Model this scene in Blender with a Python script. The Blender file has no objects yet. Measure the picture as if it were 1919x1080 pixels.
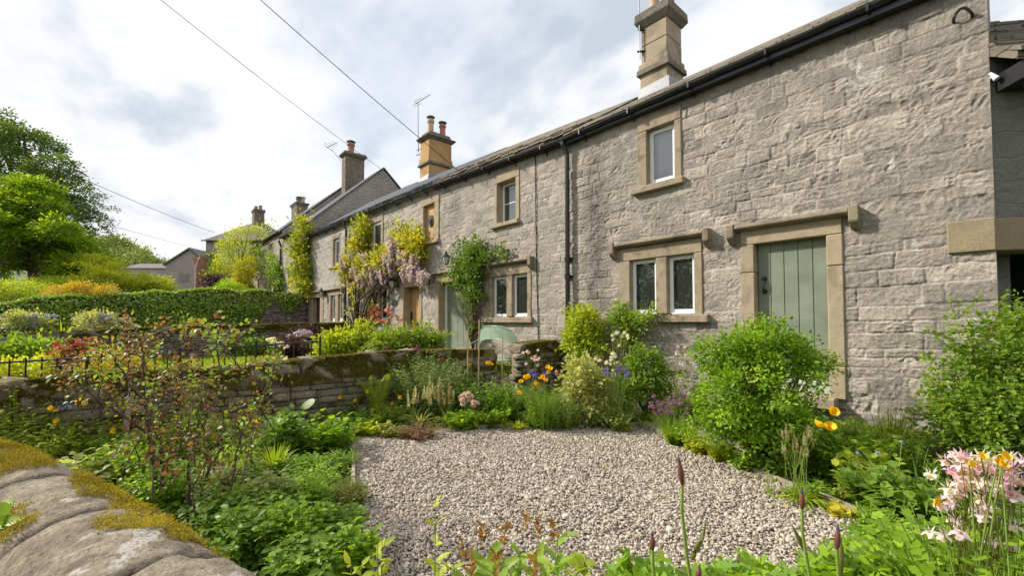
import bpy, bmesh, math
import numpy as np
from mathutils import Vector, Matrix
RNG = np.random.default_rng(7)
R = math.radians
S = bpy.context.scene
COL = S.collection
V3 = lambda *a: np.array(a, float)

# ------------------------------------------------------------------ camera
F, CX, CY = 810.0, 959.5, 540.0
YAW, PITCH, HOR = R(41.2), R(1.85), 603.0
SHP = HOR - CY - F*math.tan(PITCH)
CAM = V3(0, -6.8, 1.0)
fw0 = V3(-math.cos(YAW), math.sin(YAW), 0)
fwd = fw0*math.cos(PITCH) + V3(0, 0, math.sin(PITCH))
rgt = np.cross(fw0, V3(0, 0, 1)); upv = np.cross(rgt, fwd)
cd = bpy.data.cameras.new('camera'); co = bpy.data.objects.new('camera', cd); COL.objects.link(co)
cd.sensor_width = 36; cd.lens = 36*F/1919; cd.shift_y = SHP/1919
cd.clip_start = .05; cd.clip_end = 3000
co.matrix_world = Matrix(((rgt[0], upv[0], -fwd[0], CAM[0]), (rgt[1], upv[1], -fwd[1], CAM[1]),
                          (rgt[2], upv[2], -fwd[2], CAM[2]), (0, 0, 0, 1)))
S.camera = co
# survey helpers: sight lines of the photograph met with the real planes of the place
def ray(px, py): return fwd + rgt*(px-CX)/F - upv*(py-CY-SHP)/F
def fx(px, py=500, y=0.): d = ray(px, py); return float(CAM[0]+d[0]*(y-CAM[1])/d[1])
def fz(px, py, y=0.): d = ray(px, py); return float(CAM[2]+d[2]*(y-CAM[1])/d[1])
def fp(px, py, y=0.): d = ray(px, py); return CAM+d*(y-CAM[1])/d[1]
def fpx(px, py, x): d = ray(px, py); return CAM+d*(x-CAM[0])/d[0]
def G(px, py, z=-.5): d = ray(px, py); return CAM+d*(z-CAM[2])/d[2]
def DP(px, py, dep): return CAM+ray(px, py)*dep

# ------------------------------------------------------------------ materials
def newmat(name):
    m = bpy.data.materials.new(name); m.use_nodes = True
    nt = m.node_tree; b = nt.nodes['Principled BSDF']
    return m, nt, b
def nd(nt, t, **k):
    n = nt.nodes.new(t)
    for a, v in k.items():
        if a in ('operation', 'blend_type', 'data_type', 'feature', 'noise_dimensions', 'attribute_name', 'sky_type', 'distance', 'noise_type', 'clamp_factor', 'attribute_type', 'musgrave_type'):
            setattr(n, a, v)
        else: n.inputs[a].default_value = v
    return n
def mixc(nt, fac, a, b, mode='MIX'):
    n = nt.nodes.new('ShaderNodeMix'); n.data_type = 'RGBA'; n.blend_type = mode
    for i, v in ((0, fac), (6, a), (7, b)):
        if hasattr(v, 'links') or isinstance(v, bpy.types.NodeSocket): nt.links.new(v, n.inputs[i])
        elif i == 0: n.inputs[0].default_value = v
        else: n.inputs[i].default_value = (*v, 1) if len(v) == 3 else v
    return n.outputs[2]
def mth(nt, op, a, b=None, c=None, clamp=False):
    n = nt.nodes.new('ShaderNodeMath'); n.operation = op; n.use_clamp = clamp
    for i, v in enumerate((a, b, c)):
        if v is None: continue
        if isinstance(v, bpy.types.NodeSocket): nt.links.new(v, n.inputs[i])
        else: n.inputs[i].default_value = v
    return n.outputs[0]
def ramp(nt, s, stops):
    n = nt.nodes.new('ShaderNodeValToRGB'); cr = n.color_ramp
    while len(cr.elements) < len(stops): cr.elements.new(.5)
    for e, (p, c) in zip(cr.elements, stops):
        e.position = p; e.color = (c, c, c, 1) if not hasattr(c, '__len__') else (*c, 1)
    nt.links.new(s, n.inputs[0]); return n.outputs[0]
def noise(nt, vec, scale, detail=4, rough=.55, dist=0.):
    n = nt.nodes.new('ShaderNodeTexNoise'); n.inputs['Scale'].default_value = scale
    n.inputs['Detail'].default_value = detail; n.inputs['Roughness'].default_value = rough; n.inputs['Distortion'].default_value = dist
    if vec is not None: nt.links.new(vec, n.inputs['Vector'])
    return n.outputs[0]
def position(nt): return nt.nodes.new('ShaderNodeNewGeometry').outputs['Position']
def objco(nt): return nt.nodes.new('ShaderNodeTexCoord').outputs['Object']
def bump(nt, b, h, dist, strength=1.):
    n = nt.nodes.new('ShaderNodeBump'); n.inputs['Distance'].default_value = dist; n.inputs['Strength'].default_value = strength
    nt.links.new(h, n.inputs['Height']); nt.links.new(n.outputs[0], b.inputs['Normal'])

def plain(name, col, rough=.6, spec=.4, metal=0., var=0., bumpd=0., nscale=30):
    m, nt, b = newmat(name)
    b.inputs['Base Color'].default_value = (*col, 1); b.inputs['Roughness'].default_value = rough
    b.inputs['Specular IOR Level'].default_value = spec; b.inputs['Metallic'].default_value = metal
    if var or bumpd:
        n = noise(nt, objco(nt), nscale, 5)
        if var:
            c = mixc(nt, ramp(nt, n, [(.3, 0.), (.7, 1.)]), [x*(1-var) for x in col], [min(1, x*(1+var)) for x in col])
            nt.links.new(c, b.inputs['Base Color'])
        if bumpd: bump(nt, b, n, bumpd)
    return m

def leafmat(name, c0, c1, trans=.47, rough=.45, spec=.35):
    m, nt, b = newmat(name)
    a = nd(nt, 'ShaderNodeAttribute', attribute_name='tint')
    c = mixc(nt, a.outputs['Fac'], c0, c1)
    nt.links.new(c, b.inputs['Base Color']); b.inputs['Roughness'].default_value = rough
    b.inputs['Specular IOR Level'].default_value = spec
    t = nt.nodes.new('ShaderNodeBsdfTranslucent')
    tc = mixc(nt, 1., c, (1.5, 1.35, .55), 'MULTIPLY'); nt.links.new(tc, t.inputs[0])
    mx = nt.nodes.new('ShaderNodeMixShader'); mx.inputs[0].default_value = trans
    nt.links.new(b.outputs[0], mx.inputs[1]); nt.links.new(t.outputs[0], mx.inputs[2])
    nt.links.new(mx.outputs[0], nt.nodes['Material Output'].inputs[0])
    return m

def rubble(name, ca=(.475, .41, .345), cb=(.335, .295, .255), cm=(.52, .465, .40), bw=.46, rh=.205, bd=.03, fine=1., stain=None, lichen=0., roughsc=9.):
    """coursed rubble limestone: course blocks, pitted rock faces, pale flush joints"""
    m, nt, b = newmat(name)
    P = position(nt)
    sp = nd(nt, 'ShaderNodeSeparateXYZ'); nt.links.new(P, sp.inputs[0])
    u = mth(nt, 'ADD', sp.outputs[0], sp.outputs[1])
    n1 = noise(nt, P, 1.3, 3); n2 = noise(nt, P, 5.5, 3)
    dz = mth(nt, 'ADD', mth(nt, 'MULTIPLY', mth(nt, 'SUBTRACT', n1, .5), .20), mth(nt, 'MULTIPLY', mth(nt, 'SUBTRACT', n2, .5), .07))
    du = mth(nt, 'MULTIPLY', mth(nt, 'SUBTRACT', n2, .5), .13)
    cz = nd(nt, 'ShaderNodeCombineXYZ')
    nt.links.new(mth(nt, 'ADD', u, du), cz.inputs[0]); nt.links.new(mth(nt, 'ADD', sp.outputs[2], dz), cz.inputs[1])
    br = nt.nodes.new('ShaderNodeTexBrick'); nt.links.new(cz.outputs[0], br.inputs['Vector'])
    br.offset = .43; br.squash = 1.5; br.squash_frequency = 3
    for k, v in (('Scale', 1.), ('Mortar Size', .011), ('Mortar Smooth', .55), ('Bias', 0.), ('Brick Width', bw), ('Row Height', rh)): br.inputs[k].default_value = v
    br.inputs['Color1'].default_value = (0, 0, 0, 1); br.inputs['Color2'].default_value = (1, 1, 1, 1); br.inputs['Mortar'].default_value = (.5, .5, .5, 1)
    per = br.outputs['Color']; mortar = br.outputs['Fac']
    big = noise(nt, P, .9, 4); mid = noise(nt, P, 4., 5, .6); fin = noise(nt, P, 34., 4, .6)
    f = mth(nt, 'ADD', mth(nt, 'MULTIPLY', per, .45), mth(nt, 'MULTIPLY', mth(nt, 'SUBTRACT', mid, .25), 1.1), clamp=True)
    c = mixc(nt, f, cb, ca)
    c = mixc(nt, ramp(nt, big, [(.38, 0.), (.62, .55)]), c, [x*y for x, y in zip(cb, (1.05, 1.08, 1.12))])
    c = mixc(nt, ramp(nt, fin, [(.35, .35), (.6, 0.)]), c, [x*.55 for x in cb])
    pale = noise(nt, P, 2.1, 6, .65, .6)
    c = mixc(nt, ramp(nt, pale, [(.60, 0.), (.72, .55)]), c, (.56, .53, .49))
    c = mixc(nt, mth(nt, 'MULTIPLY', mortar, .55), c, cm)
    if lichen:
        li = noise(nt, P, 3.7, 6, .7, .4)
        c = mixc(nt, mth(nt, 'MULTIPLY', ramp(nt, li, [(.635, 0.), (.68, 1.)]), lichen), c, (.50, .29, .12))
    if stain:
        for (x0, wd, za, zb, amt, colr) in stain:
            gx = mth(nt, 'SUBTRACT', 1., mth(nt, 'DIVIDE', mth(nt, 'ABSOLUTE', mth(nt, 'SUBTRACT', mth(nt, 'ADD', sp.outputs[0], mth(nt, 'MULTIPLY', mth(nt, 'SUBTRACT', mid, .5), .5)), x0)), wd), clamp=True)
            gz = mth(nt, 'MULTIPLY', mth(nt, 'MULTIPLY', mth(nt, 'SUBTRACT', sp.outputs[2], za), 3., clamp=True), mth(nt, 'MULTIPLY', mth(nt, 'SUBTRACT', zb, sp.outputs[2]), 3., clamp=True))
            s = mth(nt, 'MULTIPLY', mth(nt, 'MULTIPLY', gx, gz), mth(nt, 'MULTIPLY', ramp(nt, mid, [(.3, .25), (.6, 1.)]), amt*1.6), clamp=True)
            c = mixc(nt, s, c, colr)
    nt.links.new(c, b.inputs['Base Color']); b.inputs['Roughness'].default_value = .92; b.inputs['Specular IOR Level'].default_value = .15
    # relief: rock faced pits + block steps + sunk joints
    mp = nd(nt, 'ShaderNodeMapping'); nt.links.new(P, mp.inputs[0]); mp.inputs['Scale'].default_value = (1, 1, 1.5)
    rn = noise(nt, mp.outputs[0], roughsc, 6, .58, .35)
    vo = nt.nodes.new('ShaderNodeTexVoronoi'); vo.feature = 'SMOOTH_F1'; vo.inputs['Scale'].default_value = roughsc*1.25; vo.inputs['Smoothness'].default_value = .35
    wv = nd(nt, 'ShaderNodeVectorMath', operation='ADD'); nt.links.new(mp.outputs[0], wv.inputs[0])
    nv = nt.nodes.new('ShaderNodeTexNoise'); nv.inputs['Scale'].default_value = 7.; nt.links.new(P, nv.inputs['Vector'])
    sc = nd(nt, 'ShaderNodeVectorMath', operation='SCALE'); nt.links.new(nv.outputs['Color'], sc.inputs[0]); sc.inputs['Scale'].default_value = .18
    nt.links.new(sc.outputs[0], wv.inputs[1]); nt.links.new(wv.outputs[0], vo.inputs['Vector'])
    amp = mth(nt, 'ADD', .3, mth(nt, 'ADD', mth(nt, 'MULTIPLY', per, .6), mth(nt, 'MULTIPLY', ramp(nt, big, [(.35, 0.), (.6, 1.)]), .6)))
    h = mth(nt, 'MULTIPLY', mth(nt, 'ADD', mth(nt, 'MULTIPLY', rn, 1.7*fine), mth(nt, 'MULTIPLY', vo.outputs['Distance'], .75*fine)), amp)
    h = mth(nt, 'ADD', h, mth(nt, 'MULTIPLY', noise(nt, P, 3.2, 2), .5))
    h = mth(nt, 'ADD', h, mth(nt, 'MULTIPLY', per, .2))
    h = mth(nt, 'SUBTRACT', h, mth(nt, 'MULTIPLY', mortar, .5))
    h = mth(nt, 'ADD', h, mth(nt, 'MULTIPLY', fin, .16))
    bump(nt, b, h, bd)
    return m

def masonry(name, cols, cm=(.54, .49, .435), stain=None, lichen=0., bd=.015):
    """walling whose blocks (tint) and joints (joint) are modelled in the mesh"""
    m, nt, b = newmat(name); P = position(nt)
    sp = nd(nt, 'ShaderNodeSeparateXYZ'); nt.links.new(P, sp.inputs[0])
    tn = nd(nt, 'ShaderNodeAttribute', attribute_name='tint').outputs['Fac']; jn = nd(nt, 'ShaderNodeAttribute', attribute_name='joint').outputs['Fac']
    big = noise(nt, P, .8, 4); mid = noise(nt, P, 4.5, 6, .65, .3); fin = noise(nt, P, 38., 5, .65)
    f = mth(nt, 'ADD', mth(nt, 'MULTIPLY', tn, .62), mth(nt, 'MULTIPLY', mth(nt, 'SUBTRACT', mid, .36), 1.5), clamp=True)
    c = ramp(nt, f, [(i/(len(cols)-1), q) for i, q in enumerate(cols)])
    c = mixc(nt, ramp(nt, big, [(.42, 0.), (.60, .45)]), c, [x*y for x, y in zip(cols[0], (1.1, 1.12, 1.12))])
    c = mixc(nt, ramp(nt, fin, [(.33, .5), (.52, 0.)]), c, [x*.45 for x in cols[0]])
    c = mixc(nt, ramp(nt, noise(nt, P, 2.3, 7, .7, .7), [(.585, 0.), (.66, .6)]), c, (.60, .57, .52))
    c = mixc(nt, mth(nt, 'MULTIPLY', mth(nt, 'MULTIPLY', jn, ramp(nt, mid, [(.4, .2), (.6, .9)])), .8), c, cm)
    c = mixc(nt, mth(nt, 'MULTIPLY', mth(nt, 'MULTIPLY', jn, ramp(nt, noise(nt, P, 1.7, 4), [(.50, 0.), (.58, 1.)])), .8), c, [x*.42 for x in cols[0]])
    if lichen: c = mixc(nt, mth(nt, 'MULTIPLY', ramp(nt, noise(nt, P, 4.6, 6, .75, .6), [(.64, 0.), (.70, .9)]), mth(nt, 'MULTIPLY', mth(nt, 'ADD', sp.outputs[0], 2.6, clamp=True), lichen)), c, (.52, .30, .13))
    for (x0, wd, za, zb, amt, colr) in stain or ():
        gx = mth(nt, 'SUBTRACT', 1., mth(nt, 'DIVIDE', mth(nt, 'ABSOLUTE', mth(nt, 'SUBTRACT', mth(nt, 'ADD', sp.outputs[0], mth(nt, 'MULTIPLY', mth(nt, 'SUBTRACT', mid, .5), .5)), x0)), wd), clamp=True)
        gz = mth(nt, 'MULTIPLY', mth(nt, 'MULTIPLY', mth(nt, 'SUBTRACT', sp.outputs[2], za), 3., clamp=True), mth(nt, 'MULTIPLY', mth(nt, 'SUBTRACT', zb, sp.outputs[2]), 3., clamp=True))
        c = mixc(nt, mth(nt, 'MULTIPLY', mth(nt, 'MULTIPLY', gx, gz), mth(nt, 'MULTIPLY', ramp(nt, mid, [(.35, .15), (.62, 1.)]), amt*1.5), clamp=True), c, colr)
    nt.links.new(c, b.inputs['Base Color']); b.inputs['Roughness'].default_value = .93; b.inputs['Specular IOR Level'].default_value = .12
    h = mth(nt, 'ADD', mth(nt, 'MULTIPLY', noise(nt, P, 26., 6, .66, .3), 1.3), mth(nt, 'MULTIPLY', fin, .45)); bump(nt, b, h, bd); return m

def stonemat(name, ca, cb, dark=(.12, .11, .09), rough=.85, bd=.006, blot=.5, sc=4.):
    m, nt, b = newmat(name)
    P = position(nt)
    n1 = noise(nt, P, sc, 6, .62); n2 = noise(nt, P, sc*14, 4, .6); n3 = noise(nt, P, sc*.6, 5, .6, .5)
    c = mixc(nt, ramp(nt, n1, [(.3, 0.), (.7, 1.)]), cb, ca)
    c = mixc(nt, ramp(nt, n3, [(.52, 0.), (.68, blot)]), c, dark)
    c = mixc(nt, ramp(nt, n2, [(.3, .25), (.55, 0.)]), c, [x*.5 for x in cb])
    nt.links.new(c, b.inputs['Base Color']); b.inputs['Roughness'].default_value = rough; b.inputs['Specular IOR Level'].default_value = .2
    bump(nt, b, mth(nt, 'ADD', mth(nt, 'MULTIPLY', n1, 2.), n2), bd)
    return m

def slatemat(name, ca, cb, w=.35, rh=.2, ax='xz', moss=.0, bd=.02):
    m, nt, b = newmat(name)
    P = position(nt); sp = nd(nt, 'ShaderNodeSeparateXYZ'); nt.links.new(P, sp.inputs[0])
    cz = nd(nt, 'ShaderNodeCombineXYZ')
    nt.links.new(sp.outputs[0 if ax[0] == 'x' else 1], cz.inputs[0])
    nt.links.new(mth(nt, 'ADD', mth(nt, 'MULTIPLY', sp.outputs[2], 1.5), mth(nt, 'MULTIPLY', noise(nt, P, 2., 2), .1)), cz.inputs[1])
    br = nt.nodes.new('ShaderNodeTexBrick'); nt.links.new(cz.outputs[0], br.inputs['Vector'])
    for k, v in (('Scale', 1.), ('Mortar Size', .012), ('Mortar Smooth', .2), ('Bias', 0.), ('Brick Width', w), ('Row Height', rh)): br.inputs[k].default_value = v
    br.inputs['Color1'].default_value = (0, 0, 0, 1); br.inputs['Color2'].default_value = (1, 1, 1, 1)
    mid = noise(nt, P, 5., 6, .65)
    f = mth(nt, 'ADD', mth(nt, 'MULTIPLY', br.outputs['Color'], .5), mth(nt, 'SUBTRACT', mid, .25), clamp=True)
    c = mixc(nt, f, cb, ca)
    c = mixc(nt, mth(nt, 'MULTIPLY', br.outputs['Fac'], .7), c, [x*.35 for x in cb])
    if moss: c = mixc(nt, ramp(nt, noise(nt, P, 2.6, 6, .7), [(.5, 0.), (.66, moss)]), c, (.16, .14, .05))
    nt.links.new(c, b.inputs['Base Color']); b.inputs['Roughness'].default_value = .85; b.inputs['Specular IOR Level'].default_value = .12
    h = mth(nt, 'ADD', mth(nt, 'MULTIPLY', br.outputs['Color'], .5), mth(nt, 'MULTIPLY', mid, .5))
    bump(nt, b, mth(nt, 'SUBTRACT', h, mth(nt, 'MULTIPLY', br.outputs['Fac'], .8)), bd)
    return m

M = {}
DK = (.045, .042, .04)
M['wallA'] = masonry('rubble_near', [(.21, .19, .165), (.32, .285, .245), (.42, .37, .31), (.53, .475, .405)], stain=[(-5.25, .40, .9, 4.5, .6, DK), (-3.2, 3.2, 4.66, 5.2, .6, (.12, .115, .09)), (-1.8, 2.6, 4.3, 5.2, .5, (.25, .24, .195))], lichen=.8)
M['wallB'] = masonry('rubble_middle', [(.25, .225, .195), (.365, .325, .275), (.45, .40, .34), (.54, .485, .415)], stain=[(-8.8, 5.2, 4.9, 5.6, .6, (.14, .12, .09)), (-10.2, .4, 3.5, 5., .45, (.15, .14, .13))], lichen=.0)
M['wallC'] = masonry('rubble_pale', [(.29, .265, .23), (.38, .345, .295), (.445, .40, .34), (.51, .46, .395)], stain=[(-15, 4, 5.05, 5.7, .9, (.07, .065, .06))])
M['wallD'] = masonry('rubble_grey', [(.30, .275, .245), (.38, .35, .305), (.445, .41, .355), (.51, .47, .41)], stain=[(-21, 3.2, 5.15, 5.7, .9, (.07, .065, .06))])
M['wallE'] = rubble('rubble_far', ca=(.56, .50, .44), cb=(.34, .305, .27), bw=.5, rh=.17, bd=.06, roughsc=6.)
M['wallG'] = rubble('rubble_distant', ca=(.50, .455, .40), cb=(.38, .345, .31), bw=.6, rh=.25, bd=.03)
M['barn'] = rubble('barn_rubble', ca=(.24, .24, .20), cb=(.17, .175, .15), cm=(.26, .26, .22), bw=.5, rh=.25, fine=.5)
M['dress'] = stonemat('dressed_gritstone', (.45, .36, .245), (.33, .27, .19), dark=(.19, .155, .11), blot=.6, sc=5.)
M['dressA'] = stonemat('weathered_gritstone', (.41, .325, .225), (.28, .23, .165), dark=(.12, .10, .075), blot=.75, sc=6.)
M['hood'] = stonemat('hood_gritstone', (.33, .27, .19), (.20, .17, .125), dark=(.09, .08, .06), blot=.6, sc=5.)
M['quoin'] = stonemat('quoin_gritstone', (.33, .27, .17), (.25, .205, .13), blot=.15)
M['chim'] = stonemat('chimney_gritstone', (.44, .36, .25), (.30, .25, .18), dark=(.10, .09, .07), blot=.75, sc=2.2)
M['chimcap'] = stonemat('chimney_cap_stone', (.22, .19, .14), (.12, .11, .085), dark=(.06, .06, .05), blot=.5)
M['orange'] = stonemat('orange_chimney_stone', (.52, .33, .15), (.40, .24, .10), dark=(.24, .10, .04), blot=.6, sc=2.)
M['chimblock'] = rubble('chimney_block', ca=(.36, .28, .20), cb=(.13, .11, .09), cm=(.38, .33, .26), bw=.34, rh=.24, fine=.4)
M['pot'] = plain('terracotta_pot', (.42, .18, .12), .8, var=.25)
M['potbuff'] = plain('buff_clay_pot', (.52, .37, .25), .8, var=.2)
M['cowl'] = plain('grey_metal_cowl', (.16, .17, .17), .5, metal=.3)
M['slab'] = slatemat('stone_slates', (.27, .23, .185), (.15, .13, .105), moss=.6)
M['slate'] = slatemat('blue_slates', (.15, .155, .17), (.095, .10, .115), w=.3, rh=.22, bd=.01)
M['slateG'] = slatemat('far_stone_slates', (.24, .215, .185), (.17, .155, .135), w=.6, rh=.4)
M['barnslab'] = slatemat('barn_stone_slates', (.26, .225, .18), (.09, .08, .065), w=.5, rh=.22, moss=.5, bd=.06)
M['black'] = plain('black_gutter', (.018, .018, .02), .35, .5)
M['iron'] = plain('black_iron', (.02, .02, .02), .45, .4)
M['white'] = plain('white_paint', (.80, .81, .80), .4, .4)
M['green'] = plain('sage_green_paint', (.20, .232, .17), .6, .3, var=.17, bumpd=.002, nscale=3.5)
M['greenlow'] = plain('pale_board_paint', (.42, .44, .37), .6, .3, var=.15)
M['oak'] = plain('pale_oak', (.50, .31, .13), .55, .3, var=.15, bumpd=.002, nscale=14)
M['darkwood'] = plain('dark_brown_door', (.045, .025, .018), .5)
M['timber'] = plain('grey_timber', (.33, .28, .22), .85, .2, var=.3, bumpd=.004, nscale=20)
M['cane'] = plain('bamboo_cane', (.50, .38, .20), .6, var=.2)
M['twig'] = plain('brown_bark', (.11, .075, .055), .85, .2, var=.35, bumpd=.004)
M['bark'] = plain('grey_bark', (.16, .135, .11), .9, .2, var=.4, bumpd=.03, nscale=8)
M['redbark'] = plain('reddish_dead_bark', (.30, .18, .13), .9, .2, var=.35, bumpd=.03, nscale=6)
M['benchgreen'] = plain('pale_green_enamel', (.27, .36, .26), .4, .4, var=.12, nscale=7)
M['lead'] = plain('lead_flashing', (.24, .245, .26), .5, metal=.2, var=.15)
M['cable'] = plain('cable_black', (.03, .03, .035), .6)
M['alu'] = plain('aerial_metal', (.20, .21, .23), .45, metal=.5)
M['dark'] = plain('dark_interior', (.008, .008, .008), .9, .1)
M['verdigris'] = plain('bronze_green_metal', (.10, .13, .11), .6, metal=.3, var=.4)
M['pebble'] = plain('pale_pebble', (.56, .48, .40), .6, var=.1)
M['redpaint'] = plain('red_brown_fence', (.22, .11, .07), .8, var=.2)
def glassmat(name, base, ior):
    m, nt, b = newmat(name)
    b.inputs['Base Color'].default_value = (*base, 1); b.inputs['Roughness'].default_value = .015; b.inputs['IOR'].default_value = ior
    bump(nt, b, noise(nt, position(nt), 2.2, 1), .004, .5)
    return m
M['glass'] = glassmat('window_glass', (.03, .034, .028), 1.95)
M['glassup'] = glassmat('upper_window_glass', (.05, .055, .06), 2.3)
M['lampglass'] = plain('lantern_glass', (.55, .56, .55), .1, .6)

# foliage palettes
def LM(n, c0, c1, **k):
    if not n.startswith('f_') and n not in ('moss', 'goldmoss', 'shoot', 'seed', 'heuch', 'rose', 'orangeleaf', 'bud', 'budtip', 'purpleleaf'): c0 = tuple(min(.6, x*g_) for x, g_ in zip(c0, (1.56, 1.36, 1.2))); c1 = tuple(min(.66, x*g_) for x, g_ in zip(c1, (1.56, 1.36, 1.2)))
    M[n] = leafmat('leaf_'+n, c0, c1, **k)
LM('bush', (.085, .20, .016), (.24, .41, .03))
LM('mid', (.075, .165, .03), (.19, .33, .05))
LM('dark', (.04, .10, .025), (.09, .18, .04), trans=.25)
LM('lime', (.20, .31, .03), (.40, .47, .04))
LM('yellow', (.28, .30, .03), (.50, .44, .04))
LM('grey', (.17, .24, .10), (.32, .39, .18))
LM('aqua', (.13, .22, .10), (.26, .36, .18))
LM('rose', (.13, .065, .045), (.32, .17, .09))
LM('rosegreen', (.09, .13, .04), (.22, .25, .06))
LM('currant', (.08, .18, .025), (.21, .33, .05))
LM('maple', (.07, .17, .015), (.26, .40, .03), trans=.45)
LM('oakleaf', (.05, .105, .022), (.11, .20, .04), trans=.35)
LM('wallivy', (.08, .17, .022), (.22, .36, .04), trans=.3)
LM('ivy', (.045, .11, .018), (.15, .27, .035), trans=.25)
LM('gold', (.22, .27, .02), (.42, .44, .035))
LM('orangeleaf', (.40, .29, .03), (.54, .44, .06))
LM('wist', (.14, .23, .03), (.37, .39, .06), trans=.45)
LM('fern', (.12, .23, .03), (.28, .38, .05), trans=.4)
LM('grass', (.12, .24, .02), (.26, .38, .03), trans=.4)
LM('purpleleaf', (.05, .025, .035), (.12, .05, .07), trans=.2)
LM('hill', (.10, .16, .06), (.18, .26, .09), trans=.3)
LM('heuch', (.22, .09, .09), (.38, .20, .16))
LM('moss', (.10, .09, .02), (.30, .255, .05), trans=.2)
LM('goldmoss', (.20, .16, .018), (.50, .41, .05), trans=.2, spec=.1, rough=.8)
LM('shoot', (.26, .12, .04), (.42, .24, .06))
LM('stem', (.11, .20, .04), (.20, .30, .06), trans=.1)
LM('f_yellow', (.78, .45, .01), (.85, .60, .02), trans=.35)
LM('f_orange', (.80, .50, .01), (.84, .64, .02), trans=.35)
LM('f_pink', (.52, .24, .42), (.74, .50, .64), trans=.35)
LM('f_palepink', (.60, .42, .56), (.82, .71, .78), trans=.4)
LM('f_purple', (.32, .12, .38), (.52, .26, .56), trans=.3)
LM('f_violet', (.10, .06, .40), (.22, .14, .60), trans=.3)
LM('f_blue', (.26, .28, .58), (.42, .42, .72), trans=.3)
LM('f_lilac', (.44, .36, .54), (.66, .58, .73), trans=.35)
LM('f_white', (.70, .66, .60), (.85, .82, .78), trans=.4)
LM('f_red', (.45, .03, .05), (.62, .08, .10), trans=.3)
LM('f_dark', (.18, .03, .05), (.30, .07, .09), trans=.2)
LM('f_coral', (.70, .18, .18), (.80, .38, .36), trans=.3)
LM('f_cream', (.46, .46, .30), (.62, .60, .42), trans=.3)
LM('seed', (.34, .30, .14), (.50, .44, .24), trans=.2)
LM('bud', (.14, .05, .04), (.24, .10, .07), trans=.1)
LM('budtip', (.05, .045, .10), (.10, .09, .16), trans=.1)

# ------------------------------------------------------------------ mesh helpers
def link(o, parent=None):
    COL.objects.link(o)
    if parent is not None:
        o.parent = parent
        if o.location.length == 0: o.location = -parent.location if parent.parent is None else -parent.parent.location*0
    return o
def mk(name, verts, faces, mat, parent=None, smooth=False, tint=None):
    """one mesh object; verts in world coordinates, re-based on its thing's root"""
    me = bpy.data.meshes.new(name)
    base = V3(0, 0, 0)
    if parent is not None:
        r = parent
        while r is not None: base = base+np.array(r.location); r = r.parent
    vs = np.asarray(verts, float)-base
    me.from_pydata(vs.tolist(), [], [list(map(int, f)) for f in faces])
    for p in (mat if isinstance(mat, list) else [mat]): me.materials.append(M[p] if isinstance(p, str) else p)
    if smooth: me.polygons.foreach_set('use_smooth', [True]*len(me.polygons))
    me.update()
    o = bpy.data.objects.new(name, me); COL.objects.link(o)
    if parent is not None: o.parent = parent
    return o
def tag(o, label=None, cat=None, group=None, kind=None):
    if label: o['label'] = label
    if cat: o['category'] = cat
    if group: o['group'] = group
    if kind: o['kind'] = kind
    return o
def thing(name, label, cat, loc=(0, 0, 0), group=None):
    o = bpy.data.objects.new(name, None); COL.objects.link(o); o.empty_display_size = .1
    o.location = Vector([float(x) for x in loc]); return tag(o, label, cat, group)

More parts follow.
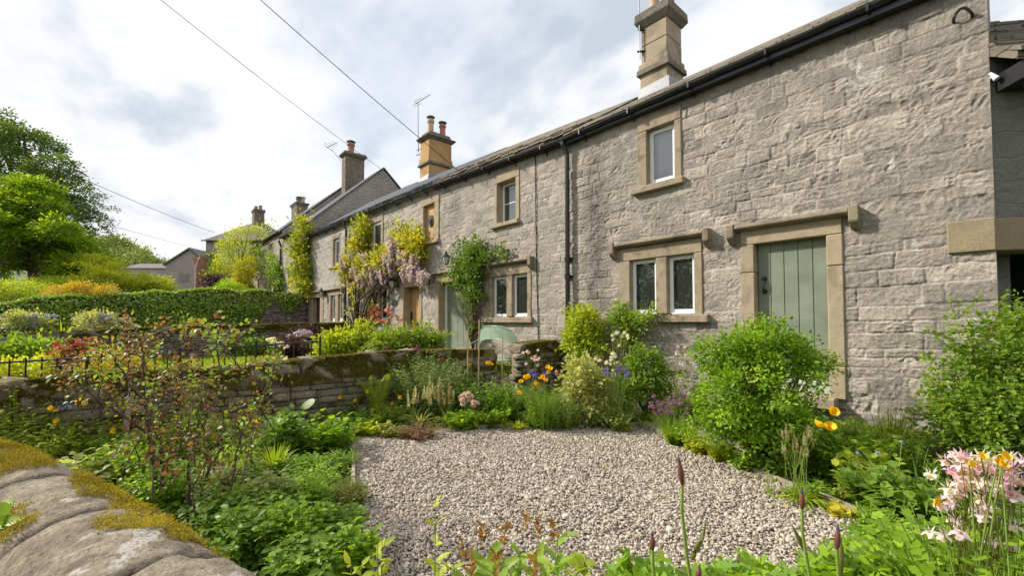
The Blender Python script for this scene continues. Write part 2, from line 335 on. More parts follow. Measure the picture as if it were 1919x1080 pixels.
class MB:
    """collects solids; build() links them as ONE mesh"""
    def __init__(s): s.v = []; s.f = []; s.n = 0
    def add(s, v, f):
        s.v += [tuple(map(float, x)) for x in v]; s.f += [[i+s.n for i in q] for q in f]; s.n += len(v); return s
    def box(s, x0, x1, y0, y1, z0, z1):
        v = [(x, y, z) for x in (x0, x1) for y in (y0, y1) for z in (z0, z1)]
        return s.add(v, [(0, 1, 3, 2), (4, 6, 7, 5), (0, 4, 5, 1), (2, 3, 7, 6), (0, 2, 6, 4), (1, 5, 7, 3)])
    def hexa(s, b, t):
        """8 corners: 4 bottom ccw, 4 top ccw"""
        return s.add(list(b)+list(t), [(3, 2, 1, 0), (4, 5, 6, 7), (0, 1, 5, 4), (1, 2, 6, 5), (2, 3, 7, 6), (3, 0, 4, 7)])
    def tube(s, pts, r, n=6, cap=True):
        P = np.asarray(pts, float); k = len(P); rr = np.broadcast_to(np.asarray(r, float), (k,))
        T = np.gradient(P, axis=0); T /= np.linalg.norm(T, axis=1)[:, None]+1e-9
        ref = V3(0, 0, 1) if abs(T[0][2]) < .9 else V3(1, 0, 0)
        A = np.cross(T, ref); A /= np.linalg.norm(A, axis=1)[:, None]+1e-9; B = np.cross(T, A)
        a = np.linspace(0, 2*np.pi, n, endpoint=False)
        V = P[:, None]+rr[:, None, None]*(A[:, None]*np.cos(a)[None, :, None]+B[:, None]*np.sin(a)[None, :, None])
        f = [(i*n+j, i*n+(j+1) % n, (i+1)*n+(j+1) % n, (i+1)*n+j) for i in range(k-1) for j in range(n)]
        if cap: f += [tuple(range(n))[::-1], tuple((k-1)*n+j for j in range(n))]
        return s.add(V.reshape(-1, 3), f)
    def lathe(s, c, prof, n=14):
        c = V3(*c); a = np.linspace(0, 2*np.pi, n, endpoint=False)
        V = [c+V3(r*math.cos(t), r*math.sin(t), z) for r, z in prof for t in a]
        k = len(prof)
        f = [(i*n+j, i*n+(j+1) % n, (i+1)*n+(j+1) % n, (i+1)*n+j) for i in range(k-1) for j in range(n)]
        return s.add(V, f+[tuple(range(n))[::-1], tuple((k-1)*n+j for j in range(n))])
    def build(s, name, mat, parent=None, bevel=0., smooth=False):
        o = mk(name, s.v, s.f, mat, parent, smooth)
        if bevel:
            bm = bmesh.new(); bm.from_mesh(o.data); bmesh.ops.remove_doubles(bm, verts=bm.verts, dist=1e-5) if False else None
            bmesh.ops.bevel(bm, geom=[e for e in bm.edges if len(e.link_faces) == 2 and e.calc_face_angle(0) > .5], offset=bevel, segments=1, affect='EDGES', clamp_overlap=True)
            bm.to_mesh(o.data); bm.free()
        return o

# ---- leaf instancing
def norm(a): return a/(np.linalg.norm(a, axis=-1, keepdims=True)+1e-9)
def T_(v, f): return (np.array(v, float), f)
LEAF = T_([(0, 0, 0), (-.2, .35, .06), (-.15, .7, .03), (0, 1, -.1), (.15, .7, .03), (.2, .35, .06), (0, .35, 0), (0, .7, -.02)],
          [(0, 6, 1), (6, 7, 2, 1), (7, 3, 2), (0, 5, 6), (6, 5, 4, 7), (7, 4, 3)])
OVAL = T_([(0, 0, 0), (-.3, .25, .05), (-.33, .6, .07), (0, 1, -.12), (.33, .6, .07), (.3, .25, .05), (0, .25, 0), (0, .62, -.01)],
          [(0, 6, 1), (6, 7, 2, 1), (7, 3, 2), (0, 5, 6), (6, 5, 4, 7), (7, 4, 3)])
DIA = T_([(0, 0, 0), (-.27, .5, .08), (0, 1, -.06), (.27, .5, .08)], [(0, 2, 1), (0, 3, 2)])
QUAD = T_([(0, 0, 0), (-.36, .45, .1), (0, 1, 0), (.36, .45, -.05)], [(0, 3, 2, 1)])
NARROW = T_([(0, 0, 0), (-.08, .4, .03), (0, 1, -.1), (.08, .4, .03), (0, .4, 0)], [(0, 4, 1), (4, 2, 1), (0, 3, 4), (4, 3, 2)])
def disc(n, rfun, cup=.15):
    v = [(0, .45, 0)]+[(.5*rfun(t)*math.sin(t), .45-.5*rfun(t)*math.cos(t), cup*rfun(t)**2*.5) for t in np.linspace(0, 2*np.pi, n, endpoint=False)]
    return T_(v, [(0, i+1, (i+1) % n+1) for i in range(n)])
ROUND = disc(10, lambda t: 1. if t > .3 and t < 5.98 else .55)
PALM = disc(20, lambda t: (.35 if abs(math.sin(2.5*t+1.57)) < .4 else 1.15) if .5 < t < 5.8 else .3, .1)
LOBE = disc(15, lambda t: (.62+.5*abs(math.cos(2.5*t-.0))) if .4 < t < 5.9 else .35, .12)
PETAL = T_([(0, 0, 0), (-.3, .45, .12), (-.36, .8, .3), (0, 1, .42), (.36, .8, .3), (.3, .45, .12), (0, .5, .0)],
           [(0, 6, 1), (6, 2, 1), (6, 3, 2), (0, 5, 6), (6, 5, 4), (6, 4, 3)])

class LF:
    def __init__(s): s.V = []; s.Fi = []; s.Fn = []; s.T = []; s.n = 0
    def add(s, tm, pos, d, nr, size, tint, wid=1.):
        pos = np.atleast_2d(pos); N = len(pos)
        if N == 0: return s
        y = norm(np.broadcast_to(d, (N, 3))); z = np.broadcast_to(nr, (N, 3))
        x = norm(np.cross(y, z)); z = np.cross(x, y)
        size = np.broadcast_to(np.asarray(size, float), (N,)); wid = np.broadcast_to(np.asarray(wid, float), (N,))
        tv, tf = tm; k = len(tv)
        V = pos[:, None]+size[:, None, None]*(x[:, None]*(tv[None, :, 0:1]*wid[:, None, None])+y[:, None]*tv[None, :, 1:2]+z[:, None]*tv[None, :, 2:3])
        s.V.append(V.reshape(-1, 3).astype(np.float32))
        flat = np.array([i for f in tf for i in f]); cnt = np.array([len(f) for f in tf])
        s.Fi.append((flat[None]+(np.arange(N)*k)[:, None]+s.n).ravel()); s.Fn.append(np.tile(cnt, N))
        s.T.append(np.repeat(np.clip(np.broadcast_to(tint, (N,)), 0, 1), k).astype(np.float32)); s.n += N*k
        return s
    def raw(s, V, faces, tint=.5):
        V = np.asarray(V, np.float32); s.V.append(V)
        s.Fi.append(np.array([i for f in faces for i in f])+s.n); s.Fn.append(np.array([len(f) for f in faces]))
        s.T.append(np.broadcast_to(np.asarray(tint, np.float32), (len(V),)).copy()); s.n += len(V); return s
    def tubes(s, paths, radii, n=4, tint=.4):
        """paths (N,k,3), radii (k,) or (N,k)"""
        P = np.asarray(paths, float)
        if P.ndim == 2: P = P[None]
        N, k, _ = P.shape; rr = np.broadcast_to(np.asarray(radii, float), (N, k))
        Tn = norm(np.gradient(P, axis=1)); ref = np.where(np.abs(Tn[..., 2:3]) < .9, V3(0, 0, 1), V3(1, 0, 0))
        A = norm(np.cross(Tn, ref)); B = np.cross(Tn, A); a = np.linspace(0, 2*np.pi, n, endpoint=False)
        V = P[:, :, None]+rr[..., None, None]*(A[:, :, None]*np.cos(a)[:, None]+B[:, :, None]*np.sin(a)[:, None])
        f = np.array([(i*n+j, i*n+(j+1) % n, (i+1)*n+(j+1) % n, (i+1)*n+j) for i in range(k-1) for j in range(n)])
        s.V.append(V.reshape(-1, 3).astype(np.float32))
        s.Fi.append((f.ravel()[None]+(np.arange(N)*k*n)[:, None]+s.n).ravel()); s.Fn.append(np.full(N*len(f), 4))
        s.T.append(np.full(N*k*n, tint, np.float32)); s.n += N*k*n
        return s
    def build(s, name, mat, parent=None, smooth=False):
        if not s.V: return None
        V = np.concatenate(s.V); Fi = np.concatenate(s.Fi).astype(np.int32); Fn = np.concatenate(s.Fn).astype(np.int32); T = np.concatenate(s.T)
        base = V3(0, 0, 0); r = parent
        while r is not None: base = base+np.array(r.location); r = r.parent
        V = V-base.astype(np.float32)
        me = bpy.data.meshes.new(name)
        me.vertices.add(len(V)); me.vertices.foreach_set('co', V.ravel())
        me.loops.add(len(Fi)); me.loops.foreach_set('vertex_index', Fi)
        me.polygons.add(len(Fn)); me.polygons.foreach_set('loop_start', np.concatenate([[0], np.cumsum(Fn)[:-1]]).astype(np.int32))
        me.update(calc_edges=True)
        if smooth: me.polygons.foreach_set('use_smooth', np.ones(len(Fn), bool))
        at = me.attributes.new('tint', 'FLOAT', 'POINT'); at.data.foreach_set('value', T)
        me.materials.append(M[mat]); me.update()
        o = bpy.data.objects.new(name, me); COL.objects.link(o)
        if parent is not None: o.parent = parent
        return o
def rs(n, rng): return norm(rng.normal(size=(n, 3)))

# smooth value noise in numpy
_perm = np.random.default_rng(3).random((64, 64, 64))
def vn(p):
    p = np.asarray(p, float); i = np.floor(p).astype(int); f = p-i; f = f*f*(3-2*f); r = 0
    for dx in (0, 1):
        for dy in (0, 1):
            for dz in (0, 1):
                w = (f[..., 0] if dx else 1-f[..., 0])*(f[..., 1] if dy else 1-f[..., 1])*(f[..., 2] if dz else 1-f[..., 2])
                r = r+w*_perm[(i[..., 0]+dx) % 64, (i[..., 1]+dy) % 64, (i[..., 2]+dz) % 64]
    return r*2-1
def fbm(p, o=3):
    p = np.asarray(p, float); a = 1.; r = 0
    for k in range(o): r = r+a*vn(p*2**k+k*7.3); a *= .5
    return r
# ------------------------------------------------------------------ sky and sun
SUN_EL, SUN_AZ = R(36), R(-143)          # azimuth measured from +X, anticlockwise
sv = V3(math.cos(SUN_AZ)*math.cos(SUN_EL), math.sin(SUN_AZ)*math.cos(SUN_EL), math.sin(SUN_EL))
W = bpy.data.worlds.new('World'); S.world = W; W.use_nodes = True
nt = W.node_tree; bg = nt.nodes['Background']
sky = nd(nt, 'ShaderNodeTexSky', sky_type='NISHITA'); sky.sun_disc = False; sky.sun_elevation = SUN_EL
sky.sun_rotation = math.atan2(sv[0], sv[1]); sky.air_density = 1.; sky.dust_density = 1.5
tc = nt.nodes.new('ShaderNodeTexCoord'); sp = nd(nt, 'ShaderNodeSeparateXYZ'); nt.links.new(tc.outputs['Generated'], sp.inputs[0])
zz = mth(nt, 'ADD', mth(nt, 'MAXIMUM', sp.outputs[2], 0.), .28)
cv = nd(nt, 'ShaderNodeCombineXYZ')
nt.links.new(mth(nt, 'DIVIDE', sp.outputs[0], zz), cv.inputs[0]); nt.links.new(mth(nt, 'DIVIDE', sp.outputs[1], zz), cv.inputs[1])
cv.inputs[2].default_value = 3.7
mpn = nd(nt, 'ShaderNodeMapping'); nt.links.new(cv.outputs[0], mpn.inputs[0]); mpn.inputs['Rotation'].default_value = (0, 0, R(25)); mpn.inputs['Scale'].default_value = (1., 1.5, 1.)
cA = noise(nt, mpn.outputs[0], 1.9, 7, .5, .12); cB = noise(nt, mpn.outputs[0], .75, 3, .5, .1); cC = noise(nt, mpn.outputs[0], 5.5, 6, .58, .1)
den = mth(nt, 'ADD', mth(nt, 'MULTIPLY', cA, .62), mth(nt, 'ADD', mth(nt, 'MULTIPLY', cB, .28), mth(nt, 'MULTIPLY', cC, .16)))
cl = ramp(nt, den, [(.425, (3.45, 3.85, 4.4)), (.475, (4.3, 4.62, 5.05)), (.52, (5.35, 5.5, 5.75)), (.595, (6.2, 6.2, 6.25))])
gap = ramp(nt, cB, [(.30, .35), (.45, 0.)])
col = mixc(nt, gap, cl, sky.outputs[0])
low = ramp(nt, sp.outputs[2], [(0., .75), (.22, 0.)])
col = mixc(nt, low, col, (5.5, 5.6, 5.75))
nt.links.new(col, bg.inputs['Color']); bg.inputs['Strength'].default_value = .1
sl = bpy.data.lights.new('sun', 'SUN'); so = bpy.data.objects.new('sun', sl); COL.objects.link(so)
sl.energy = 3.4; sl.angle = R(4.); sl.color = (1., .93, .82)
so.rotation_euler = Vector(sv).to_track_quat('Z', 'Y').to_euler(); so.location = (0, -10, 30)
S.view_settings.view_transform = 'Standard'; S.view_settings.look = 'None'; S.view_settings.gamma = 1; S.view_settings.exposure = .82
S.cycles.max_bounces = 9; S.cycles.diffuse_bounces = 5; S.cycles.glossy_bounces = 2; S.cycles.transmission_bounces = 5; S.cycles.transparent_max_bounces = 4
S.cycles.caustics_reflective = False; S.cycles.caustics_refractive = False

# ------------------------------------------------------------------ ground
def sst(a, b, x): t = np.clip((x-a)/(b-a), 0, 1); return t*t*(3-2*t)
def wallx(y, a, b): return a+(b-a)*y
def hgt(x, y):
    x = np.asarray(x, float); y = np.asarray(y, float)
    h = np.full(np.broadcast(x, y).shape, -.5)
    h = h+.22*sst(-1.1, -.2, y)
    h = h+.28*sst(-6.35, -6.75, x)          # neighbour's lawn
    h = h+.20*sst(-17.9, -18.25, x)
    h = h+1.05*sst(-23.9, -24.4, x)*sst(-20, -11, y) + .3*sst(-23.9, -24.4, x)
    h = h+np.clip(-24.4-x, 0, 26)*.075
    return h
gx = np.concatenate([np.linspace(-900, -60, 22)[:-1], np.linspace(-60, -26, 35)[:-1], np.linspace(-26, 6, 161)[:-1], np.linspace(6, 60, 12)[:-1], np.linspace(60, 500, 8)])
gy = np.concatenate([np.linspace(-500, -40, 12)[:-1], np.linspace(-40, -12, 20)[:-1], np.linspace(-12, 2, 71)[:-1], np.linspace(2, 60, 20)[:-1], np.linspace(60, 900, 14)])
X, Y = np.meshgrid(gx, gy, indexing='ij'); Z = hgt(X, Y)+.015*fbm(np.stack([X*1.5, Y*1.5, X*0], -1))
nx, ny = X.shape
ff = [(i*ny+j, (i+1)*ny+j, (i+1)*ny+j+1, i*ny+j+1) for i in range(nx-1) for j in range(ny-1)]
m, nt, b = newmat('garden_soil')
n1 = noise(nt, position(nt), 1.1, 5); n2 = noise(nt, position(nt), 28., 4, .65)
c = mixc(nt, ramp(nt, n2, [(.3, 0.), (.7, 1.)]), (.035, .026, .018), (.10, .078, .055))
c = mixc(nt, ramp(nt, n1, [(.45, 0.), (.6, .8)]), c, (.06, .085, .025))
nt.links.new(c, b.inputs['Base Color']); b.inputs['Roughness'].default_value = .95; bump(nt, b, n2, .03); M['soil'] = m
tag(mk('ground', np.stack([X, Y, Z], -1).reshape(-1, 3), ff, 'soil', smooth=True), kind='structure')

# gravel square: bed sheet plus loose chippings
GP = np.array([G(663, 812)[:2], G(900, 806)[:2], G(1195, 804)[:2], G(1310, 850)[:2], G(1440, 905)[:2], G(1650, 990)[:2], (-.2, -3.6), (-.9, -5.2), (-2.2, -5.95), G(690, 1040)[:2], G(662, 960)[:2]])
def inpoly(p, poly):
    x, y = p[:, 0], p[:, 1]; r = np.zeros(len(p), bool); n = len(poly)
    for i in range(n):
        a, b_ = poly[i], poly[(i+1) % n]
        c = ((a[1] > y) != (b_[1] > y)) & (x < (b_[0]-a[0])*(y-a[1])/(b_[1]-a[1]+1e-12)+a[0]); r ^= c
    return r
GZ = -.485
tag(mk('gravel_bed', [(x, y, GZ) for x, y in GP], [tuple(range(len(GP)))[::-1]], plain('gravel_bed_dust', (.17, .145, .12), .95, var=.4, nscale=60)), kind='structure')
M['stone_chip'] = None
m, nt, b = newmat('limestone_chippings')
a = nd(nt, 'ShaderNodeAttribute', attribute_name='tint')
c = ramp(nt, a.outputs['Fac'], [(0., (.22, .185, .15)), (.3, (.37, .315, .255)), (.7, (.49, .425, .35)), (1., (.63, .565, .48))])
nt.links.new(c, b.inputs['Base Color']); b.inputs['Roughness'].default_value = .9; b.inputs['Specular IOR Level'].default_value = .2; M['stone_chip'] = m
rng = np.random.default_rng(11)
lo, hi = GP.min(0), GP.max(0); pts = lo+(hi-lo)*rng.random((104000, 2)); pts = pts[inpoly(pts, GP)]
dcam = np.linalg.norm(pts-CAM[:2], axis=1)
N = len(pts); print('chips', N)
t_ = (1+5**.5)/2
ico = norm(np.array([(-1, t_, 0), (1, t_, 0), (-1, -t_, 0), (1, -t_, 0), (0, -1, t_), (0, 1, t_), (0, -1, -t_), (0, 1, -t_), (t_, 0, -1), (t_, 0, 1), (-t_, 0, -1), (-t_, 0, 1)]))
icf = np.array([(0, 11, 5), (0, 5, 1), (0, 1, 7), (0, 7, 10), (0, 10, 11), (1, 5, 9), (5, 11, 4), (11, 10, 2), (10, 7, 6), (7, 1, 8), (3, 9, 4), (3, 4, 2), (3, 2, 6), (3, 6, 8), (3, 8, 9), (4, 9, 5), (2, 4, 11), (6, 2, 10), (8, 6, 7), (9, 8, 1)])
q = rng.normal(size=(N, 4))*[1, .28, .28, 1]; q /= np.linalg.norm(q, axis=1)[:, None]; w_, x_, y_, z_ = q.T
RM = np.stack([1-2*(y_*y_+z_*z_), 2*(x_*y_-z_*w_), 2*(x_*z_+y_*w_), 2*(x_*y_+z_*w_), 1-2*(x_*x_+z_*z_), 2*(y_*z_-x_*w_), 2*(x_*z_-y_*w_), 2*(y_*z_+x_*w_), 1-2*(x_*x_+y_*y_)], -1).reshape(N, 3, 3)
sz = .0084*np.exp(rng.normal(size=N)*.38)
vv = ico[None]*(1+.28*rng.normal(size=(N, 12, 1)))*np.array([1.3, .95, .55])
vv = np.einsum('nij,nkj->nki', RM, vv)*sz[:, None, None]
ctr = np.concatenate([pts, (GZ+.004+.012*rng.random(N)+.01*fbm(np.stack([pts[:, 0]*2, pts[:, 1]*2, pts[:, 0]*0], -1)))[:, None]], 1)
lf = LF(); lf.V.append((vv+ctr[:, None]).reshape(-1, 3).astype(np.float32)); lf.Fi.append((icf.ravel()[None]+(np.arange(N)*12)[:, None]).ravel())
lf.Fn.append(np.full(N*20, 3)); lf.T.append(np.repeat(np.clip(.5+.23*rng.normal(size=N), 0, 1), 12).astype(np.float32)); lf.n = N*12
tag(lf.build('gravel', 'stone_chip'), kind='stuff')

# stone flag path beside the gravel, along the cottage front
M['path'] = stonemat('path_stone', (.40, .34, .29), (.30, .255, .22), blot=.3)
pp = [G(1150, 768), G(1235, 775), G(1330, 812), G(1420, 850), G(1400, 862), G(1300, 838), G(1200, 800)]
tag(mk('path', [(p[0], p[1], -.474) for p in pp], [tuple(range(len(pp)))[::-1]], 'path'), kind='structure')

# timber edging boards
def edging(p0, p1, label, h=.07, w=.03):
    a = np.array(p0)[:2]; b_ = np.array(p1)[:2]; d = norm(b_-a); n = np.array([-d[1], d[0]])*w/2
    n_seg = 8; mb = MB(); rg = np.random.default_rng(int(abs(a[0]*97)))
    P = [a+(b_-a)*i/n_seg for i in range(n_seg+1)]; zz_ = -.49+h+rg.normal(size=n_seg+1)*.006
    bot = []; v = []; f = []
    for i, p in enumerate(P):
        for sgn, z in ((-1, -.62), (1, -.62), (1, zz_[i]), (-1, zz_[i])): v.append((*(p+n*sgn), z))
    for i in range(n_seg):
        for j in range(4): f.append((i*4+j, i*4+(j+1) % 4, (i+1)*4+(j+1) % 4, (i+1)*4+j))
    f += [(3, 2, 1, 0), tuple(n_seg*4+j for j in range(4))]
    o = mk('timber_edging', v, f, 'timber'); tag(o, label, 'edging board')
edging(G(855, 808), G(1196, 802), 'long grey timber board edging the far side of the gravel')
edging(G(1198, 803), G(1662, 995), 'grey timber board edging the house side of the gravel')
edging(G(663, 808), G(661, 965), 'short grey timber board edging the left side of the gravel')

# ------------------------------------------------------------------ cottages
def wallmesh(x0, x1, ze, zb, holes, y0, y1, pitch, ridge_y=None, zr=None):
    """closed stone shell: front with openings (and their reveals), gables, back"""
    xs = sorted({x0, x1, *[h[0] for h in holes], *[h[1] for h in holes]}); zs = sorted({zb, *[h[2] for h in holes], *[h[3] for h in holes]})
    v = []; f = []; idx = {}
    def vid(x, y, z):
        k = (round(x, 4), round(y, 4), round(z, 4))
        if k not in idx: idx[k] = len(v); v.append((x, y, z))
        return idx[k]
    def zt(x): return ze[0]+(ze[1]-ze[0])*(x-x0)/(x1-x0)
    for i in range(len(xs)-1):
        a, b_ = xs[i], xs[i+1]
        for j in range(len(zs)):
            lo_ = zs[j]; top = j == len(zs)-1
            mz = lo_+.01 if top else (lo_+zs[j+1])/2
            if any(h[0] < (a+b_)/2 < h[1] and h[2] < mz < h[3] for h in holes): continue
            ta, tb = (zt(a), zt(b_)) if top else (zs[j+1], zs[j+1])
            f.append((vid(a, y0, lo_), vid(b_, y0, lo_), vid(b_, y0, tb), vid(a, y0, ta)))
    dp = .32
    for (a, b_, lo_, hi_) in holes:
        A = [vid(a, y0, lo_), vid(b_, y0, lo_), vid(b_, y0, hi_), vid(a, y0, hi_)]; B = [vid(a, y0+dp, lo_), vid(b_, y0+dp, lo_), vid(b_, y0+dp, hi_), vid(a, y0+dp, hi_)]
        for k in range(4): f.append((A[k], A[(k+1) % 4], B[(k+1) % 4], B[k]))
    ym = (y0+y1)/2 if ridge_y is None else ridge_y
    for x, t in ((x0, ze[0]), (x1, ze[1])):
        zr_ = t+(ym-y0)*pitch if zr is None else zr
        q = [vid(x, y0, zb), vid(x, y1, zb), vid(x, y1, t), vid(x, ym, zr_-.03), vid(x, y0, t)]
        f.append(q if x == x1 else q[::-1])
    f.append((vid(x1, y1, zb), vid(x0, y1, zb), vid(x0, y1, ze[0]), vid(x1, y1, ze[1])))
    return v, f
def facade(root, x0, x1, ze, zb, holes, y1, pitch, mat, res, seed, rowh=(.11, .24), blk=(.14, .5), amp=1.):
    """wall object: closed shell with the front modelled block by block"""
    rg = np.random.default_rng(seed)
    xs = sorted({x0, x1, *[h[0] for h in holes], *[h[1] for h in holes]}); zt = max(ze)
    zs = sorted({zb, zt, *[h[2] for h in holes], *[h[3] for h in holes]})
    sub = lambda br: np.concatenate([np.linspace(a_, b_, max(2, int((b_-a_)/res)+1))[:-1] for a_, b_ in zip(br[:-1], br[1:])]+[[br[-1]]])
    gx, gz = sub(xs), sub(zs); X, Z = np.meshgrid(gx, gz, indexing='ij')
    ztop = ze[0]+(ze[1]-ze[0])*(X-x0)/(x1-x0); Zc = np.minimum(Z, ztop); O = 0*X
    q = lambda s, o=0.: np.stack([X*s+o, Zc*s, O+o], -1)
    zz = Zc+.035*vn(q(.6, 3.))+.014*vn(q(3.7, 5.)); xx = X+.02*vn(q(3.1, 9.))
    bz = [zb-.2]
    while bz[-1] < zt+.4: bz.append(bz[-1]+rg.uniform(*rowh))
    bz = np.array(bz); row = np.clip(np.searchsorted(bz, zz)-1, 0, len(bz)-2); ez = np.minimum(zz-bz[row], bz[row+1]-zz)
    ex = np.zeros_like(X); r1 = np.zeros_like(X); r2 = np.zeros_like(X); r3 = np.zeros_like(X)
    for r_ in np.unique(row):
        mk_ = row == r_; bx_ = [x0-1+rg.random()*.4]; hr = bz[r_+1]-bz[r_]
        while bx_[-1] < x1+1: bx_.append(bx_[-1]+rg.uniform(*blk)*(.6+hr*2.6))
        bx_ = np.array(bx_); v_ = xx[mk_]; k = np.searchsorted(bx_, v_)-1; ex[mk_] = np.minimum(v_-bx_[k], bx_[k+1]-v_)
        n_ = len(bx_); a_, b_, c_ = rg.random(n_), rg.random(n_), rg.normal(size=n_); r1[mk_] = a_[k]; r2[mk_] = b_[k]; r3[mk_] = c_[k]
    e = np.minimum(ex, ez); vis = np.clip(.55+1.1*vn(q(1.3, 17.)), 0, 1); jt = np.exp(-(e/max(.0105, res*.9))**2)
    w1 = vn(q(4., 2.)); P = np.stack([X*14.+w1*1.1, Zc*18.+vn(q(4., 31.))*1.1, r1*14], -1)
    rough = .25+.95*r2; rock = -np.abs(vn(P))*1.5+.65*vn(P*.4+3)+.8*-np.abs(vn(P*1.9+7))+.3*vn(P*.9+11)
    d = amp*(.0035*np.clip(r3, -1.8, 1.8)*np.clip(e/.03, 0, 1)+rough*.0115*rock-.011*jt*vis+.009*fbm(q(.55, 4.), 2)+.002*vn(q(23., 1.)))
    edge = np.full_like(X, 1.)
    for h in holes: edge = np.minimum(edge, np.maximum(np.maximum(h[0]-X, X-h[1]), np.maximum(h[2]-Zc, Zc-h[3])))
    for c_ in (X-x0, x1-X): edge = np.minimum(edge, c_)
    d *= .35+.65*np.clip(edge/.05, 0, 1)
    d -= .004
    nx_, nz_ = X.shape; I, J = np.meshgrid(np.arange(nx_-1), np.arange(nz_-1), indexing='ij')
    mx_ = (gx[:-1]+gx[1:])[:, None]/2; mz_ = (gz[:-1]+gz[1:])[None]/2; keep = (mz_ < np.minimum(ztop[:-1, :-1], ztop[1:, :-1])+res) & (Zc[:-1, 1:] > Zc[:-1, :-1]+1e-6)
    for h in holes: keep &= ~((mx_ > h[0]) & (mx_ < h[1]) & (mz_ > h[2]) & (mz_ < h[3]))
    I, J = I[keep], J[keep]; Fq = np.stack([I*nz_+J, (I+1)*nz_+J, (I+1)*nz_+J+1, I*nz_+J+1], 1)
    lf = LF(); V = np.stack([X, -d, Zc], -1).reshape(-1, 3); lf.V.append(V.astype(np.float32)); lf.Fi.append(Fq.ravel()); lf.Fn.append(np.full(len(Fq), 4)); lf.T.append(r1.ravel().astype(np.float32)); lf.n = len(V)
    v, f = wallmesh(x0, x1, ze, zb, holes, 0, y1, pitch); f = [p_ for p_ in f if not all(abs(v[i][1]) < 1e-6 for i in p_)]; lf.raw(v, f, .5)
    o = lf.build('wall', mat, root, smooth=False); at_ = o.data.attributes.new('joint', 'FLOAT', 'POINT'); at_.data.foreach_set('value', np.concatenate([(jt*(.4+.6*vis)).ravel(), np.zeros(len(v))]).astype(np.float32))
    return o
def roofmesh(x0, x1, ze, y0, y1, pitch, th=.05, over=.15, ends=(0., 0.), ridge_y=None):
    ym = (y0+y1)/2 if ridge_y is None else ridge_y
    v = []; f = []
    pp_ = pitch if hasattr(pitch, '__len__') else (pitch, pitch)
    for x, t, pitch in ((x0-ends[0], ze[0], pp_[0]), (x1+ends[1], ze[1], pp_[1])):
        for y in (y0-over, ym, y1+over):
            z = t+.04+(ym-y0)*pitch-abs(y-ym)*pitch
            v += [(x, y, z), (x, y, z+th*1.25)]
    # per end: 0/1 front low/top, 2/3 ridge, 4/5 back
    f += [(1, 7, 9, 3), (3, 9, 11, 5), (0, 2, 8, 6), (2, 4, 10, 8), (0, 6, 7, 1), (4, 5, 11, 10), (0, 1, 3, 2), (2, 3, 5, 4), (6, 8, 9, 7), (8, 10, 11, 9)]
    return v, f
def eaveslabs(x0, x1, ze, y0, pitch, over, seed, w=(.3, .6), th=.035, rows=3, row=.28):
    """thick individual slates along the eaves, uneven"""
    rg = np.random.default_rng(seed); mb = MB(); ca = 1/math.hypot(1, pitch)
    for r_ in range(rows):
        x = x0
        while x < x1-.02:
            ww = min(rg.uniform(*w), x1-x); t = ze[0]+(ze[1]-ze[0])*(x+ww/2-x0)/(x1-x0)
            ya = y0-over-.03+r_*row+rg.normal()*.008; yb = ya+.42
            za = t+.105+(ya-y0)*pitch+rg.normal()*.003; zb_ = za+.42*pitch-.02
            hh = th*rg.uniform(.8, 1.2)
            mb.hexa([(x+.004, ya, za), (x+ww-.004, ya, za+rg.normal()*.004), (x+ww-.004, yb, zb_), (x+.004, yb, zb_)],
                    [(x+.004, ya+.01, za+hh), (x+ww-.004, ya+.01, za+hh), (x+ww-.004, yb, zb_+hh), (x+.004, yb, zb_+hh)])
            x += ww
    return mb
def gutter(root, x0, x1, z0, z1, y=-.165, r=.062, mat='black'):
    n = 9; v = []; f = []; K = 24
    prof = [(r*math.cos(a), -r*math.sin(a)) for a in np.linspace(0, math.pi, n)]+[((r-.012)*math.cos(a), -(r-.012)*math.sin(a)) for a in np.linspace(math.pi, 0, n)]
    m_ = len(prof)
    for i in range(K+1):
        x = x0+(x1-x0)*i/K; z = z0+(z1-z0)*i/K-.006*math.sin(i*2.1)
        v += [(x, y-py, z+pz) for py, pz in prof]
    for i in range(K):
        for j in range(m_): f.append((i*m_+j, (i+1)*m_+j, (i+1)*m_+(j+1) % m_, i*m_+(j+1) % m_))
    f += [tuple(range(m_)), tuple(K*m_+j for j in range(m_))[::-1]]
    o = mk('gutter', v, f, mat, root)
    nb = max(2, int((x1-x0)/1.))
    for i in range(nb):
        mb = MB()
        x = x0+(x1-x0)*(i+.5)/nb; z = z0+(z1-z0)*(i+.5)/nb
        mb.box(x-.014, x+.014, y-.07, -.004, z-.085, z-.066); mb.box(x-.014, x+.014, y-.075, y-.064, z-.07, z+.012); mb.box(x-.014, x+.014, -.03, -.004, z-.17, z-.085)
        mb.build('gutter_bracket', mat, o)
    return o
def downpipe(root, x, ztop, zbot, r=.046, y=-.09, gut_y=-.165, brs=()):
    mb = MB(); mb.tube([(x-.05, gut_y, ztop+.24), (x-.05, gut_y, ztop+.12), (x-.02, y-.03, ztop+.02), (x, y, ztop-.1), (x, y, zbot)], r, 12)
    for z in brs: mb.tube([(x, y, z+.05), (x, y, z-.05)], r*1.3, 12)
    o = mb.build('downpipe', 'black', root, smooth=False)
    for z in brs: MB().box(x-.085, x+.085, -.05, -.003, z-.025, z+.02).build('pipe_bracket', 'black', o)
    return o
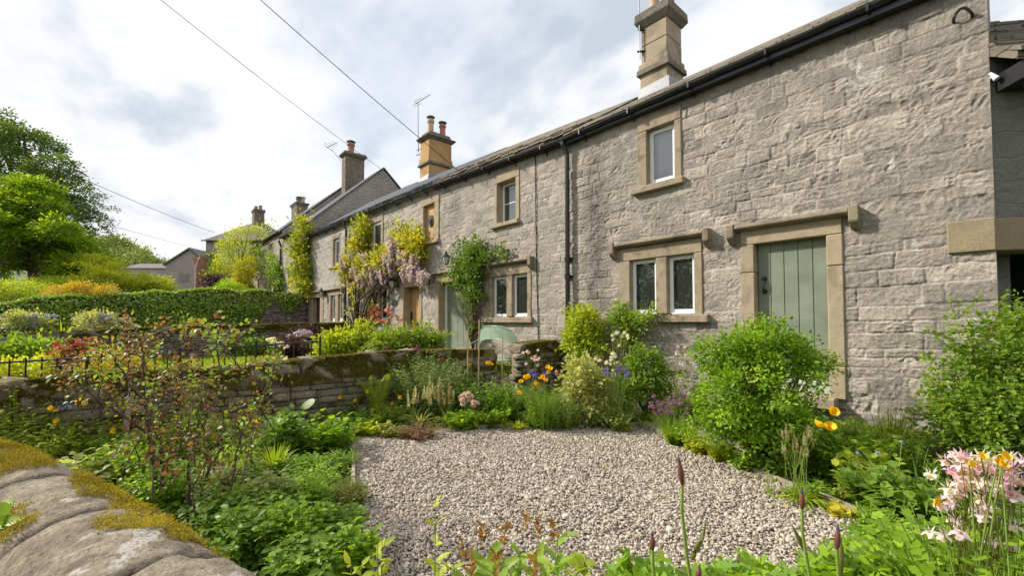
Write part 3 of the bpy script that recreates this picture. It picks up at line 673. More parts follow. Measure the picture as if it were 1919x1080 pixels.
def surround(root, ox0, ox1, zl, zh, ix0, ix1, zi0, zi1, mull=None, mat='dress', y0=-.018, dep=.27, splits=(), sill=None, sillz=None, name='window_surround'):
    """dressed stone jambs, lintel, mullion round an opening (outer ox/z, inner ix/zi)"""
    g = .003; mb = MB()
    zz_ = [zl, *splits, zi1-g]
    for a, b_ in ((ox0, ix0), (ix1, ox1)):
        for k in range(len(zz_)-1): mb.box(a+g, b_, y0+(.004 if k % 2 else 0), dep, zz_[k]+g, zz_[k+1])
    mb.box(ox0+g, ox1-g, y0+.002, dep, zi1, zh-g)
    if mull: mb.box(mull[0], mull[1], y0+.012, dep, zi0, zi1-g)
    o = mb.build(name, mat, root, bevel=.012)
    if sill is not None:
        s = MB(); s.box(sill[0], sill[1], -.085, dep, sillz[0], sillz[1]); s.build('window_sill', mat, root, bevel=.012)
    return o
def hood(root, x0, x1, zt, zb, mat='hood', drop=.2, t=.1, proj=.13):
    """drip mould with turned down label stops"""
    mb = MB()
    def prof(xa, xb):
        b_ = [(xa, -proj*.55, zb), (xb, -proj*.55, zb), (xb, .02, zb), (xa, .02, zb)]; m_ = [(xa, -proj, zb+.035), (xb, -proj, zb+.035), (xb, .02, zb+.035), (xa, .02, zb+.035)]
        t_ = [(xa, -proj*.8, zt), (xb, -proj*.8, zt), (xb, .02, zt+.025), (xa, .02, zt+.025)]
        mb.hexa(b_, m_); mb.hexa([(p[0], p[1], p[2]+.001) for p in m_], t_)
    prof(x0+t, x1-t)
    for a, b_ in ((x0, x0+t-.002), (x1-t+.002, x1)):
        mb.box(a, b_, -proj-.004, .02, zb-drop*.45, zt+.012)
        mb.hexa([(a+.01, -proj*.35, zb-drop), (b_-.01, -proj*.35, zb-drop), (b_-.01, .02, zb-drop), (a+.01, .02, zb-drop)], [(a, -proj-.012, zb-drop*.45-.002), (b_, -proj-.012, zb-drop*.45-.002), (b_, .02, zb-drop*.45-.002), (a, .02, zb-drop*.45-.002)])
    return mb.build('hood_mould', mat, root, bevel=.008)
def window(root, x0, x1, z0, z1, y=.075, fw=.064, glass='glass', bar=False):
    mb = MB(); g = .003
    a, b_, c_, d_ = x0+g, x1-g, z0+g, z1-g
    mb.box(a, a+fw, y, y+.06, c_, d_); mb.box(b_-fw, b_, y, y+.06, c_, d_); mb.box(a+fw, b_-fw, y+.001, y+.059, d_-fw, d_); mb.box(a+fw, b_-fw, y+.001, y+.059, c_, c_+fw*1.35)
    mb.box(a-.0+.01, b_-.01, y-.028, y-.001, c_-.0+.002, c_+.028)
    o = mb.build('window', 'white', root, bevel=.006)
    MB().box(a+fw, b_-fw, y+.024, y+.034, c_+fw*1.35, d_-fw).build('pane', glass, o)
    if bar: MB().box(a+fw, b_-fw, y+.012, y+.022, (z0+z1)/2-.01, (z0+z1)/2+.01).build('glazing_bar', 'white', o)
    return o
def boards(root, x0, x1, z0, z1, y, mat, n, name='door', seed=1):
    mb = MB(); w = (x1-x0)/n
    for i in range(n): mb.box(x0+i*w+.004, x0+(i+1)*w-.004, y, y+.045, z0, z1)
    mb.box(x0, x1, y+.012, y+.05, z0+.001, z1-.001)
    return mb.build(name, mat, root, bevel=.005)
def chimney(root, x0, x1, y0, y1, zb, bands, mat, capmat, pots, capz, flash=None):
    """bands: list of (z0,z1,grow); pots: (x,y,h,r,mat,cowl)"""
    mb = MB()
    for (a, b_, g) in bands:
        mb.box(x0-g, x1+g, y0-g, y1+g, a+.002, b_)
    o = mb.build('chimney', mat, root, bevel=.012)
    groups_ = []
    for c_ in capz:
        if groups_ and abs(groups_[-1][-1][1]-c_[0]) < .02: groups_[-1].append(c_)
        else: groups_.append([c_])
    for gi, gr in enumerate(groups_):
      mb = MB()
      for (a, b_, g, g2) in gr:
        mb.hexa([(x0-g, y0-g, a), (x1+g, y0-g, a), (x1+g, y1+g, a), (x0-g, y1+g, a)], [(x0-g2, y0-g2, b_), (x1+g2, y0-g2, b_), (x1+g2, y1+g2, b_), (x0-g2, y1+g2, b_)])
      mb.build('chimney_cap' if gi == len(groups_)-1 else 'string_course', capmat, o, bevel=.01)
    zt = max(max(c_[1] for c_ in capz), max(b_[1] for b_ in bands))
    for (px_, py_, h, r, pm, cowl) in pots:
        p = MB().lathe((px_, py_, zt-.02), [(r*.9, 0), (r, .02), (r*.88, .06), (r*.82, h*.7), (r*.95, h*.78), (r*1.08, h*.84), (r*1.05, h*.95), (r*.9, h), (r*.75, h-.01)]).build('chimney_pot', pm, o, smooth=False)
        if cowl:
            q = MB(); z = zt-.02+h
            q.lathe((px_, py_, z), [(r*.72, -.04), (r*.72, .05), (r*.66, .055)])
            q.lathe((px_, py_, z+.10), [(r*.5, -.06), (r*1.25, 0.), (r*1.2, .025), (r*.5, .075), (.01, .09)])
            for k in range(3):
                t = k*2.1; q.tube([(px_+r*.6*math.cos(t), py_+r*.6*math.sin(t), z+.04), (px_+r*.9*math.cos(t), py_+r*.9*math.sin(t), z+.11)], .01, 4)
            q.build('cowl', 'cowl', o)
    if flash: flash(o)
    return o

# ---- near cottage
A = thing('stone_cottage', 'near grey rubble cottage end with sage green plank door and two-light window', 'cottage', (-3, 0, -.3))
aw = (fx(1161, 520), fx(1317, 520)); al = (fx(1181, 520), fx(1229, 520), fx(1250, 520), fx(1301, 520))
ad = (fx(1388, 500), fx(1581, 500)); adi = (fx(1414, 500), fx(1549, 500))
au = (fx(1195, 300), fx(1278, 300)); aui = (fx(1212.5, 300), fx(1264, 300))
holes = [(aw[0], aw[1], 1.0, 2.34), (ad[0], ad[1], .0, 2.36), (au[0], au[1], 3.29, 4.62)]
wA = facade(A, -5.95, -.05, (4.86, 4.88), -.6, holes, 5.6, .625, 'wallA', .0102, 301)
v, f = roofmesh(-5.95, -.05, (4.86, 4.88), 0, 5.6, .625, ends=(0, -.01)); rf = mk('roof', v, f, 'slab', A)
eaveslabs(-5.95, -.06, (4.86, 4.88), 0, .625, .15, 5).build('eaves_slates', 'slab', rf)
g_ = gutter(A, -6.05, -.45, 4.80, 4.84)
MB().box(-5.94, -.06, -.14, -.002, 4.70, 4.86).build('fascia', 'black', A)
downpipe(A, -5.93, 4.56, -.4, brs=(2.3, 1.93))
surround(A, aw[0], aw[1], 1.0, 2.34, al[0], al[3], 1.13, 2.11, mull=(al[1], al[2]), mat='dressA', sill=(aw[0]-.03, fx(1331, 600)), sillz=(.985, 1.115))
hood(A, fx(1148, 470), fx(1334, 440), 2.45, 2.36)
window(A, al[0], al[1], 1.117, 2.11); window(A, al[2], al[3], 1.117, 2.11)
surround(A, ad[0], ad[1], .0, 2.36, adi[0], adi[1], .0, 2.13, mat='dress', splits=(.42, 1.72), name='door_surround')
hood(A, fx(1367, 430), fx(1613, 400), 2.43, 2.34, drop=.19, t=.105)
da = boards(A, adi[0]+.004, adi[1]-.004, .2, 2.127, .11, 'green', 5)
MB().box(adi[0]+.002, adi[1]-.002, .085, .15, .035, .2).build('weatherboard', 'greenlow', da, bevel=.01)
MB().box(adi[0]-.1, adi[1]+.1, -.2, .3, -.12, .03).build('doorstep', 'dressA', A, bevel=.015)
hx = fx(1433, 530, .11); mb = MB()
for z in (1.62, 1.44):
    mb.box(hx-.022, hx+.022, .098, .1085, z-.035, z+.035); mb.box(hx-.035, hx+.035, .100, .1085, z-.015, z+.015); mb.tube([(hx, .1085, z), (hx, .07, z)], .013, 6)
mb.tube([(hx, .075, 1.60), (hx+.012, .06, 1.56), (hx, .058, 1.52), (hx-.01, .06, 1.48), (hx, .075, 1.45)], .011, 6)
mb.build('door_handle', 'iron', da)
surround(A, au[0], au[1], 3.40, 4.62, aui[0], aui[1], 3.40, 4.40, mat='dressA', sill=(fx(1186, 360), fx(1284, 340)), sillz=(3.285, 3.40))
window(A, aui[0], aui[1], 3.403, 4.397, glass='glassup', fw=.075, y=.085)
# corner lintel block and orange-stained dressed stones
MB().box(fx(1775, 440), -.046, -.028, .3, 1.75, 2.10).build('corner_lintel_stone', 'quoin', A, bevel=.01)
def chimA(o):
    MB().hexa([(-5.83, 2.40, 6.40), (-4.99, 2.40, 6.40), (-4.99, 3.35, 6.40), (-5.83, 3.35, 6.40)], [(-5.80, 2.43, 6.70), (-5.02, 2.43, 6.74), (-5.02, 3.3, 6.85), (-5.80, 3.3, 6.8)]).build('lead_flashing', 'lead', o)
chimney(A, -5.78, -5.06, 2.45, 3.2, 6.2, [(6.2, 7.12, .0), (7.12, 7.30, .03), (7.30, 7.75, -.02), (7.76, 8.24, -.022)], 'chim', 'chimcap',
        [(-5.55, 2.75, .6, .14, 'potbuff', True), (-5.28, 3.0, .55, .13, 'pot', True)], [(7.02, 7.16, .07, .06), (8.20, 8.34, .0, .10), (8.34, 8.56, .10, .085)], chimA)
# iron ring hook
hk = MB(); p0 = fp(1787, 38); p1 = fp(1822, 28)
hk.tube([p0+V3(0, .02, -.02), p0+V3(0, -.03, -.01)]+[p0+(p1-p0)*t_+V3(0, -.045-.03*math.sin(math.pi*t_), .075*math.sin(math.pi*t_)) for t_ in np.linspace(.06, .94, 9)]+[p1+V3(0, -.03, -.0), p1+V3(0, .02, -.01)], .015, 7)
tag(hk.build('iron_hook', 'iron'), 'curved black iron hook high on the bare rubble wall', 'hook')

# ---- middle cottage
B = thing('stone_cottage', 'pale rubble cottage with narrow sage green door behind the climbing rose', 'cottage', (-8.6, 0, -.3))
bw_ = (fx(910, 560), fx(996, 560)); bl = (fx(922, 560), fx(949, 560), fx(959.5, 560), fx(988, 560))
bu = (fx(927, 380), fx(974, 380)); bui = (fx(932, 380), fx(966.5, 380))
bd_ = (fx(817, 570), fx(893, 570)); bdi = (fx(823, 570), fx(880, 570))
BX0 = bd_[0]-.01
holes = [(bw_[0], bw_[1], 1.0, 2.36), (bu[0], bu[1], 3.32, 4.70), (bd_[0], bd_[1], .0, 2.38)]
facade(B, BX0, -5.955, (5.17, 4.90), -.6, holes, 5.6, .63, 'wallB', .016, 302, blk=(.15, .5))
v, f = roofmesh(BX0, -5.955, (5.17, 4.90), 0, 5.6, .63); rf = mk('roof', v, f, 'slab', B)
eaveslabs(BX0, -5.955, (5.17, 4.90), 0, .63, .15, 6).build('eaves_slates', 'slab', rf)
gutter(B, BX0, -6.07, 5.07, 4.80)
mb = MB(); mb.hexa([(BX0+.01, -.12, 4.98), (-5.97, -.12, 4.73), (-5.97, -.002, 4.73), (BX0+.01, -.002, 4.98)], [(BX0+.01, -.12, 5.16), (-5.97, -.12, 4.89), (-5.97, -.002, 4.89), (BX0+.01, -.002, 5.16)]); mb.build('fascia', 'black', B)
surround(B, bw_[0], bw_[1], 1.0, 2.36, bl[0], bl[3], 1.12, 2.12, mull=(bl[1], bl[2]), mat='dressA', sill=(fx(904, 600), fx(1000, 600)), sillz=(.97, 1.10))
hood(B, fx(917, 500), fx(1001, 490), 2.47, 2.38)
window(B, bl[0], bl[1], 1.103, 2.12); window(B, bl[2], bl[3], 1.103, 2.12)
surround(B, bu[0], bu[1], 3.43, 4.70, bui[0], bui[1], 3.43, 4.46, mat='dress', sill=(fx(922, 425), fx(974, 415)), sillz=(3.33, 3.43), dep=.3)
window(B, bui[0], bui[1], 3.433, 4.457, y=.17, glass='glassup', fw=.06, bar=True)
surround(B, bd_[0], bd_[1], .0, 2.38, bdi[0], bdi[1], .0, 2.14, mat='dress', name='door_surround', dep=.34)
hood(B, fx(811, 515), fx(893, 505), 2.47, 2.38)
mb = MB(); mb.box(bdi[0]+.003, bdi[0]+.09, .2, .28, .05, 2.135); mb.box(bdi[1]-.06, bdi[1]-.003, .2, .28, .05, 2.135); mb.build('door_frame', 'white', B)
boards(B, bdi[0]+.094, bdi[1]-.064, .05, 2.12, .23, 'green', 5)
MB().box(bd_[0]-.03, bd_[1]+.03, -.25, .25, -.15, .045).build('doorstep', 'dressA', B, bevel=.015)
cb_ = MB(); cx0 = fx(1004, 300); cb_.tube([(cx0-.02, -.01, 4.9), (cx0, -.012, 4.4), (cx0+.015, -.012, 3.2), (cx0+.03, -.012, 2.2), (cx0+.07, -.012, 1.2), (cx0+.09, -.012, .3)], .011, 5)
cb_.build('wall_cable', 'cable', B)

# ---- third cottage (wisteria, pale oak door, blind upper opening)
C3 = thing('stone_cottage', 'wisteria clad rubble cottage with pale oak door and blocked upper opening', 'cottage', (-15, 0, -.3))
CX1 = BX0-.005; CX0 = -18.3
cn = (fx(788, 420), fx(823, 420)); cni = (fx(794, 420), fx(815, 420)-.02)
cdr = (fx(752, 570), fx(791, 570)); cdi = (fx(757, 570), fx(786, 570))
cw = (fx(683, 560), fx(729, 560)); cl_ = (fx(692, 560), fx(707, 560), fx(711.5, 560), fx(725, 560))
cu = (fx(694, 450), fx(718, 450)); cui = (fx(698, 450), fx(714, 450))
holes = [(cn[0], CX1, 3.36, 4.85), (cdr[0], cdr[1], .0, 2.36), (cw[0], cw[1], .95, 2.42), (cu[0], cu[1], 3.5, 4.95)]
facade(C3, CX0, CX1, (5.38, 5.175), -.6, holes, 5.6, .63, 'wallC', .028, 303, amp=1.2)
v, f = roofmesh(CX0, CX1, (5.38, 5.175), 0, 5.6, (.69, .635)); rf = mk('roof', v, f, 'slate', C3)
eaveslabs(CX0, CX1, (5.38, 5.175), 0, .64, .15, 8, w=(.25, .35), th=.014).build('eaves_slates', 'slate', rf)
gutter(C3, CX0, CX1-.01, 5.28, 5.075)
surround(C3, cn[0], cn[1], 3.47, 4.85, cni[0], cni[1], 3.47, 4.62, mat='dress', sill=(fx(787, 455), fx(823.5, 448)), sillz=(3.37, 3.47))
pn = boards(C3, cni[0]+.003, cni[1]-.003, 3.48, 4.615, .10, 'oak', 3, 'opening_panel')
surround(C3, cdr[0], cdr[1], .0, 2.36, cdi[0], cdi[1], .0, 2.14, mat='dress', name='door_surround', dep=.32)
dr = boards(C3, cdi[0]+.003, cdi[1]-.003, .05, 2.13, .27, 'oak', 5)
zq = (1.2, 1.0); dx = fx(772, 590, .27); MB().box(dx-.05, dx+.05, .245, .268, 1.0, 1.32).build('door_handle', 'iron', dr)
dx = fx(784, 600, .27); MB().box(dx-.13, dx+.13, .25, .268, .83, .98).build('letterbox', 'iron', dr)
surround(C3, cw[0], cw[1], 1.05, 2.42, cl_[0], cl_[3], 1.05, 2.2, mull=(cl_[1], cl_[2]), mat='dressA', sill=(fx(683, 600), fx(730, 600)), sillz=(.93, 1.05))
hood(C3, fx(681, 540), fx(730, 530), 2.52, 2.44)
window(C3, cl_[0], cl_[1], 1.053, 2.2, fw=.07); window(C3, cl_[2], cl_[3], 1.053, 2.2, fw=.07)
surround(C3, cu[0], cu[1], 3.6, 4.95, cui[0], cui[1], 3.6, 4.73, mat='dressA')
window(C3, cui[0], cui[1], 3.5, 4.73, y=.04, fw=.09, glass='glassup')
downpipe(C3, -18.35, 5.0, -.3, r=.05, brs=(3.4, 1.2))
def chimB(o):
    MB().hexa([(-16.8, 2.42, 6.9), (-15.94, 2.42, 6.9), (-15.94, 3.5, 6.9), (-16.8, 3.5, 6.9)], [(-16.78, 2.47, 7.22), (-15.95, 2.47, 7.28), (-15.95, 3.5, 7.6), (-16.78, 3.5, 7.5)]).build('lead_flashing', 'lead', o)
chimney(C3, -16.75, -15.98, 2.5, 3.65, 6.2, [(6.2, 7.85, .0), (7.85, 8.1, .025), (8.1, 8.85, -.01)], 'orange', 'chimcap',
        [(-16.45, 2.85, .7, .15, 'potbuff', True), (-16.2, 3.3, .5, .15, 'pot', True)], [(7.75, 7.88, .09, .05), (8.83, 8.95, .02, .14), (8.95, 9.0, .14, .12), (9.0, 9.2, .0, -.06)], chimB)

# ---- fourth cottage (brown door)
D4 = thing('stone_cottage', 'small grey rubble cottage with dark brown door at the low end of the slate roof', 'cottage', (-21, 0, -.3))
DX1 = CX0-.005; DX0 = -23.95
dd = (fx(580, 580), fx(606, 580)); ddi = (fx(586, 580), fx(600, 580))
dw = (fx(613.5, 580), fx(644.5, 580)); dl = (fx(620, 580), fx(627.5, 580), fx(633.5, 580), fx(642, 580))
du_ = (fx(621, 470), fx(637, 470)); dui = (fx(625, 470), fx(635.5, 470))
holes = [(dd[0], dd[1], .0, 2.4), (dw[0], dw[1], .95, 2.4), (du_[0], du_[1], 3.4, 4.95)]
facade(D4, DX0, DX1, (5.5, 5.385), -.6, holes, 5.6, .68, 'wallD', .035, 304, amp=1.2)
v, f = roofmesh(DX0, DX1, (5.5, 5.385), 0, 5.6, (.70, .69)); rf = mk('roof', v, f, 'slate', D4)
eaveslabs(DX0, DX1, (5.5, 5.385), 0, .68, .15, 9, w=(.25, .35), th=.014).build('eaves_slates', 'slate', rf)
gutter(D4, DX0, DX1-.01, 5.40, 5.285)
surround(D4, dd[0], dd[1], .0, 2.4, ddi[0], ddi[1], .0, 2.18, mat='dress', name='door_surround')
boards(D4, ddi[0]+.003, ddi[1]-.003, .05, 2.17, .2, 'darkwood', 3)
surround(D4, dw[0], dw[1], 1.0, 2.4, dl[0], dl[3], 1.0, 2.18, mull=(dl[1], dl[2]), mat='dressA', sill=(dw[0]-.05, dw[1]+.05), sillz=(.89, 1.0))
window(D4, dl[0], dl[1], 1.003, 2.18, fw=.1); window(D4, dl[2], dl[3], 1.003, 2.18, fw=.1)
hood(D4, fx(577, 560), fx(606, 556), 2.5, 2.41); hood(D4, fx(608, 550), fx(645, 545), 2.5, 2.41)
surround(D4, du_[0], du_[1], 3.5, 4.95, dui[0], dui[1], 3.5, 4.74, mat='dressA', sill=(fx(618, 500), fx(638, 490)), sillz=(3.4, 3.5))
window(D4, dui[0], dui[1], 3.503, 4.737, fw=.11, glass='glassup')

# ---- tall cottages further up the street
E5 = thing('stone_cottage', 'taller stone house with slate roof and bare rubble gable behind the low slate roof', 'cottage', (-26.6, 0, .9))
EX1 = -24.0; EX0 = -29.28
he = [(fx(538, 520), fx(547, 520), 2.95, 4.1)]
zE = 6.15; rE = 4.13; pE = (10.0-zE)/rE
v, f = wallmesh(EX0, EX1, (zE, zE), -.2, he, 0, 8.26, pE); mk('wall', v, f, 'wallE', E5)
v, f = roofmesh(EX0, EX1, (zE, zE), 0, 8.26, pE, ends=(0, .06), th=.07); rf = mk('roof', v, f, 'slate', E5)
gutter(E5, EX0, EX1, zE-.02, zE-.05, r=.08)
downpipe(E5, EX0+.05, zE-.4, .6, r=.06)
surround(E5, *he[0], he[0][0]+.25, he[0][1]-.25, 3.1, 3.95, mat='dress'); window(E5, he[0][0]+.25, he[0][1]-.25, 3.1, 3.95, fw=.1)
# verge stones along the gable
mb = MB()
for s_ in range(14):
    t0, t1 = s_/14, (s_+.97)/14
    y0_, y1_ = -.1+t0*(rE+.1), -.1+t1*(rE+.1); z0_, z1_ = zE+y0_*pE-.06, zE+y1_*pE-.06
    mb.hexa([(EX1-.1, y0_, z0_), (EX1+.03, y0_, z0_), (EX1+.03, y1_, z1_), (EX1-.1, y1_, z1_)], [(EX1-.1, y0_, z0_+.09), (EX1+.03, y0_, z0_+.09), (EX1+.03, y1_, z1_+.09), (EX1-.1, y1_, z1_+.09)])
mb.build('verge_stones', 'dressA', rf)
xq = fp(647, 345, 3.3)[0]; yq = fpx(683, 300, xq)[1]; zq_ = fp(647, 290, 3.3)[2]
chimney(E5, fp(640, 345, 3.3)[0], xq, 3.3, yq, 8.0, [(8.0, zq_, .0)], 'chimblock', 'chimcap', [(xq-.55, yq-.7, .8, .24, 'pot', True)], [(zq_-.1, zq_+.08, .0, .16), (zq_+.08, zq_+.26, .16, .08)])
F6 = thing('stone_cottage', 'far end house of the row with white upper casement and stone window surrounds', 'cottage', (-35, 0, 1.4))
FX1 = EX0-.01; FX0 = -38.3; zF = 6.62
fu = (fx(505, 460), fx(513.5, 460)); f1 = (fx(482, 530), fx(489, 530)); f2 = (fx(496, 530), fx(508, 530))
hf = [(fu[0], fu[1], 5.3, 6.35), (f1[0], f1[1], 3.0, 4.3), (f2[0], f2[1], 3.0, 4.3)]
v, f = wallmesh(FX0, FX1, (zF, zF), .2, hf, 0, 8.26, pE); mk('wall', v, f, 'wallE', F6)
v, f = roofmesh(FX0, FX1, (zF, zF), 0, 8.26, pE, th=.07); mk('roof', v, f, 'slate', F6)
gutter(F6, FX0, FX1-.05, zF-.02, zF-.02, r=.08)
for (a_, b_, lo_, hi_), ml in zip(hf, (0, 0, 1)):
    q = (b_-a_)*.22
    surround(F6, a_, b_, lo_, hi_, a_+q, b_-q*.7, lo_+.1, hi_-.18, mat='dressA', sill=(a_-.1, b_+.1), sillz=(lo_-.1, lo_+.1), mull=((a_+b_)/2-.12, (a_+b_)/2+.12) if ml else None)
    window(F6, a_+q, b_-q*.7, lo_+.1, hi_-.18, fw=.12, bar=not ml)
xq = fp(556, 400, 3.6)[0]; yq = fpx(577, 385, xq)[1]; zq_ = fp(556, 383, 3.6)[2]
chimney(F6, fp(546, 400, 3.6)[0], xq, 3.6, yq, 8.5, [(8.5, zq_, .0)], 'chimblock', 'chimcap', [(xq-.6, 4.2, .7, .24, 'potbuff', False), (xq-.6, yq-.6, .5, .22, 'cowl', True)], [(zq_-.1, zq_+.2, .0, .14)])

# ---- barn at the right, turned away from the cottage end
BN = thing('stone_barn', 'low shaded barn at the cottage corner with a black open doorway', 'barn', (.8, .8, -.4))
bdir = norm(V3(.78, .63, 0)); bnr = V3(.63, -.78, 0)
def bpt(s, o_, z): p = V3(-.06, .02, 0)+bdir*s-bnr*o_; return (p[0], p[1], z)
mb = MB()
def bslab(s0, s1, o0, o1, z0, z1, mb_):
    mb_.hexa([bpt(s0, o0, z0), bpt(s1, o0, z0), bpt(s1, o1, z0), bpt(s0, o1, z0)], [bpt(s0, o0, z1), bpt(s1, o0, z1), bpt(s1, o1, z1), bpt(s0, o1, z1)])
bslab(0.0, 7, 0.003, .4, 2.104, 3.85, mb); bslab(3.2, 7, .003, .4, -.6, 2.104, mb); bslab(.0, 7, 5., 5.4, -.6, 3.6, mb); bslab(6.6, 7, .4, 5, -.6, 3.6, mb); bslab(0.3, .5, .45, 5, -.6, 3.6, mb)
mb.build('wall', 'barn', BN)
mb = MB(); bslab(.0, 3.3, -.008, .36, 1.75, 2.10, mb); mb.build('door_lintel', 'quoin', BN, bevel=.01)
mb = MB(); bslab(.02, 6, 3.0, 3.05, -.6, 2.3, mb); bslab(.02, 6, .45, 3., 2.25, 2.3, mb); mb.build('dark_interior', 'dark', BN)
mb = MB(); zr = 4.55
for o0, z0, o1, z1 in ((-.32, 3.62, 2.7, 5.72), (2.7, 5.72, 5.6, 3.64)):
    mb.hexa([bpt(.0, o0, z0), bpt(7.2, o0, z0), bpt(7.2, o1, z1), bpt(.0, o1, z1)], [bpt(.0, o0, z0+.08), bpt(7.2, o0, z0+.08), bpt(7.2, o1, z1+.08), bpt(.0, o1, z1+.08)])
rg = np.random.default_rng(4)
for r_ in range(11):
    s_ = -.0
    while s_ < 7:
        w_ = rg.uniform(.3, .7); o_ = -.36+r_*.27; z_ = 3.69+(o_+.36)*.695+rg.normal()*.008
        mb.hexa([bpt(s_, o_, z_), bpt(s_+w_-.01, o_, z_), bpt(s_+w_-.01, o_+.4, z_+.25), bpt(s_, o_+.4, z_+.25)], [bpt(s_, o_, z_+.045), bpt(s_+w_-.01, o_, z_+.045+rg.normal()*.006), bpt(s_+w_-.01, o_+.4, z_+.285), bpt(s_, o_+.4, z_+.285)]); s_ += w_
mb.build('roof', 'barnslab', BN)
mb = MB(); bslab(.06, 7, -.33, -.003, 3.44, 3.62, mb); mb.build('fascia', 'black', BN)
mb = MB(); mb.tube([bpt(.05, -.36, 3.50), bpt(7, -.36, 3.52)], .07, 10); mb.build('gutter', 'black', BN)
mb = MB(); mb.tube([(-.05, .05, 3.60), (-.02, -.02, 3.60)], .02, 8); mb.tube([(-.045, -.01, 3.64), (-.0, -.035, 3.55)], [.012, .028], 10)
tag(mb.build('security_light', 'white'), 'small white floodlight under the barn eaves at the cottage corner', 'lamp')
# ------------------------------------------------------------------ dry stone garden walls
def boxtmpl(n=3, rnd=.22):
    vs = {}; V = []; Fc = []
    def vid(p):
        k = tuple(np.round(p, 4))
        if k not in vs: vs[k] = len(V); V.append(p)
        return vs[k]
    g = np.linspace(-1, 1, n+1)
    for ax in range(3):
        for s in (-1, 1):
            for i in range(n):
                for j in range(n):
                    q = []
                    for a, b_ in ((i, j), (i+1, j), (i+1, j+1), (i, j+1)):
                        p = np.zeros(3); p[ax] = s; p[(ax+1) % 3] = g[a]; p[(ax+2) % 3] = g[b_]; q.append(vid(p))
                    Fc.append(q if s > 0 else q[::-1])
    V = np.array(V); V = V*(1-rnd)+rnd*norm(V)*1.25
    return V*.5, Fc
BT, BF = boxtmpl(); BT2, BF2 = boxtmpl(5, .1)
def drymat(name, a, b_, mossc=(.13, .115, .03), moss=.5):
    m, nt, b = newmat(name)
    at = nd(nt, 'ShaderNodeAttribute', attribute_name='tint'); P = position(nt)
    n1 = noise(nt, P, 9., 6, .65); n2 = noise(nt, P, 45., 4); n3 = noise(nt, P, 2.3, 5, .65)
    c = mixc(nt, mth(nt, 'ADD', mth(nt, 'MULTIPLY', at.outputs['Fac'], .6), mth(nt, 'MULTIPLY', mth(nt, 'SUBTRACT', n1, .3), .8), clamp=True), b_, a)
    c = mixc(nt, ramp(nt, n3, [(.5, 0.), (.62, moss)]), c, mossc)
    c = mixc(nt, ramp(nt, noise(nt, P, 6., 6, .7, .5), [(.6, 0.), (.68, .7)]), c, (.46, .44, .40))
    nt.links.new(c, b.inputs['Base Color']); b.inputs['Roughness'].default_value = .95; b.inputs['Specular IOR Level'].default_value = .1
    bump(nt, b, mth(nt, 'ADD', mth(nt, 'MULTIPLY', n1, 1.5), mth(nt, 'MULTIPLY', n2, .5)), .02); return m
M['dry'] = drymat('dry_stone', (.34, .30, .26), (.15, .13, .11))
M['drymossy'] = drymat('mossy_dry_stone', (.36, .305, .235), (.13, .11, .08), mossc=(.15, .12, .03), moss=.9)
class Path2:
    def __init__(s, pts):
        s.p = np.array(pts, float); d = np.linalg.norm(np.diff(s.p[:, :2], axis=0), axis=1); s.s = np.concatenate([[0], np.cumsum(d)]); s.L = s.s[-1]
    def at(s, t): return np.array([np.interp(t, s.s, s.p[:, k]) for k in range(s.p.shape[1])]).T
    def tan(s, t): a = s.at(np.asarray(t)+.05)[..., :2]-s.at(np.asarray(t)-.05)[..., :2]; return a/(np.linalg.norm(a, axis=-1, keepdims=True)+1e-9)
def stones(lf, path, zb, ztopoff, thick, rg, course=(.07, .13), length=(.16, .42), jit=.018, sides=(-1, 1)):
    for side in sides:
        z = zb
        while True:
            h = rg.uniform(*course); t = rg.uniform(-.2, 0)
            if z > path.p[:, 2].max()-ztopoff: break
            ts = []; ls = []
            while t < path.L: l = rg.uniform(*length); ts.append(t+l/2); ls.append(l); t += l
            ts = np.array(ts); ls = np.array(ls); ok = (ts > 0) & (ts < path.L); ts = ts[ok]; ls = ls[ok]
            c = path.at(ts); ok = z+h*.6 < c[:, 2]-ztopoff; ts, ls, c = ts[ok], ls[ok], c[ok]
            if len(ts):
                tg = path.tan(ts); nr = np.stack([-tg[:, 1], tg[:, 0]], 1)
                d = thick/2*1.02; off = side*(thick/4)+rg.normal(size=len(ts))*jit
                V = BT[None]*np.stack([ls*.97, np.full(len(ts), d), np.full(len(ts), h*.95)], 1)[:, None]
                V = V+.25*np.minimum(ls, h)[:, None, None]*.35*rg.normal(size=V.shape)*.35
                W_ = c[:, None, :3]*[1, 1, 0]+V[..., 0:1]*np.concatenate([tg, 0*ts[:, None]], 1)[:, None]+(V[..., 1:2]+off[:, None, None])*np.concatenate([nr, 0*ts[:, None]], 1)[:, None]
                W_[..., 2] += z+h/2+V[..., 2]
                put(lf, W_, rg.random(len(ts)))
            z += h
def put(lf, W_, tint, FQ=None):
    N, k, _ = W_.shape; f = np.array(BF if FQ is None else FQ)
    lf.V.append(W_.reshape(-1, 3).astype(np.float32)); lf.Fi.append((f.ravel()[None]+(np.arange(N)*k)[:, None]+lf.n).ravel())
    lf.Fn.append(np.full(N*len(f), 4)); lf.T.append(np.repeat(tint, k).astype(np.float32)); lf.n += N*k
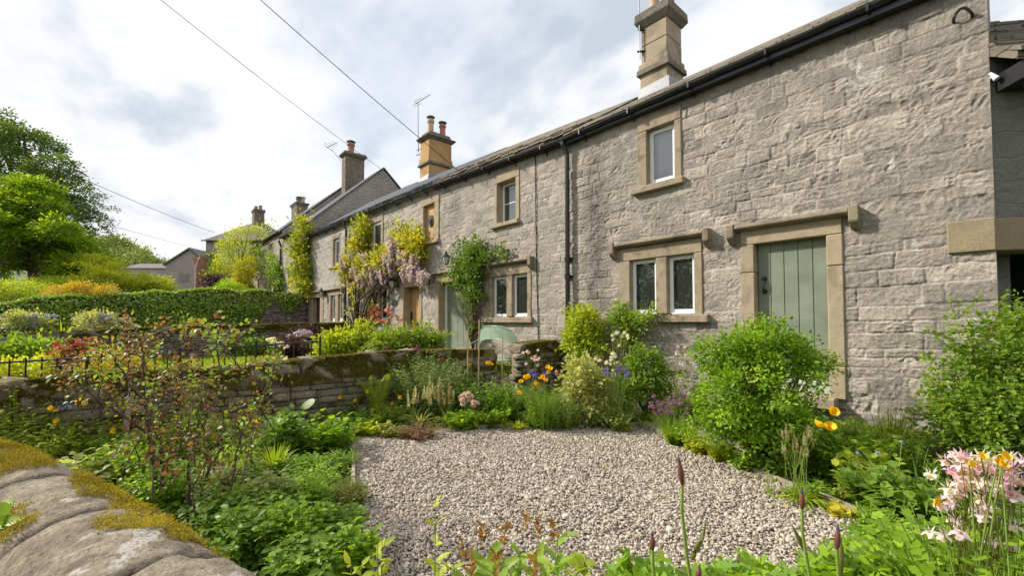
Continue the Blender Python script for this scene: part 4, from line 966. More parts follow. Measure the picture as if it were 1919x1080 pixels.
def copings(lf, path, rg, thick, h=.16, length=(.3, .6), drop=0.):
    t = 0.
    while t < path.L:
        l = min(rg.uniform(*length), path.L-t+.05); ts = np.array([t+l/2]); c = path.at(ts); tg = path.tan(ts)[0]; nr = np.array([-tg[1], tg[0]])
        hh = h*rg.uniform(.8, 1.25)
        V = BT2*np.array([l*.97, thick*rg.uniform(.9, 1.2), hh]); V = V*(1+.20*fbm(BT2*2.3+rg.random(3)*40, 2)[:, None])+.022*np.stack([vn(BT2*6+k_*9+rg.random()*30) for k_ in range(3)], 1); V[:, 2] += V[:, 0]*rg.normal()*.12
        W_ = np.zeros_like(V); W_[:, :2] = c[0, :2]+V[:, 0:1]*tg+V[:, 1:2]*nr; W_[:, 2] = c[0, 2]-hh/2+V[:, 2]
        put(lf, W_[None], rg.random(1), BF2); t += l
def mossmat_strip(lf, path, rg, n, thick, side_bias=0., top=0., L=(.012, .03), drape=.1):
    ts = rg.random(n)*path.L; u = rg.normal(size=n)*.42+side_bias; c = path.at(ts); tg = path.tan(ts); nr = np.stack([-tg[:, 1], tg[:, 0]], 1)
    nz = fbm(np.stack([ts*2.2, u*1.5, ts*0], 1), 3); ok = nz > -.25; u = np.clip(u, -1.15, 1.15)
    p = np.zeros((n, 3)); p[:, :2] = c[:, :2]+nr*(u*thick/2*1.04)[:, None]; p[:, 2] = c[:, 2]+top+.012*nz-np.maximum(np.abs(u)-.9, 0)*drape*rg.random(n)*6
    d = norm(rg.normal(size=(n, 3))*.6+np.concatenate([nr*u[:, None]*.7, np.full((n, 1), .8)], 1))
    lf.add(DIA, p[ok], d[ok], rs(ok.sum(), rg), rg.uniform(*L, size=ok.sum()), (.5+.35*nz+.2*rg.normal(size=n))[ok], 1.1)
def mossface(lf, path, rg, n, thick, depth, L):
    ts = rg.random(n)*path.L; c = path.at(ts); tg = path.tan(ts); nr = np.stack([-tg[:, 1], tg[:, 0]], 1); z = rg.random(n)**1.5
    nz = fbm(np.stack([ts*1.8, z*1.5, ts*0], 1), 3); ok = nz > -.25+z*.75
    p = np.concatenate([c[:, :2]+nr*(thick*.54+.012*rg.random(n))[:, None], (c[:, 2]+.02-z*depth)[:, None]], 1); d = norm(np.concatenate([nr*.8, np.full((n, 1), -.2)], 1)+rg.normal(size=(n, 3))*.6)
    lf.add(DIA, p[ok], d[ok], rs(ok.sum(), rg), rg.uniform(*L, size=ok.sum()), (.35+.4*nz+.2*rg.normal(size=n))[ok], 1.1)
def drywall(label, pts, zb, thick, seed, mat='dry', coping=True, moss=12000, mossL=(.015, .035), caph=.16, course=(.07, .13), mossmat='moss', side_bias=0., drape=.1):
    rg = np.random.default_rng(seed); P = Path2(pts); mid = P.at(np.array([P.L/2]))[0]
    t = thing('garden_wall', label, 'wall', (mid[0], mid[1], zb))
    lf = LF(); stones(lf, P, zb, caph if coping else .02, thick, rg, course=course)
    core = MB(); n = len(P.p)
    for i in range(n-1):
        a, b_ = P.p[i], P.p[i+1]; tg = norm((b_-a)[:2]); nr = np.array([-tg[1], tg[0]])*thick*.36
        core.hexa([(*(a[:2]-nr), zb-.1), (*(b_[:2]-nr), zb-.1), (*(b_[:2]+nr), zb-.1), (*(a[:2]+nr), zb-.1)], [(*(a[:2]-nr), a[2]-.07), (*(b_[:2]-nr), b_[2]-.07), (*(b_[:2]+nr), b_[2]-.07), (*(a[:2]+nr), a[2]-.07)])
    lf.raw(core.v, core.f, .1)
    lf.build('stone_courses', mat, t)
    if coping:
        lf = LF(); copings(lf, P, rg, thick*1.03, caph); lf.build('coping_stones', mat, t)
    if moss:
        lf = LF(); mossmat_strip(lf, P, rg, moss, thick, L=mossL, side_bias=side_bias, drape=drape); mossface(lf, P, rg, moss, thick, caph*1.3, mossL); lf.build('moss', mossmat, t)
    return t, P
W3P = [(*fpx(918, 655, -6.32)[:2], .47), (*fpx(840, 656, -6.38)[:2], .50), (*fpx(720, 657, -6.45)[:2], .52), (*fpx(560, 672, -6.55)[:2], .46), (*fpx(450, 686, -6.6)[:2], .40), (*fpx(370, 694, -6.65)[:2], .40), (*fpx(250, 700, -6.7)[:2], .42), (*fpx(115, 708, -6.75)[:2], .40), (*fpx(0, 722, -6.8)[:2], .36), (-6.85, -8.6, .34)]
w3, W3 = drywall('rough low dry stone wall with big mossy copings behind the fern', W3P, -.62, .34, 21, 'drymossy', caph=.26, moss=110000, mossL=(.012, .028), mossmat='moss', side_bias=.35, drape=.45)
w3b, _ = drywall('short mossy stub of dry stone wall against the cottage downpipe', [(-6.2, -.12, .60), (-6.22, -.6, .60), (-6.26, -1.2, .55)], -.6, .42, 22, 'drymossy', caph=.2, moss=9000, drape=.8)
W2P = [(*fpx(655, 606, -18)[:2], .93), (*fpx(500, 609, -18)[:2], .89), (*fpx(360, 613, -18.05)[:2], .83), (*fpx(210, 619, -18.1)[:2], .75), (*fpx(0, 629, -18.15)[:2], .62), (-18.2, -12.5, .5)]
w2, W2 = drywall('long middle garden wall with flat moss-covered coping and railings in front', W2P, -.5, .4, 23, 'dry', caph=.2, moss=60000, mossL=(.02, .05), drape=.5, side_bias=.4)
W1P = [(-24.0, -.05, 2.45), (-24.0, -4.06, 2.30), (-24.0, -7.16, 2.02), (-24, -8.7, 1.82), (-24, -9.6, 1.75), (-24, -10.45, 1.45), (-24.05, -14, 1.2)]
w1, W1 = drywall('tall ivy-draped retaining wall at the end of the low cottages', W1P, -.5, .45, 24, 'dry', caph=.12, course=(.06, .11), moss=9000, mossL=(.04, .09), drape=.4)
# ivy on that wall
rg = np.random.default_rng(31); n = 30000
ts = rg.random(n)*W1.L; c = W1.at(ts); u = rg.random(n)**.75
cover = np.interp(ts, [0, 1.6, 2.6, 3.6, 5., 8.9, 9.5, 10.2, 14], [.1, .3, .45, .7, 1., 1., .8, .25, .2])+.18*fbm(np.stack([ts*1.2, ts*0, ts*0], 1))
ok = u < cover; ts, c, u = ts[ok], c[ok], u[ok]; n = len(ts)
hh = c[:, 2]+.4
p = np.stack([c[:, 0]+.24+.16*np.abs(rg.normal(size=n))*(1-.4*u), c[:, 1], c[:, 2]+.08-u*hh], 1)
lf = LF(); tn = .45+.3*fbm(p*1.6)+.18*rg.normal(size=n)
lf.add(OVAL, p, norm(np.stack([.5+.3*rg.random(n), .5*rg.normal(size=n), -.7+.4*rg.normal(size=n)], 1)), norm(np.stack([np.ones(n), .5*rg.normal(size=n), .8+.3*rg.normal(size=n)], 1)), rg.uniform(.055, .115, n), tn)
n2 = 9000; ts = 1.8+rg.random(n2)*(W1.L-5.2); c = W1.at(ts)
p = np.stack([c[:, 0]+rg.normal(size=n2)*.2, c[:, 1], c[:, 2]+.06+.1*rg.random(n2)+.06*fbm(np.stack([ts*2, ts*0, ts*0], 1))], 1)
lf.add(OVAL, p, rs(n2, rg)+V3(0, 0, .5), norm(rs(n2, rg)*.6+V3(.2, 0, 1)), rg.uniform(.055, .115, n2), .7+.2*rg.normal(size=n2))  # top leaves tinted lighter than the face: sunlight put into the leaf colour
iv = thing('ivy', 'dense dark green ivy blanket hanging over the tall retaining wall', 'ivy', (-23.7, -6, -.3)); lf.build('foliage', 'wallivy', iv)
st = MB()
for k in range(14): y0 = -3-rg.random()*7; st.tube([(-23.74, y0, -.3), (-23.73, y0+.2*rg.normal(), .7), (-23.72, y0+.4*rg.normal(), 1.7)], [.025, .02, .01], 5)
st.build('stem', 'twig', iv)

# near wall with half-round coping, lower left
m, nt, b = newmat('coping_gritstone'); P = position(nt)
n1 = noise(nt, P, 15., 9, .7, .25); n2 = noise(nt, P, 85., 6, .7); n3 = noise(nt, P, 2.6, 5, .6, .6); n4 = noise(nt, P, 4.2, 5, .55, .9)
c = mixc(nt, ramp(nt, n1, [(.32, 0.), (.68, 1.)]), (.22, .18, .13), (.50, .42, .31))
c = mixc(nt, ramp(nt, n3, [(.53, 0.), (.57, .6)]), c, (.15, .13, .108))
c = mixc(nt, ramp(nt, n4, [(.555, 0.), (.585, .85)]), c, (.60, .57, .51))
c = mixc(nt, ramp(nt, noise(nt, P, 5.1, 5, .6, .5), [(.60, 0.), (.66, .6)]), c, (.34, .23, .12))
c = mixc(nt, ramp(nt, n2, [(.38, .6), (.50, 0.)]), c, (.09, .075, .06))
at = nd(nt, 'ShaderNodeAttribute', attribute_name='tint')
c = mixc(nt, at.outputs['Fac'], c, (.035, .03, .025))
nt.links.new(c, b.inputs['Base Color']); b.inputs['Roughness'].default_value = .9; b.inputs['Specular IOR Level'].default_value = .2
bump(nt, b, mth(nt, 'ADD', mth(nt, 'MULTIPLY', n1, 1.3), mth(nt, 'MULTIPLY', n2, .5)), .022); M['coping'] = m
SIL = np.array([G(x, y, .38)[:2] for x, y in ((-60, 826), (0, 832), (75, 846), (150, 872), (250, 928), (330, 974), (400, 1014), (470, 1052), (540, 1090))])
tg = norm(np.gradient(SIL, axis=0)); CL = SIL+np.stack([tg[:, 1], -tg[:, 0]], 1)*.20
d0 = norm(CL[0]-CL[2]); d1 = norm(CL[-1]-CL[-3])
CL = np.concatenate([[CL[0]+d0*2.5], CL, [CL[-1]+d1*.25]])
W4 = Path2([(x, y, .46) for x, y in CL])
w4 = thing('garden_wall', 'near garden wall with rounded gritstone coping and golden moss', 'wall', (*W4.at(np.array([W4.L/2]))[0][:2], -.6))
rg = np.random.default_rng(41); joints = [0.]
while joints[-1] < W4.L: joints.append(joints[-1]+rg.uniform(.42, .62))
joints = np.array(joints[1:]); S_ = np.arange(0, W4.L, .012); A_ = np.linspace(-.12, np.pi+.12, 56)
c = W4.at(S_); tg = W4.tan(S_); nr = np.stack([-tg[:, 1], tg[:, 0]], 1)
jd = np.min(np.abs(S_[:, None]-joints[None]), axis=1); ji = np.searchsorted(joints, S_)
step = np.random.default_rng(5).normal(size=60)[ji]*.004
r1 = .235+step[:, None]; r2 = .27+step[:, None]
base = np.stack([c[:, 0:1]+nr[:, 0:1]*np.cos(A_)*r1, c[:, 1:2]+nr[:, 1:2]*np.cos(A_)*r1, (c[:, 2:3]-.27)+np.sin(A_)*r2], -1)
nrm = np.stack([nr[:, 0:1]*np.cos(A_), nr[:, 1:2]*np.cos(A_), 0*c[:, 2:3]+np.sin(A_)], -1)
wob = (jd[:, None]+.012*fbm(np.stack([S_[:, None]*9+0*A_, 3*A_[None]+0*S_[:, None], 0*S_[:, None]+0*A_], -1), 2))
gro = np.exp(-(wob/.017)**2)
disp = .004*fbm(base*5, 3)+.0035*fbm(base*24, 3)+.002*vn(base*60)-.016*gro-.006*np.exp(-(jd/.05)**2)[:, None]-.010*np.clip(vn(base*9.)-.45, 0, 1)*3
CPV = base+nrm*disp[..., None]; ns, na = len(S_), len(A_)
ff = [(i*na+j, i*na+j+1, (i+1)*na+j+1, (i+1)*na+j) for i in range(ns-1) for j in range(na-1)]+[tuple(range(na))[::-1], tuple((ns-1)*na+j for j in range(na))]
lf = LF(); lf.raw(CPV.reshape(-1, 3), ff, np.clip(gro*1.15, 0, 1).reshape(-1)); lf.build('coping', 'coping', w4, smooth=True)
lf = LF(); stones(lf, Path2([(x, y, .2) for x, y in CL]), -.7, .0, .36, rg); lf.build('stone_courses', 'dry', w4)
# moss cushions follow a patchy line along the garden side of the coping
lf = LF(); n = 420000; i = rg.integers(0, ns-1, n); j = rg.integers(0, na-1, n); p = CPV[i, j]+rg.normal(size=(n, 3))*.006
ang = A_[j]; sS = S_[i]
# garden side is +normal (angle 0); crest at pi/2
sk = W4.s[1:10]; th = np.interp(ang, [-.1, .4, .75, 1.2, 1.6, 1.95, 2.4, 3.2], [.9, .12, -.2, -.16, .06, .34, .75, 1.6])+np.interp(sS, sk, [.1, .0, -.12, -.15, -.02, .12, .38, .75, 1.])
nz = fbm(np.stack([sS*2.6, ang*1.2, 0*ang], 1), 4)+.15*vn(p*25); ok = nz > th-.12; cov = np.clip((nz-th+.12)*5, 0, 1)
nv = nrm[i, j]
lf.add(DIA, (p+nv*(.007*cov*(1+1.2*fbm(p*16, 3)))[:, None])[ok], (nv*.9+rg.normal(size=(n, 3))*.9)[ok], rs(n, rg)[ok], rg.uniform(.004, .010, n)[ok], (.45+.45*fbm(p*9, 3)+.2*rg.normal(size=n))[ok], .9)
lf.build('moss', 'goldmoss', w4)
tag(mk('pebble', [tuple(fpx(467, 690, -6.5)+V3(.085, .06, .058)*q*(1+.06*vn(q*2+5))) for q in norm(BT*2.)], BF, 'pebble', smooth=True), 'smooth pale egg-shaped stone sitting on top of the mossy garden wall', 'stone')

# ------------------------------------------------------------------ railings, bench, lanterns, cables
def railing(label, pts, zt, zb, gap, loc):
    t = thing('iron_railing', label, 'railing', (*pts[0][:2], zb)); P = Path2([(x, y, 0) for x, y in pts]); mb = MB()
    tt = np.linspace(0, P.L, 30); c = P.at(tt)
    zz_ = np.interp(tt, np.linspace(0, P.L, len(zt)), zt); 
    mb.tube(np.stack([c[:, 0], c[:, 1], zz_], 1), .016, 5); mb.build('top_rail', 'iron', t)
    mb = MB(); mb.tube(np.stack([c[:, 0], c[:, 1], zz_*0+zb+.12], 1), .014, 5); mb.build('bottom_rail', 'iron', t)
    k = 0; s = 0.
    while s < P.L and k < 95:
        q = P.at(np.array([s]))[0]; z = np.interp(s, np.linspace(0, P.L, len(zt)), zt); r = .011
        if k % 7 == 0: r = .024; z += .05
        b_ = MB(); b_.tube([(q[0], q[1], zb-.1), (q[0], q[1], z+.03), (q[0], q[1], z+.05)], [r, r, r*.4], 5); b_.build('post' if k % 7 == 0 else 'bar', 'iron', t); s += gap; k += 1
    return t
rp = [fpx(600, 640, -9.1), fpx(480, 648, -9.15), fpx(340, 656, -9.2), fpx(110, 673, -9.3), fpx(-60, 684, -9.4)]
railing('black iron garden railing between the mossy wall and the lawn', [p[:2] for p in rp], [p[2] for p in rp], -.3, .16, 0)
rp = [fp(690, 622, -1.6), fp(745, 620, -1.7), fp(800, 617, -1.4)]
railing('black iron railing with a little gate by the pale oak door', [p[:2] for p in rp], [.74, .75, .78], -.25, .2, 0)

# pale green garden chair below the middle cottage window
bc = thing('garden_chair', 'pale green metal garden chair with a wide rounded back', 'chair', (-7.95, -.75, -.3))
bx = np.array([fp(894, 640, -.5)[0], fp(962, 640, -.5)[0]]); bz0 = .52; w_ = bx[1]-bx[0]; xm = bx.mean()
out = [(xm-w_*.5, .42), (xm-w_*.5, .62), (xm-w_*.42, .80), (xm-w_*.22, .885), (xm, .90), (xm+w_*.25, .885), (xm+w_*.43, .80), (xm+w_*.5, .64), (xm+w_*.5, .5), (xm+w_*.38, .555), (xm+w_*.15, .60), (xm-w_*.1, .60), (xm-w_*.32, .56)]
yb = lambda x: -.42-.16*(1-((x-xm)/(w_*.5))**2)
oo = np.array(out+[out[0]]); sd_ = np.concatenate([[0], np.cumsum(np.linalg.norm(np.diff(oo, axis=0), axis=1))]); tq = np.linspace(0, sd_[-1], 61)[:-1]; ox = np.interp(tq, sd_, oo[:, 0]); oz = np.interp(tq, sd_, oo[:, 1])
cxz = np.array([xm, .74]); V = []; Fq = []; nr_ = 6; no = len(ox)
for k in range(nr_+1): q = k/nr_; V += [(cxz[0]+(x-cxz[0])*q, yb(cxz[0]+(x-cxz[0])*q), cxz[1]+(z-cxz[1])*q) for x, z in zip(ox, oz)]
for k in range(nr_): Fq += [(k*no+i, k*no+(i+1) % no, (k+1)*no+(i+1) % no, (k+1)*no+i) for i in range(no)]
mk('backrest', V, Fq, 'benchgreen', bc, smooth=True)
mb = MB(); mb.tube([(x, yb(x), z) for x, z in zip(ox, oz)]+[(ox[0], yb(ox[0]), oz[0])], .013, 6); mb.build('back_frame', 'benchgreen', bc)
mb = MB(); mb.box(xm-w_*.46, xm+w_*.46, -.98, -.5, .13, .15); mb.build('seat', 'benchgreen', bc, bevel=.006)
for sx in (-1, 1):
    for yy in (-.96, -.5):
        mb = MB(); mb.tube([(xm+sx*w_*.46, yy, .6 if yy > -.7 else .15), (xm+sx*w_*.47, yy, .15), (xm+sx*w_*.5, yy, -.32)], .013, 6); mb.build('leg', 'benchgreen', bc)
    mb = MB(); mb.tube([(xm+sx*w_*.5, -.49, .55), (xm+sx*w_*.52, -.75, .42), (xm+sx*w_*.5, -.95, .36), (xm+sx*w_*.47, -.96, .16)], .013, 6); mb.build('armrest', 'benchgreen', bc)

def lantern(px, py, label, s=1.):
    p = fp(px, py, -.22); t = thing('wall_lantern', label, 'lantern', (p[0], -.01, p[2]))
    mb = MB(); mb.box(p[0]-.03*s, p[0]+.03*s, -.03, -.004, p[2]-.1*s, p[2]+.1*s); mb.tube([(p[0], -.02, p[2]-.04*s), (p[0], -.1, p[2]-.2*s), (p[0], -.2, p[2]-.2*s), (p[0], -.22, p[2]-.14*s)], .012*s, 5); mb.build('bracket', 'iron', t)
    mb = MB(); mb.lathe((p[0], -.22, p[2]), [(.05*s, -.13*s), (.055*s, -.12*s), (.10*s, .08*s), (.13*s, .085*s), (.05*s, .17*s), (.03*s, .19*s), (.035*s, .22*s), (.005, .25*s)], 6); 
    o = mb.build('lamp_cap', 'iron', t)
    mb = MB(); mb.lathe((p[0], -.22, p[2]), [(.062*s, -.115*s), (.106*s, .07*s)], 6); mb.build('lamp_glass', 'lampglass', t)
    mb = MB()
    for k in range(6):
        a = k*math.pi/3; mb.tube([(p[0]+.066*s*math.cos(a), -.22+.066*s*math.sin(a), p[2]-.12*s), (p[0]+.112*s*math.cos(a), -.22+.112*s*math.sin(a), p[2]+.08*s)], .009*s, 4)
    mb.build('lamp_frame', 'iron', t)
lantern(836, 487, 'black wall lantern between the green door and the blocked opening')
lantern(735, 532, 'black wall lantern under the wisteria beside the pale oak door', 1.1)
lantern(602, 551, 'black wall lantern above the dark brown door', 1.15)
# ornament, house plate, hanging bracket
p = fp(808, 414, .09); o = MB(); a = np.linspace(0, 2*np.pi, 25)
o.tube([(p[0]+.10*math.cos(t), .085, p[2]+.17*math.sin(t)) for t in a], .032, 6, cap=False); o.tube([(p[0], .085, p[2]+.13), (p[0]+.01, .07, p[2]+.03), (p[0], .075, p[2]-.08), (p[0], .085, p[2]-.14)], [.03, .06, .05, .02], 7)
tag(o.build('bronze_ornament', 'verdigris'), 'dark oval bronze ornament fixed in the middle of the blocked upper opening', 'ornament')
p = fp(738, 567); o = MB(); o.tube([(p[0], -.003, p[2]), (p[0], -.03, p[2])], .001, 4)
o = MB(); a = np.linspace(0, 2*np.pi, 16, endpoint=False); o.add([(p[0]+.25*math.cos(t), y, p[2]+.1*math.sin(t)) for y in (-.03, -.003) for t in a], [tuple(range(16)), tuple(range(16, 32))[::-1]]+[(i, i+16, (i+1) % 16+16, (i+1) % 16) for i in range(16)])
tag(o.build('house_plate', 'verdigris'), 'small dark oval house plate between the two-light window and pale oak door', 'sign')
p = fp(805, 516); q = fp(780, 514, -.55); o = MB(); o.tube([(p[0], -.01, p[2]+.12), (p[0], -.01, p[2]-.3)], .018, 5); o.tube([(p[0], -.01, p[2]), (p[0]-.05, -.42, p[2]+.02)], .013, 5); o.tube([(p[0], -.01, p[2]-.16), (p[0]-.03, -.25, p[2]-.01)], .01, 5)
tag(o.build('iron_bracket', 'iron'), 'black iron hanging bracket between the pale oak and green doors', 'bracket')

def cable(pts, r, label, sag=.0):
    a, b_ = np.array(pts[0]), np.array(pts[-1]); t = np.linspace(0, 1, 24)[:, None]; P = a+(b_-a)*t; P[:, 2] -= sag*4*(t*(1-t))[:, 0]
    mb = MB(); mb.tube(P, r, 5); tag(mb.build('overhead_cable', 'cable'), label, 'cable')
cable([DP(230, -58, 13.), fpx(719, 320, -24.0)], .011, 'overhead cable running to the tall gable apex', .12)
cable([DP(420, -62, 9.), fp(862, 322, -.1)], .009, 'overhead cable crossing in front of the orange chimney', .05)
cable([DP(60, 292, 24.), DP(402, 436, 54)], .02, 'thin overhead cable running from the big trees to the far hipped house', .2)
cable([DP(180, 415, 26.), DP(392, 470, 54)], .012, 'lower faint overhead cable left of the far hipped house', .1)

def aerial(label, base, top, boom, r=.018, els=7, el=.22):
    t = thing('tv_aerial', label, 'aerial', base); mb = MB(); mb.tube([base, top], r, 5); mb.build('mast', 'alu', t)
    a, b_ = np.array(boom[0]), np.array(boom[1]); mb = MB(); mb.tube([a, b_], r*.7, 5); d = norm(b_-a); s = norm(np.cross(d, V3(0, 0, 1)))
    for k in range(els): c = a+(b_-a)*(k+.3)/els; l = el*(1.3-.09*k); mb.tube([c-s*l, c+s*l], r*.4, 4)
    c = a+(b_-a)*.12
    for z in (-.12, .12): mb.tube([c-s*el*1.2+V3(0, 0, z), c+s*el*1.2+V3(0, 0, z)], r*.5, 4)
    mb.build('antenna', 'alu', t); return t
b0 = fp(784, 285, 2.5); t0_ = fp(783, 192, 2.5)
ta = aerial('tall thin television aerial standing beside the orange chimney', b0, t0_, (fp(779, 194, 2.4), fp(806, 177, 3.2)), .022, 7, .22)
mb = MB(); q = fp(790, 281, 2.6); mb.tube([b0+V3(-.15, 0, .12), q+V3(.2, 0, .05)], .02, 4); mb.tube([b0+V3(-.15, 0, -.1), q+V3(.2, 0, -.2)], .02, 4); mb.build('wall_clamp', 'iron', ta)
b0 = fp(638, 300, 3.5); t0_ = fp(622, 281, 3.3)
aerial('twin-panel television aerial on a bent arm beside the tall block chimney', b0, t0_, (fp(613, 276, 3.3), fp(632, 267, 3.8)), .03, 5, .4)
b0 = fp(1199, 95, 2.4); t0_ = fp(1197, -30, 2.4)
ta = aerial('thin aerial pole clamped to the side of the nearest chimney', b0+V3(0, 0, -.2), t0_, (t0_+V3(0, 0, .1), t0_+V3(.5, .3, .2)), .016, 4, .2)
mb = MB(); mb.tube([b0+V3(-.05, 0, .55), b0+V3(.1, .1, .5)], .022, 4); mb.tube([b0+V3(-.06, -.02, 0), b0+V3(.12, .1, -.02)], .03, 4); mb.build('wall_clamp', 'iron', ta)

# ------------------------------------------------------------------ far buildings
def farbox(name, label, dep, pxl, pxr, pye, base_z, depth_m, roof, mats, extra=None):
    a = DP(pxl, pye, dep); b_ = DP(pxr, pye, dep); r_ = norm((b_-a)*[1, 1, 0]); f_ = np.array([-r_[1], r_[0], 0.]); 
    if f_@fw0 < 0: f_ = -f_
    w = np.linalg.norm((b_-a)[:2]); ze = a[2]; t = thing(name, label, 'house', (*(a+(b_-a)/2+f_*depth_m/2)[:2], base_z))
    def P(u, v, z): q = a+r_*u+f_*v; return (q[0], q[1], z)
    return t, P, w, ze
t, P, w, ze = farbox('stone_house', 'distant stone house with hipped slate roof and twin-potted chimney', 55, 386, 508, 450, 2.5, 9, None, None)
mb = MB(); mb.hexa([P(0, 0, 1), P(w, 0, 1), P(w, 9, 1), P(0, 9, 1)], [P(0, 0, ze), P(w, 0, ze), P(w, 9, ze), P(0, 9, ze)]); mb.build('wall', 'wallG', t)
za = DP(458, 414, 58)[2]; mb = MB(); mb.add([P(-.3, -.3, ze-.1), P(w+.3, -.3, ze-.1), P(w+.3, 9.3, ze-.1), P(-.3, 9.3, ze-.1), P(w*.56, 3.2, za), P(w*.56, 6., za)], [(0, 1, 4), (1, 2, 5, 4), (2, 3, 5), (3, 0, 4, 5), (3, 2, 1, 0)]); rf = mb.build('roof', 'slateG', t)
c_ = P(w*.56, 3.3, 0); mb = MB(); mb.box(c_[0]-.75, c_[0]+.75, c_[1]-.6, c_[1]+.6, za-.8, za+1.5); ch = mb.build('chimney', 'chimblock', rf); mb = MB(); mb.box(c_[0]-.85, c_[0]+.85, c_[1]-.7, c_[1]+.7, za+1.2, za+1.52)
mb.build('chimney_cap', 'chimcap', rf)
for dx in (-.4, .35): MB().lathe((c_[0]+dx, c_[1]+dx*.5, za+1.5), [(.24, 0), (.2, .5), (.26, .6), (.2, .62)], 8).build('chimney_pot', 'pot', rf)
mb = MB(); mb.tube([P(-.35, -.35, ze-.12), P(w+.35, -.35, ze-.12)], .09, 6); mb.build('gutter', 'black', t)
t, P, w, ze = farbox('stone_house', 'small distant stone house with plain gable and one dark window', 60, 311, 389, 496, 2.5, 8, None, None)
za = DP(356, 467, 60)[2]; mb = MB(); mb.add([P(0, 0, 1), P(w, 0, 1), P(w, 0, ze), P(w*.57, 0, za-.1), P(0, 0, ze), P(0, 8, 1), P(w, 8, 1), P(w, 8, ze), P(w*.57, 8, za-.1), P(0, 8, ze)], [(0, 1, 2, 3, 4), (9, 8, 7, 6, 5), (1, 6, 7, 2), (5, 0, 4, 9), (2, 7, 8, 3), (3, 8, 9, 4)]); mb.build('wall', 'wallG', t)
mb = MB()
for u0, u1, s0, s1 in ((-.25, w*.57, ze-.15, za), (w*.57, w+.25, za, ze-.15)): mb.hexa([P(u0, -.25, s0-.02), P(u1, -.25, s1-.02), P(u1, 8.2, s1-.02), P(u0, 8.2, s0-.02)], [P(u0, -.25, s0+.22), P(u1, -.25, s1+.22), P(u1, 8.2, s1+.22), P(u0, 8.2, s0+.22)])
mb.build('roof', 'slateG', t)
z0_, z1_ = DP(345, 527, 60)[2], DP(345, 515, 60)[2]; u0 = w*(338-311)/78; u1 = w*(353-311)/78
mb = MB(); mb.hexa([P(u0-.15, -.06, z0_-.15), P(u1+.15, -.06, z0_-.15), P(u1+.15, .1, z0_-.15), P(u0-.15, .1, z0_-.15)], [P(u0-.15, -.06, z1_+.2), P(u1+.15, -.06, z1_+.2), P(u1+.15, .1, z1_+.2), P(u0-.15, .1, z1_+.2)]); wf = mb.build('window', 'dress', t)
mb = MB(); mb.hexa([P(u0, -.1, z0_), P(u1, -.1, z0_), P(u1, .0, z0_), P(u0, .0, z0_)], [P(u0, -.1, z1_), P(u1, -.1, z1_), P(u1, .0, z1_), P(u0, .0, z1_)]); mb.build('pane', 'glass', wf)
t, P, w, ze = farbox('farmhouse', 'low distant farm building with a long grey roof below the wooded hill', 80, 228, 318, 503, 4, 8, None, None)
mb = MB(); mb.hexa([P(0, 0, 1), P(w, 0, 1), P(w, 8, 1), P(0, 8, 1)], [P(0, 0, ze), P(w, 0, ze), P(w, 8, ze), P(0, 8, ze)]); mb.build('wall', 'wallG', t)
mb = MB(); mb.add([P(-.2, -.3, ze), P(w+.2, -.3, ze), P(w+.2, 4, ze+1.4), P(-.2, 4, ze+1.4), P(-.2, 8.3, ze), P(w+.2, 8.3, ze)], [(0, 1, 2, 3), (3, 2, 5, 4), (0, 3, 4), (1, 5, 2), (0, 4, 5, 1)]); mb.build('roof', 'slateG', t)
# far purlin fence of reddish boards by the stump
# ------------------------------------------------------------------ hills
HX, HY = np.meshgrid(np.linspace(-1, 1, 41), np.linspace(-1, 1, 25), indexing='ij')
hc = DP(120, 560, 190); hv = np.stack([hc[0]+rgt[0]*HX*190+fw0[0]*HY*90, hc[1]+rgt[1]*HX*190+fw0[1]*HY*90, -4+29*np.maximum(0, (1-HX**2))*np.maximum(0, 1-HY**2)**.8*(1.1-.25*HX)], -1).reshape(-1, 3)
tag(mk('hill', hv, [(i*25+j, (i+1)*25+j, (i+1)*25+j+1, i*25+j+1) for i in range(40) for j in range(24)], plain('hill_grass', (.10, .15, .045), .9, var=.3, nscale=.2), smooth=True), kind='structure')

# ------------------------------------------------------------------ foliage generators
def clumps(lf, C, rad, ncl, nlf, L, tm, rg, shell=.55, cr=.3, tint=.5, tv=.15, up=.35, lump=.25, flat=1., wid=1., squash=1., zmin=None, ct=.16):
    """leaf clumps over a lumpy ellipsoid"""
    C = np.array(C, float); rad = np.broadcast_to(np.asarray(rad, float), (3,))
    d = rs(ncl, rg); d[:, 2] = np.where(d[:, 2] < -.55, -d[:, 2]*.5, d[:, 2]); d = norm(d)
    r = (shell+(1-shell)*rg.random(ncl)**.6)*(1+lump*fbm(d*1.7+rg.random()*9, 2))
    cc = C+d*rad*r[:, None]
    if zmin is not None: cc[:, 2] = np.maximum(cc[:, 2], zmin)
    q = rg.normal(size=(ncl, nlf, 3))*.5*np.array([1, 1, squash]); 
    crs = cr*rg.uniform(.6, 1.3, ncl); p = cc[:, None]+q*crs[:, None, None]
    od = norm(d*1.0+V3(0, 0, up))
    ld = norm(norm(q)*.8+od[:, None]*.7+rg.normal(size=q.shape)*.35); ld[..., 2] -= .15
    ln = norm(od[:, None]*.6+V3(0, 0, .8*flat)+rg.normal(size=q.shape)*.45)
    tt = tint+ct*rg.normal(size=ncl)[:, None]+tv*rg.normal(size=(ncl, nlf))+.10*q[..., 2]
    n = ncl*nlf
    lf.add(tm, p.reshape(-1, 3), ld.reshape(-1, 3), ln.reshape(-1, 3), L*rg.uniform(.65, 1.25, n), tt.ravel(), wid)
    return cc
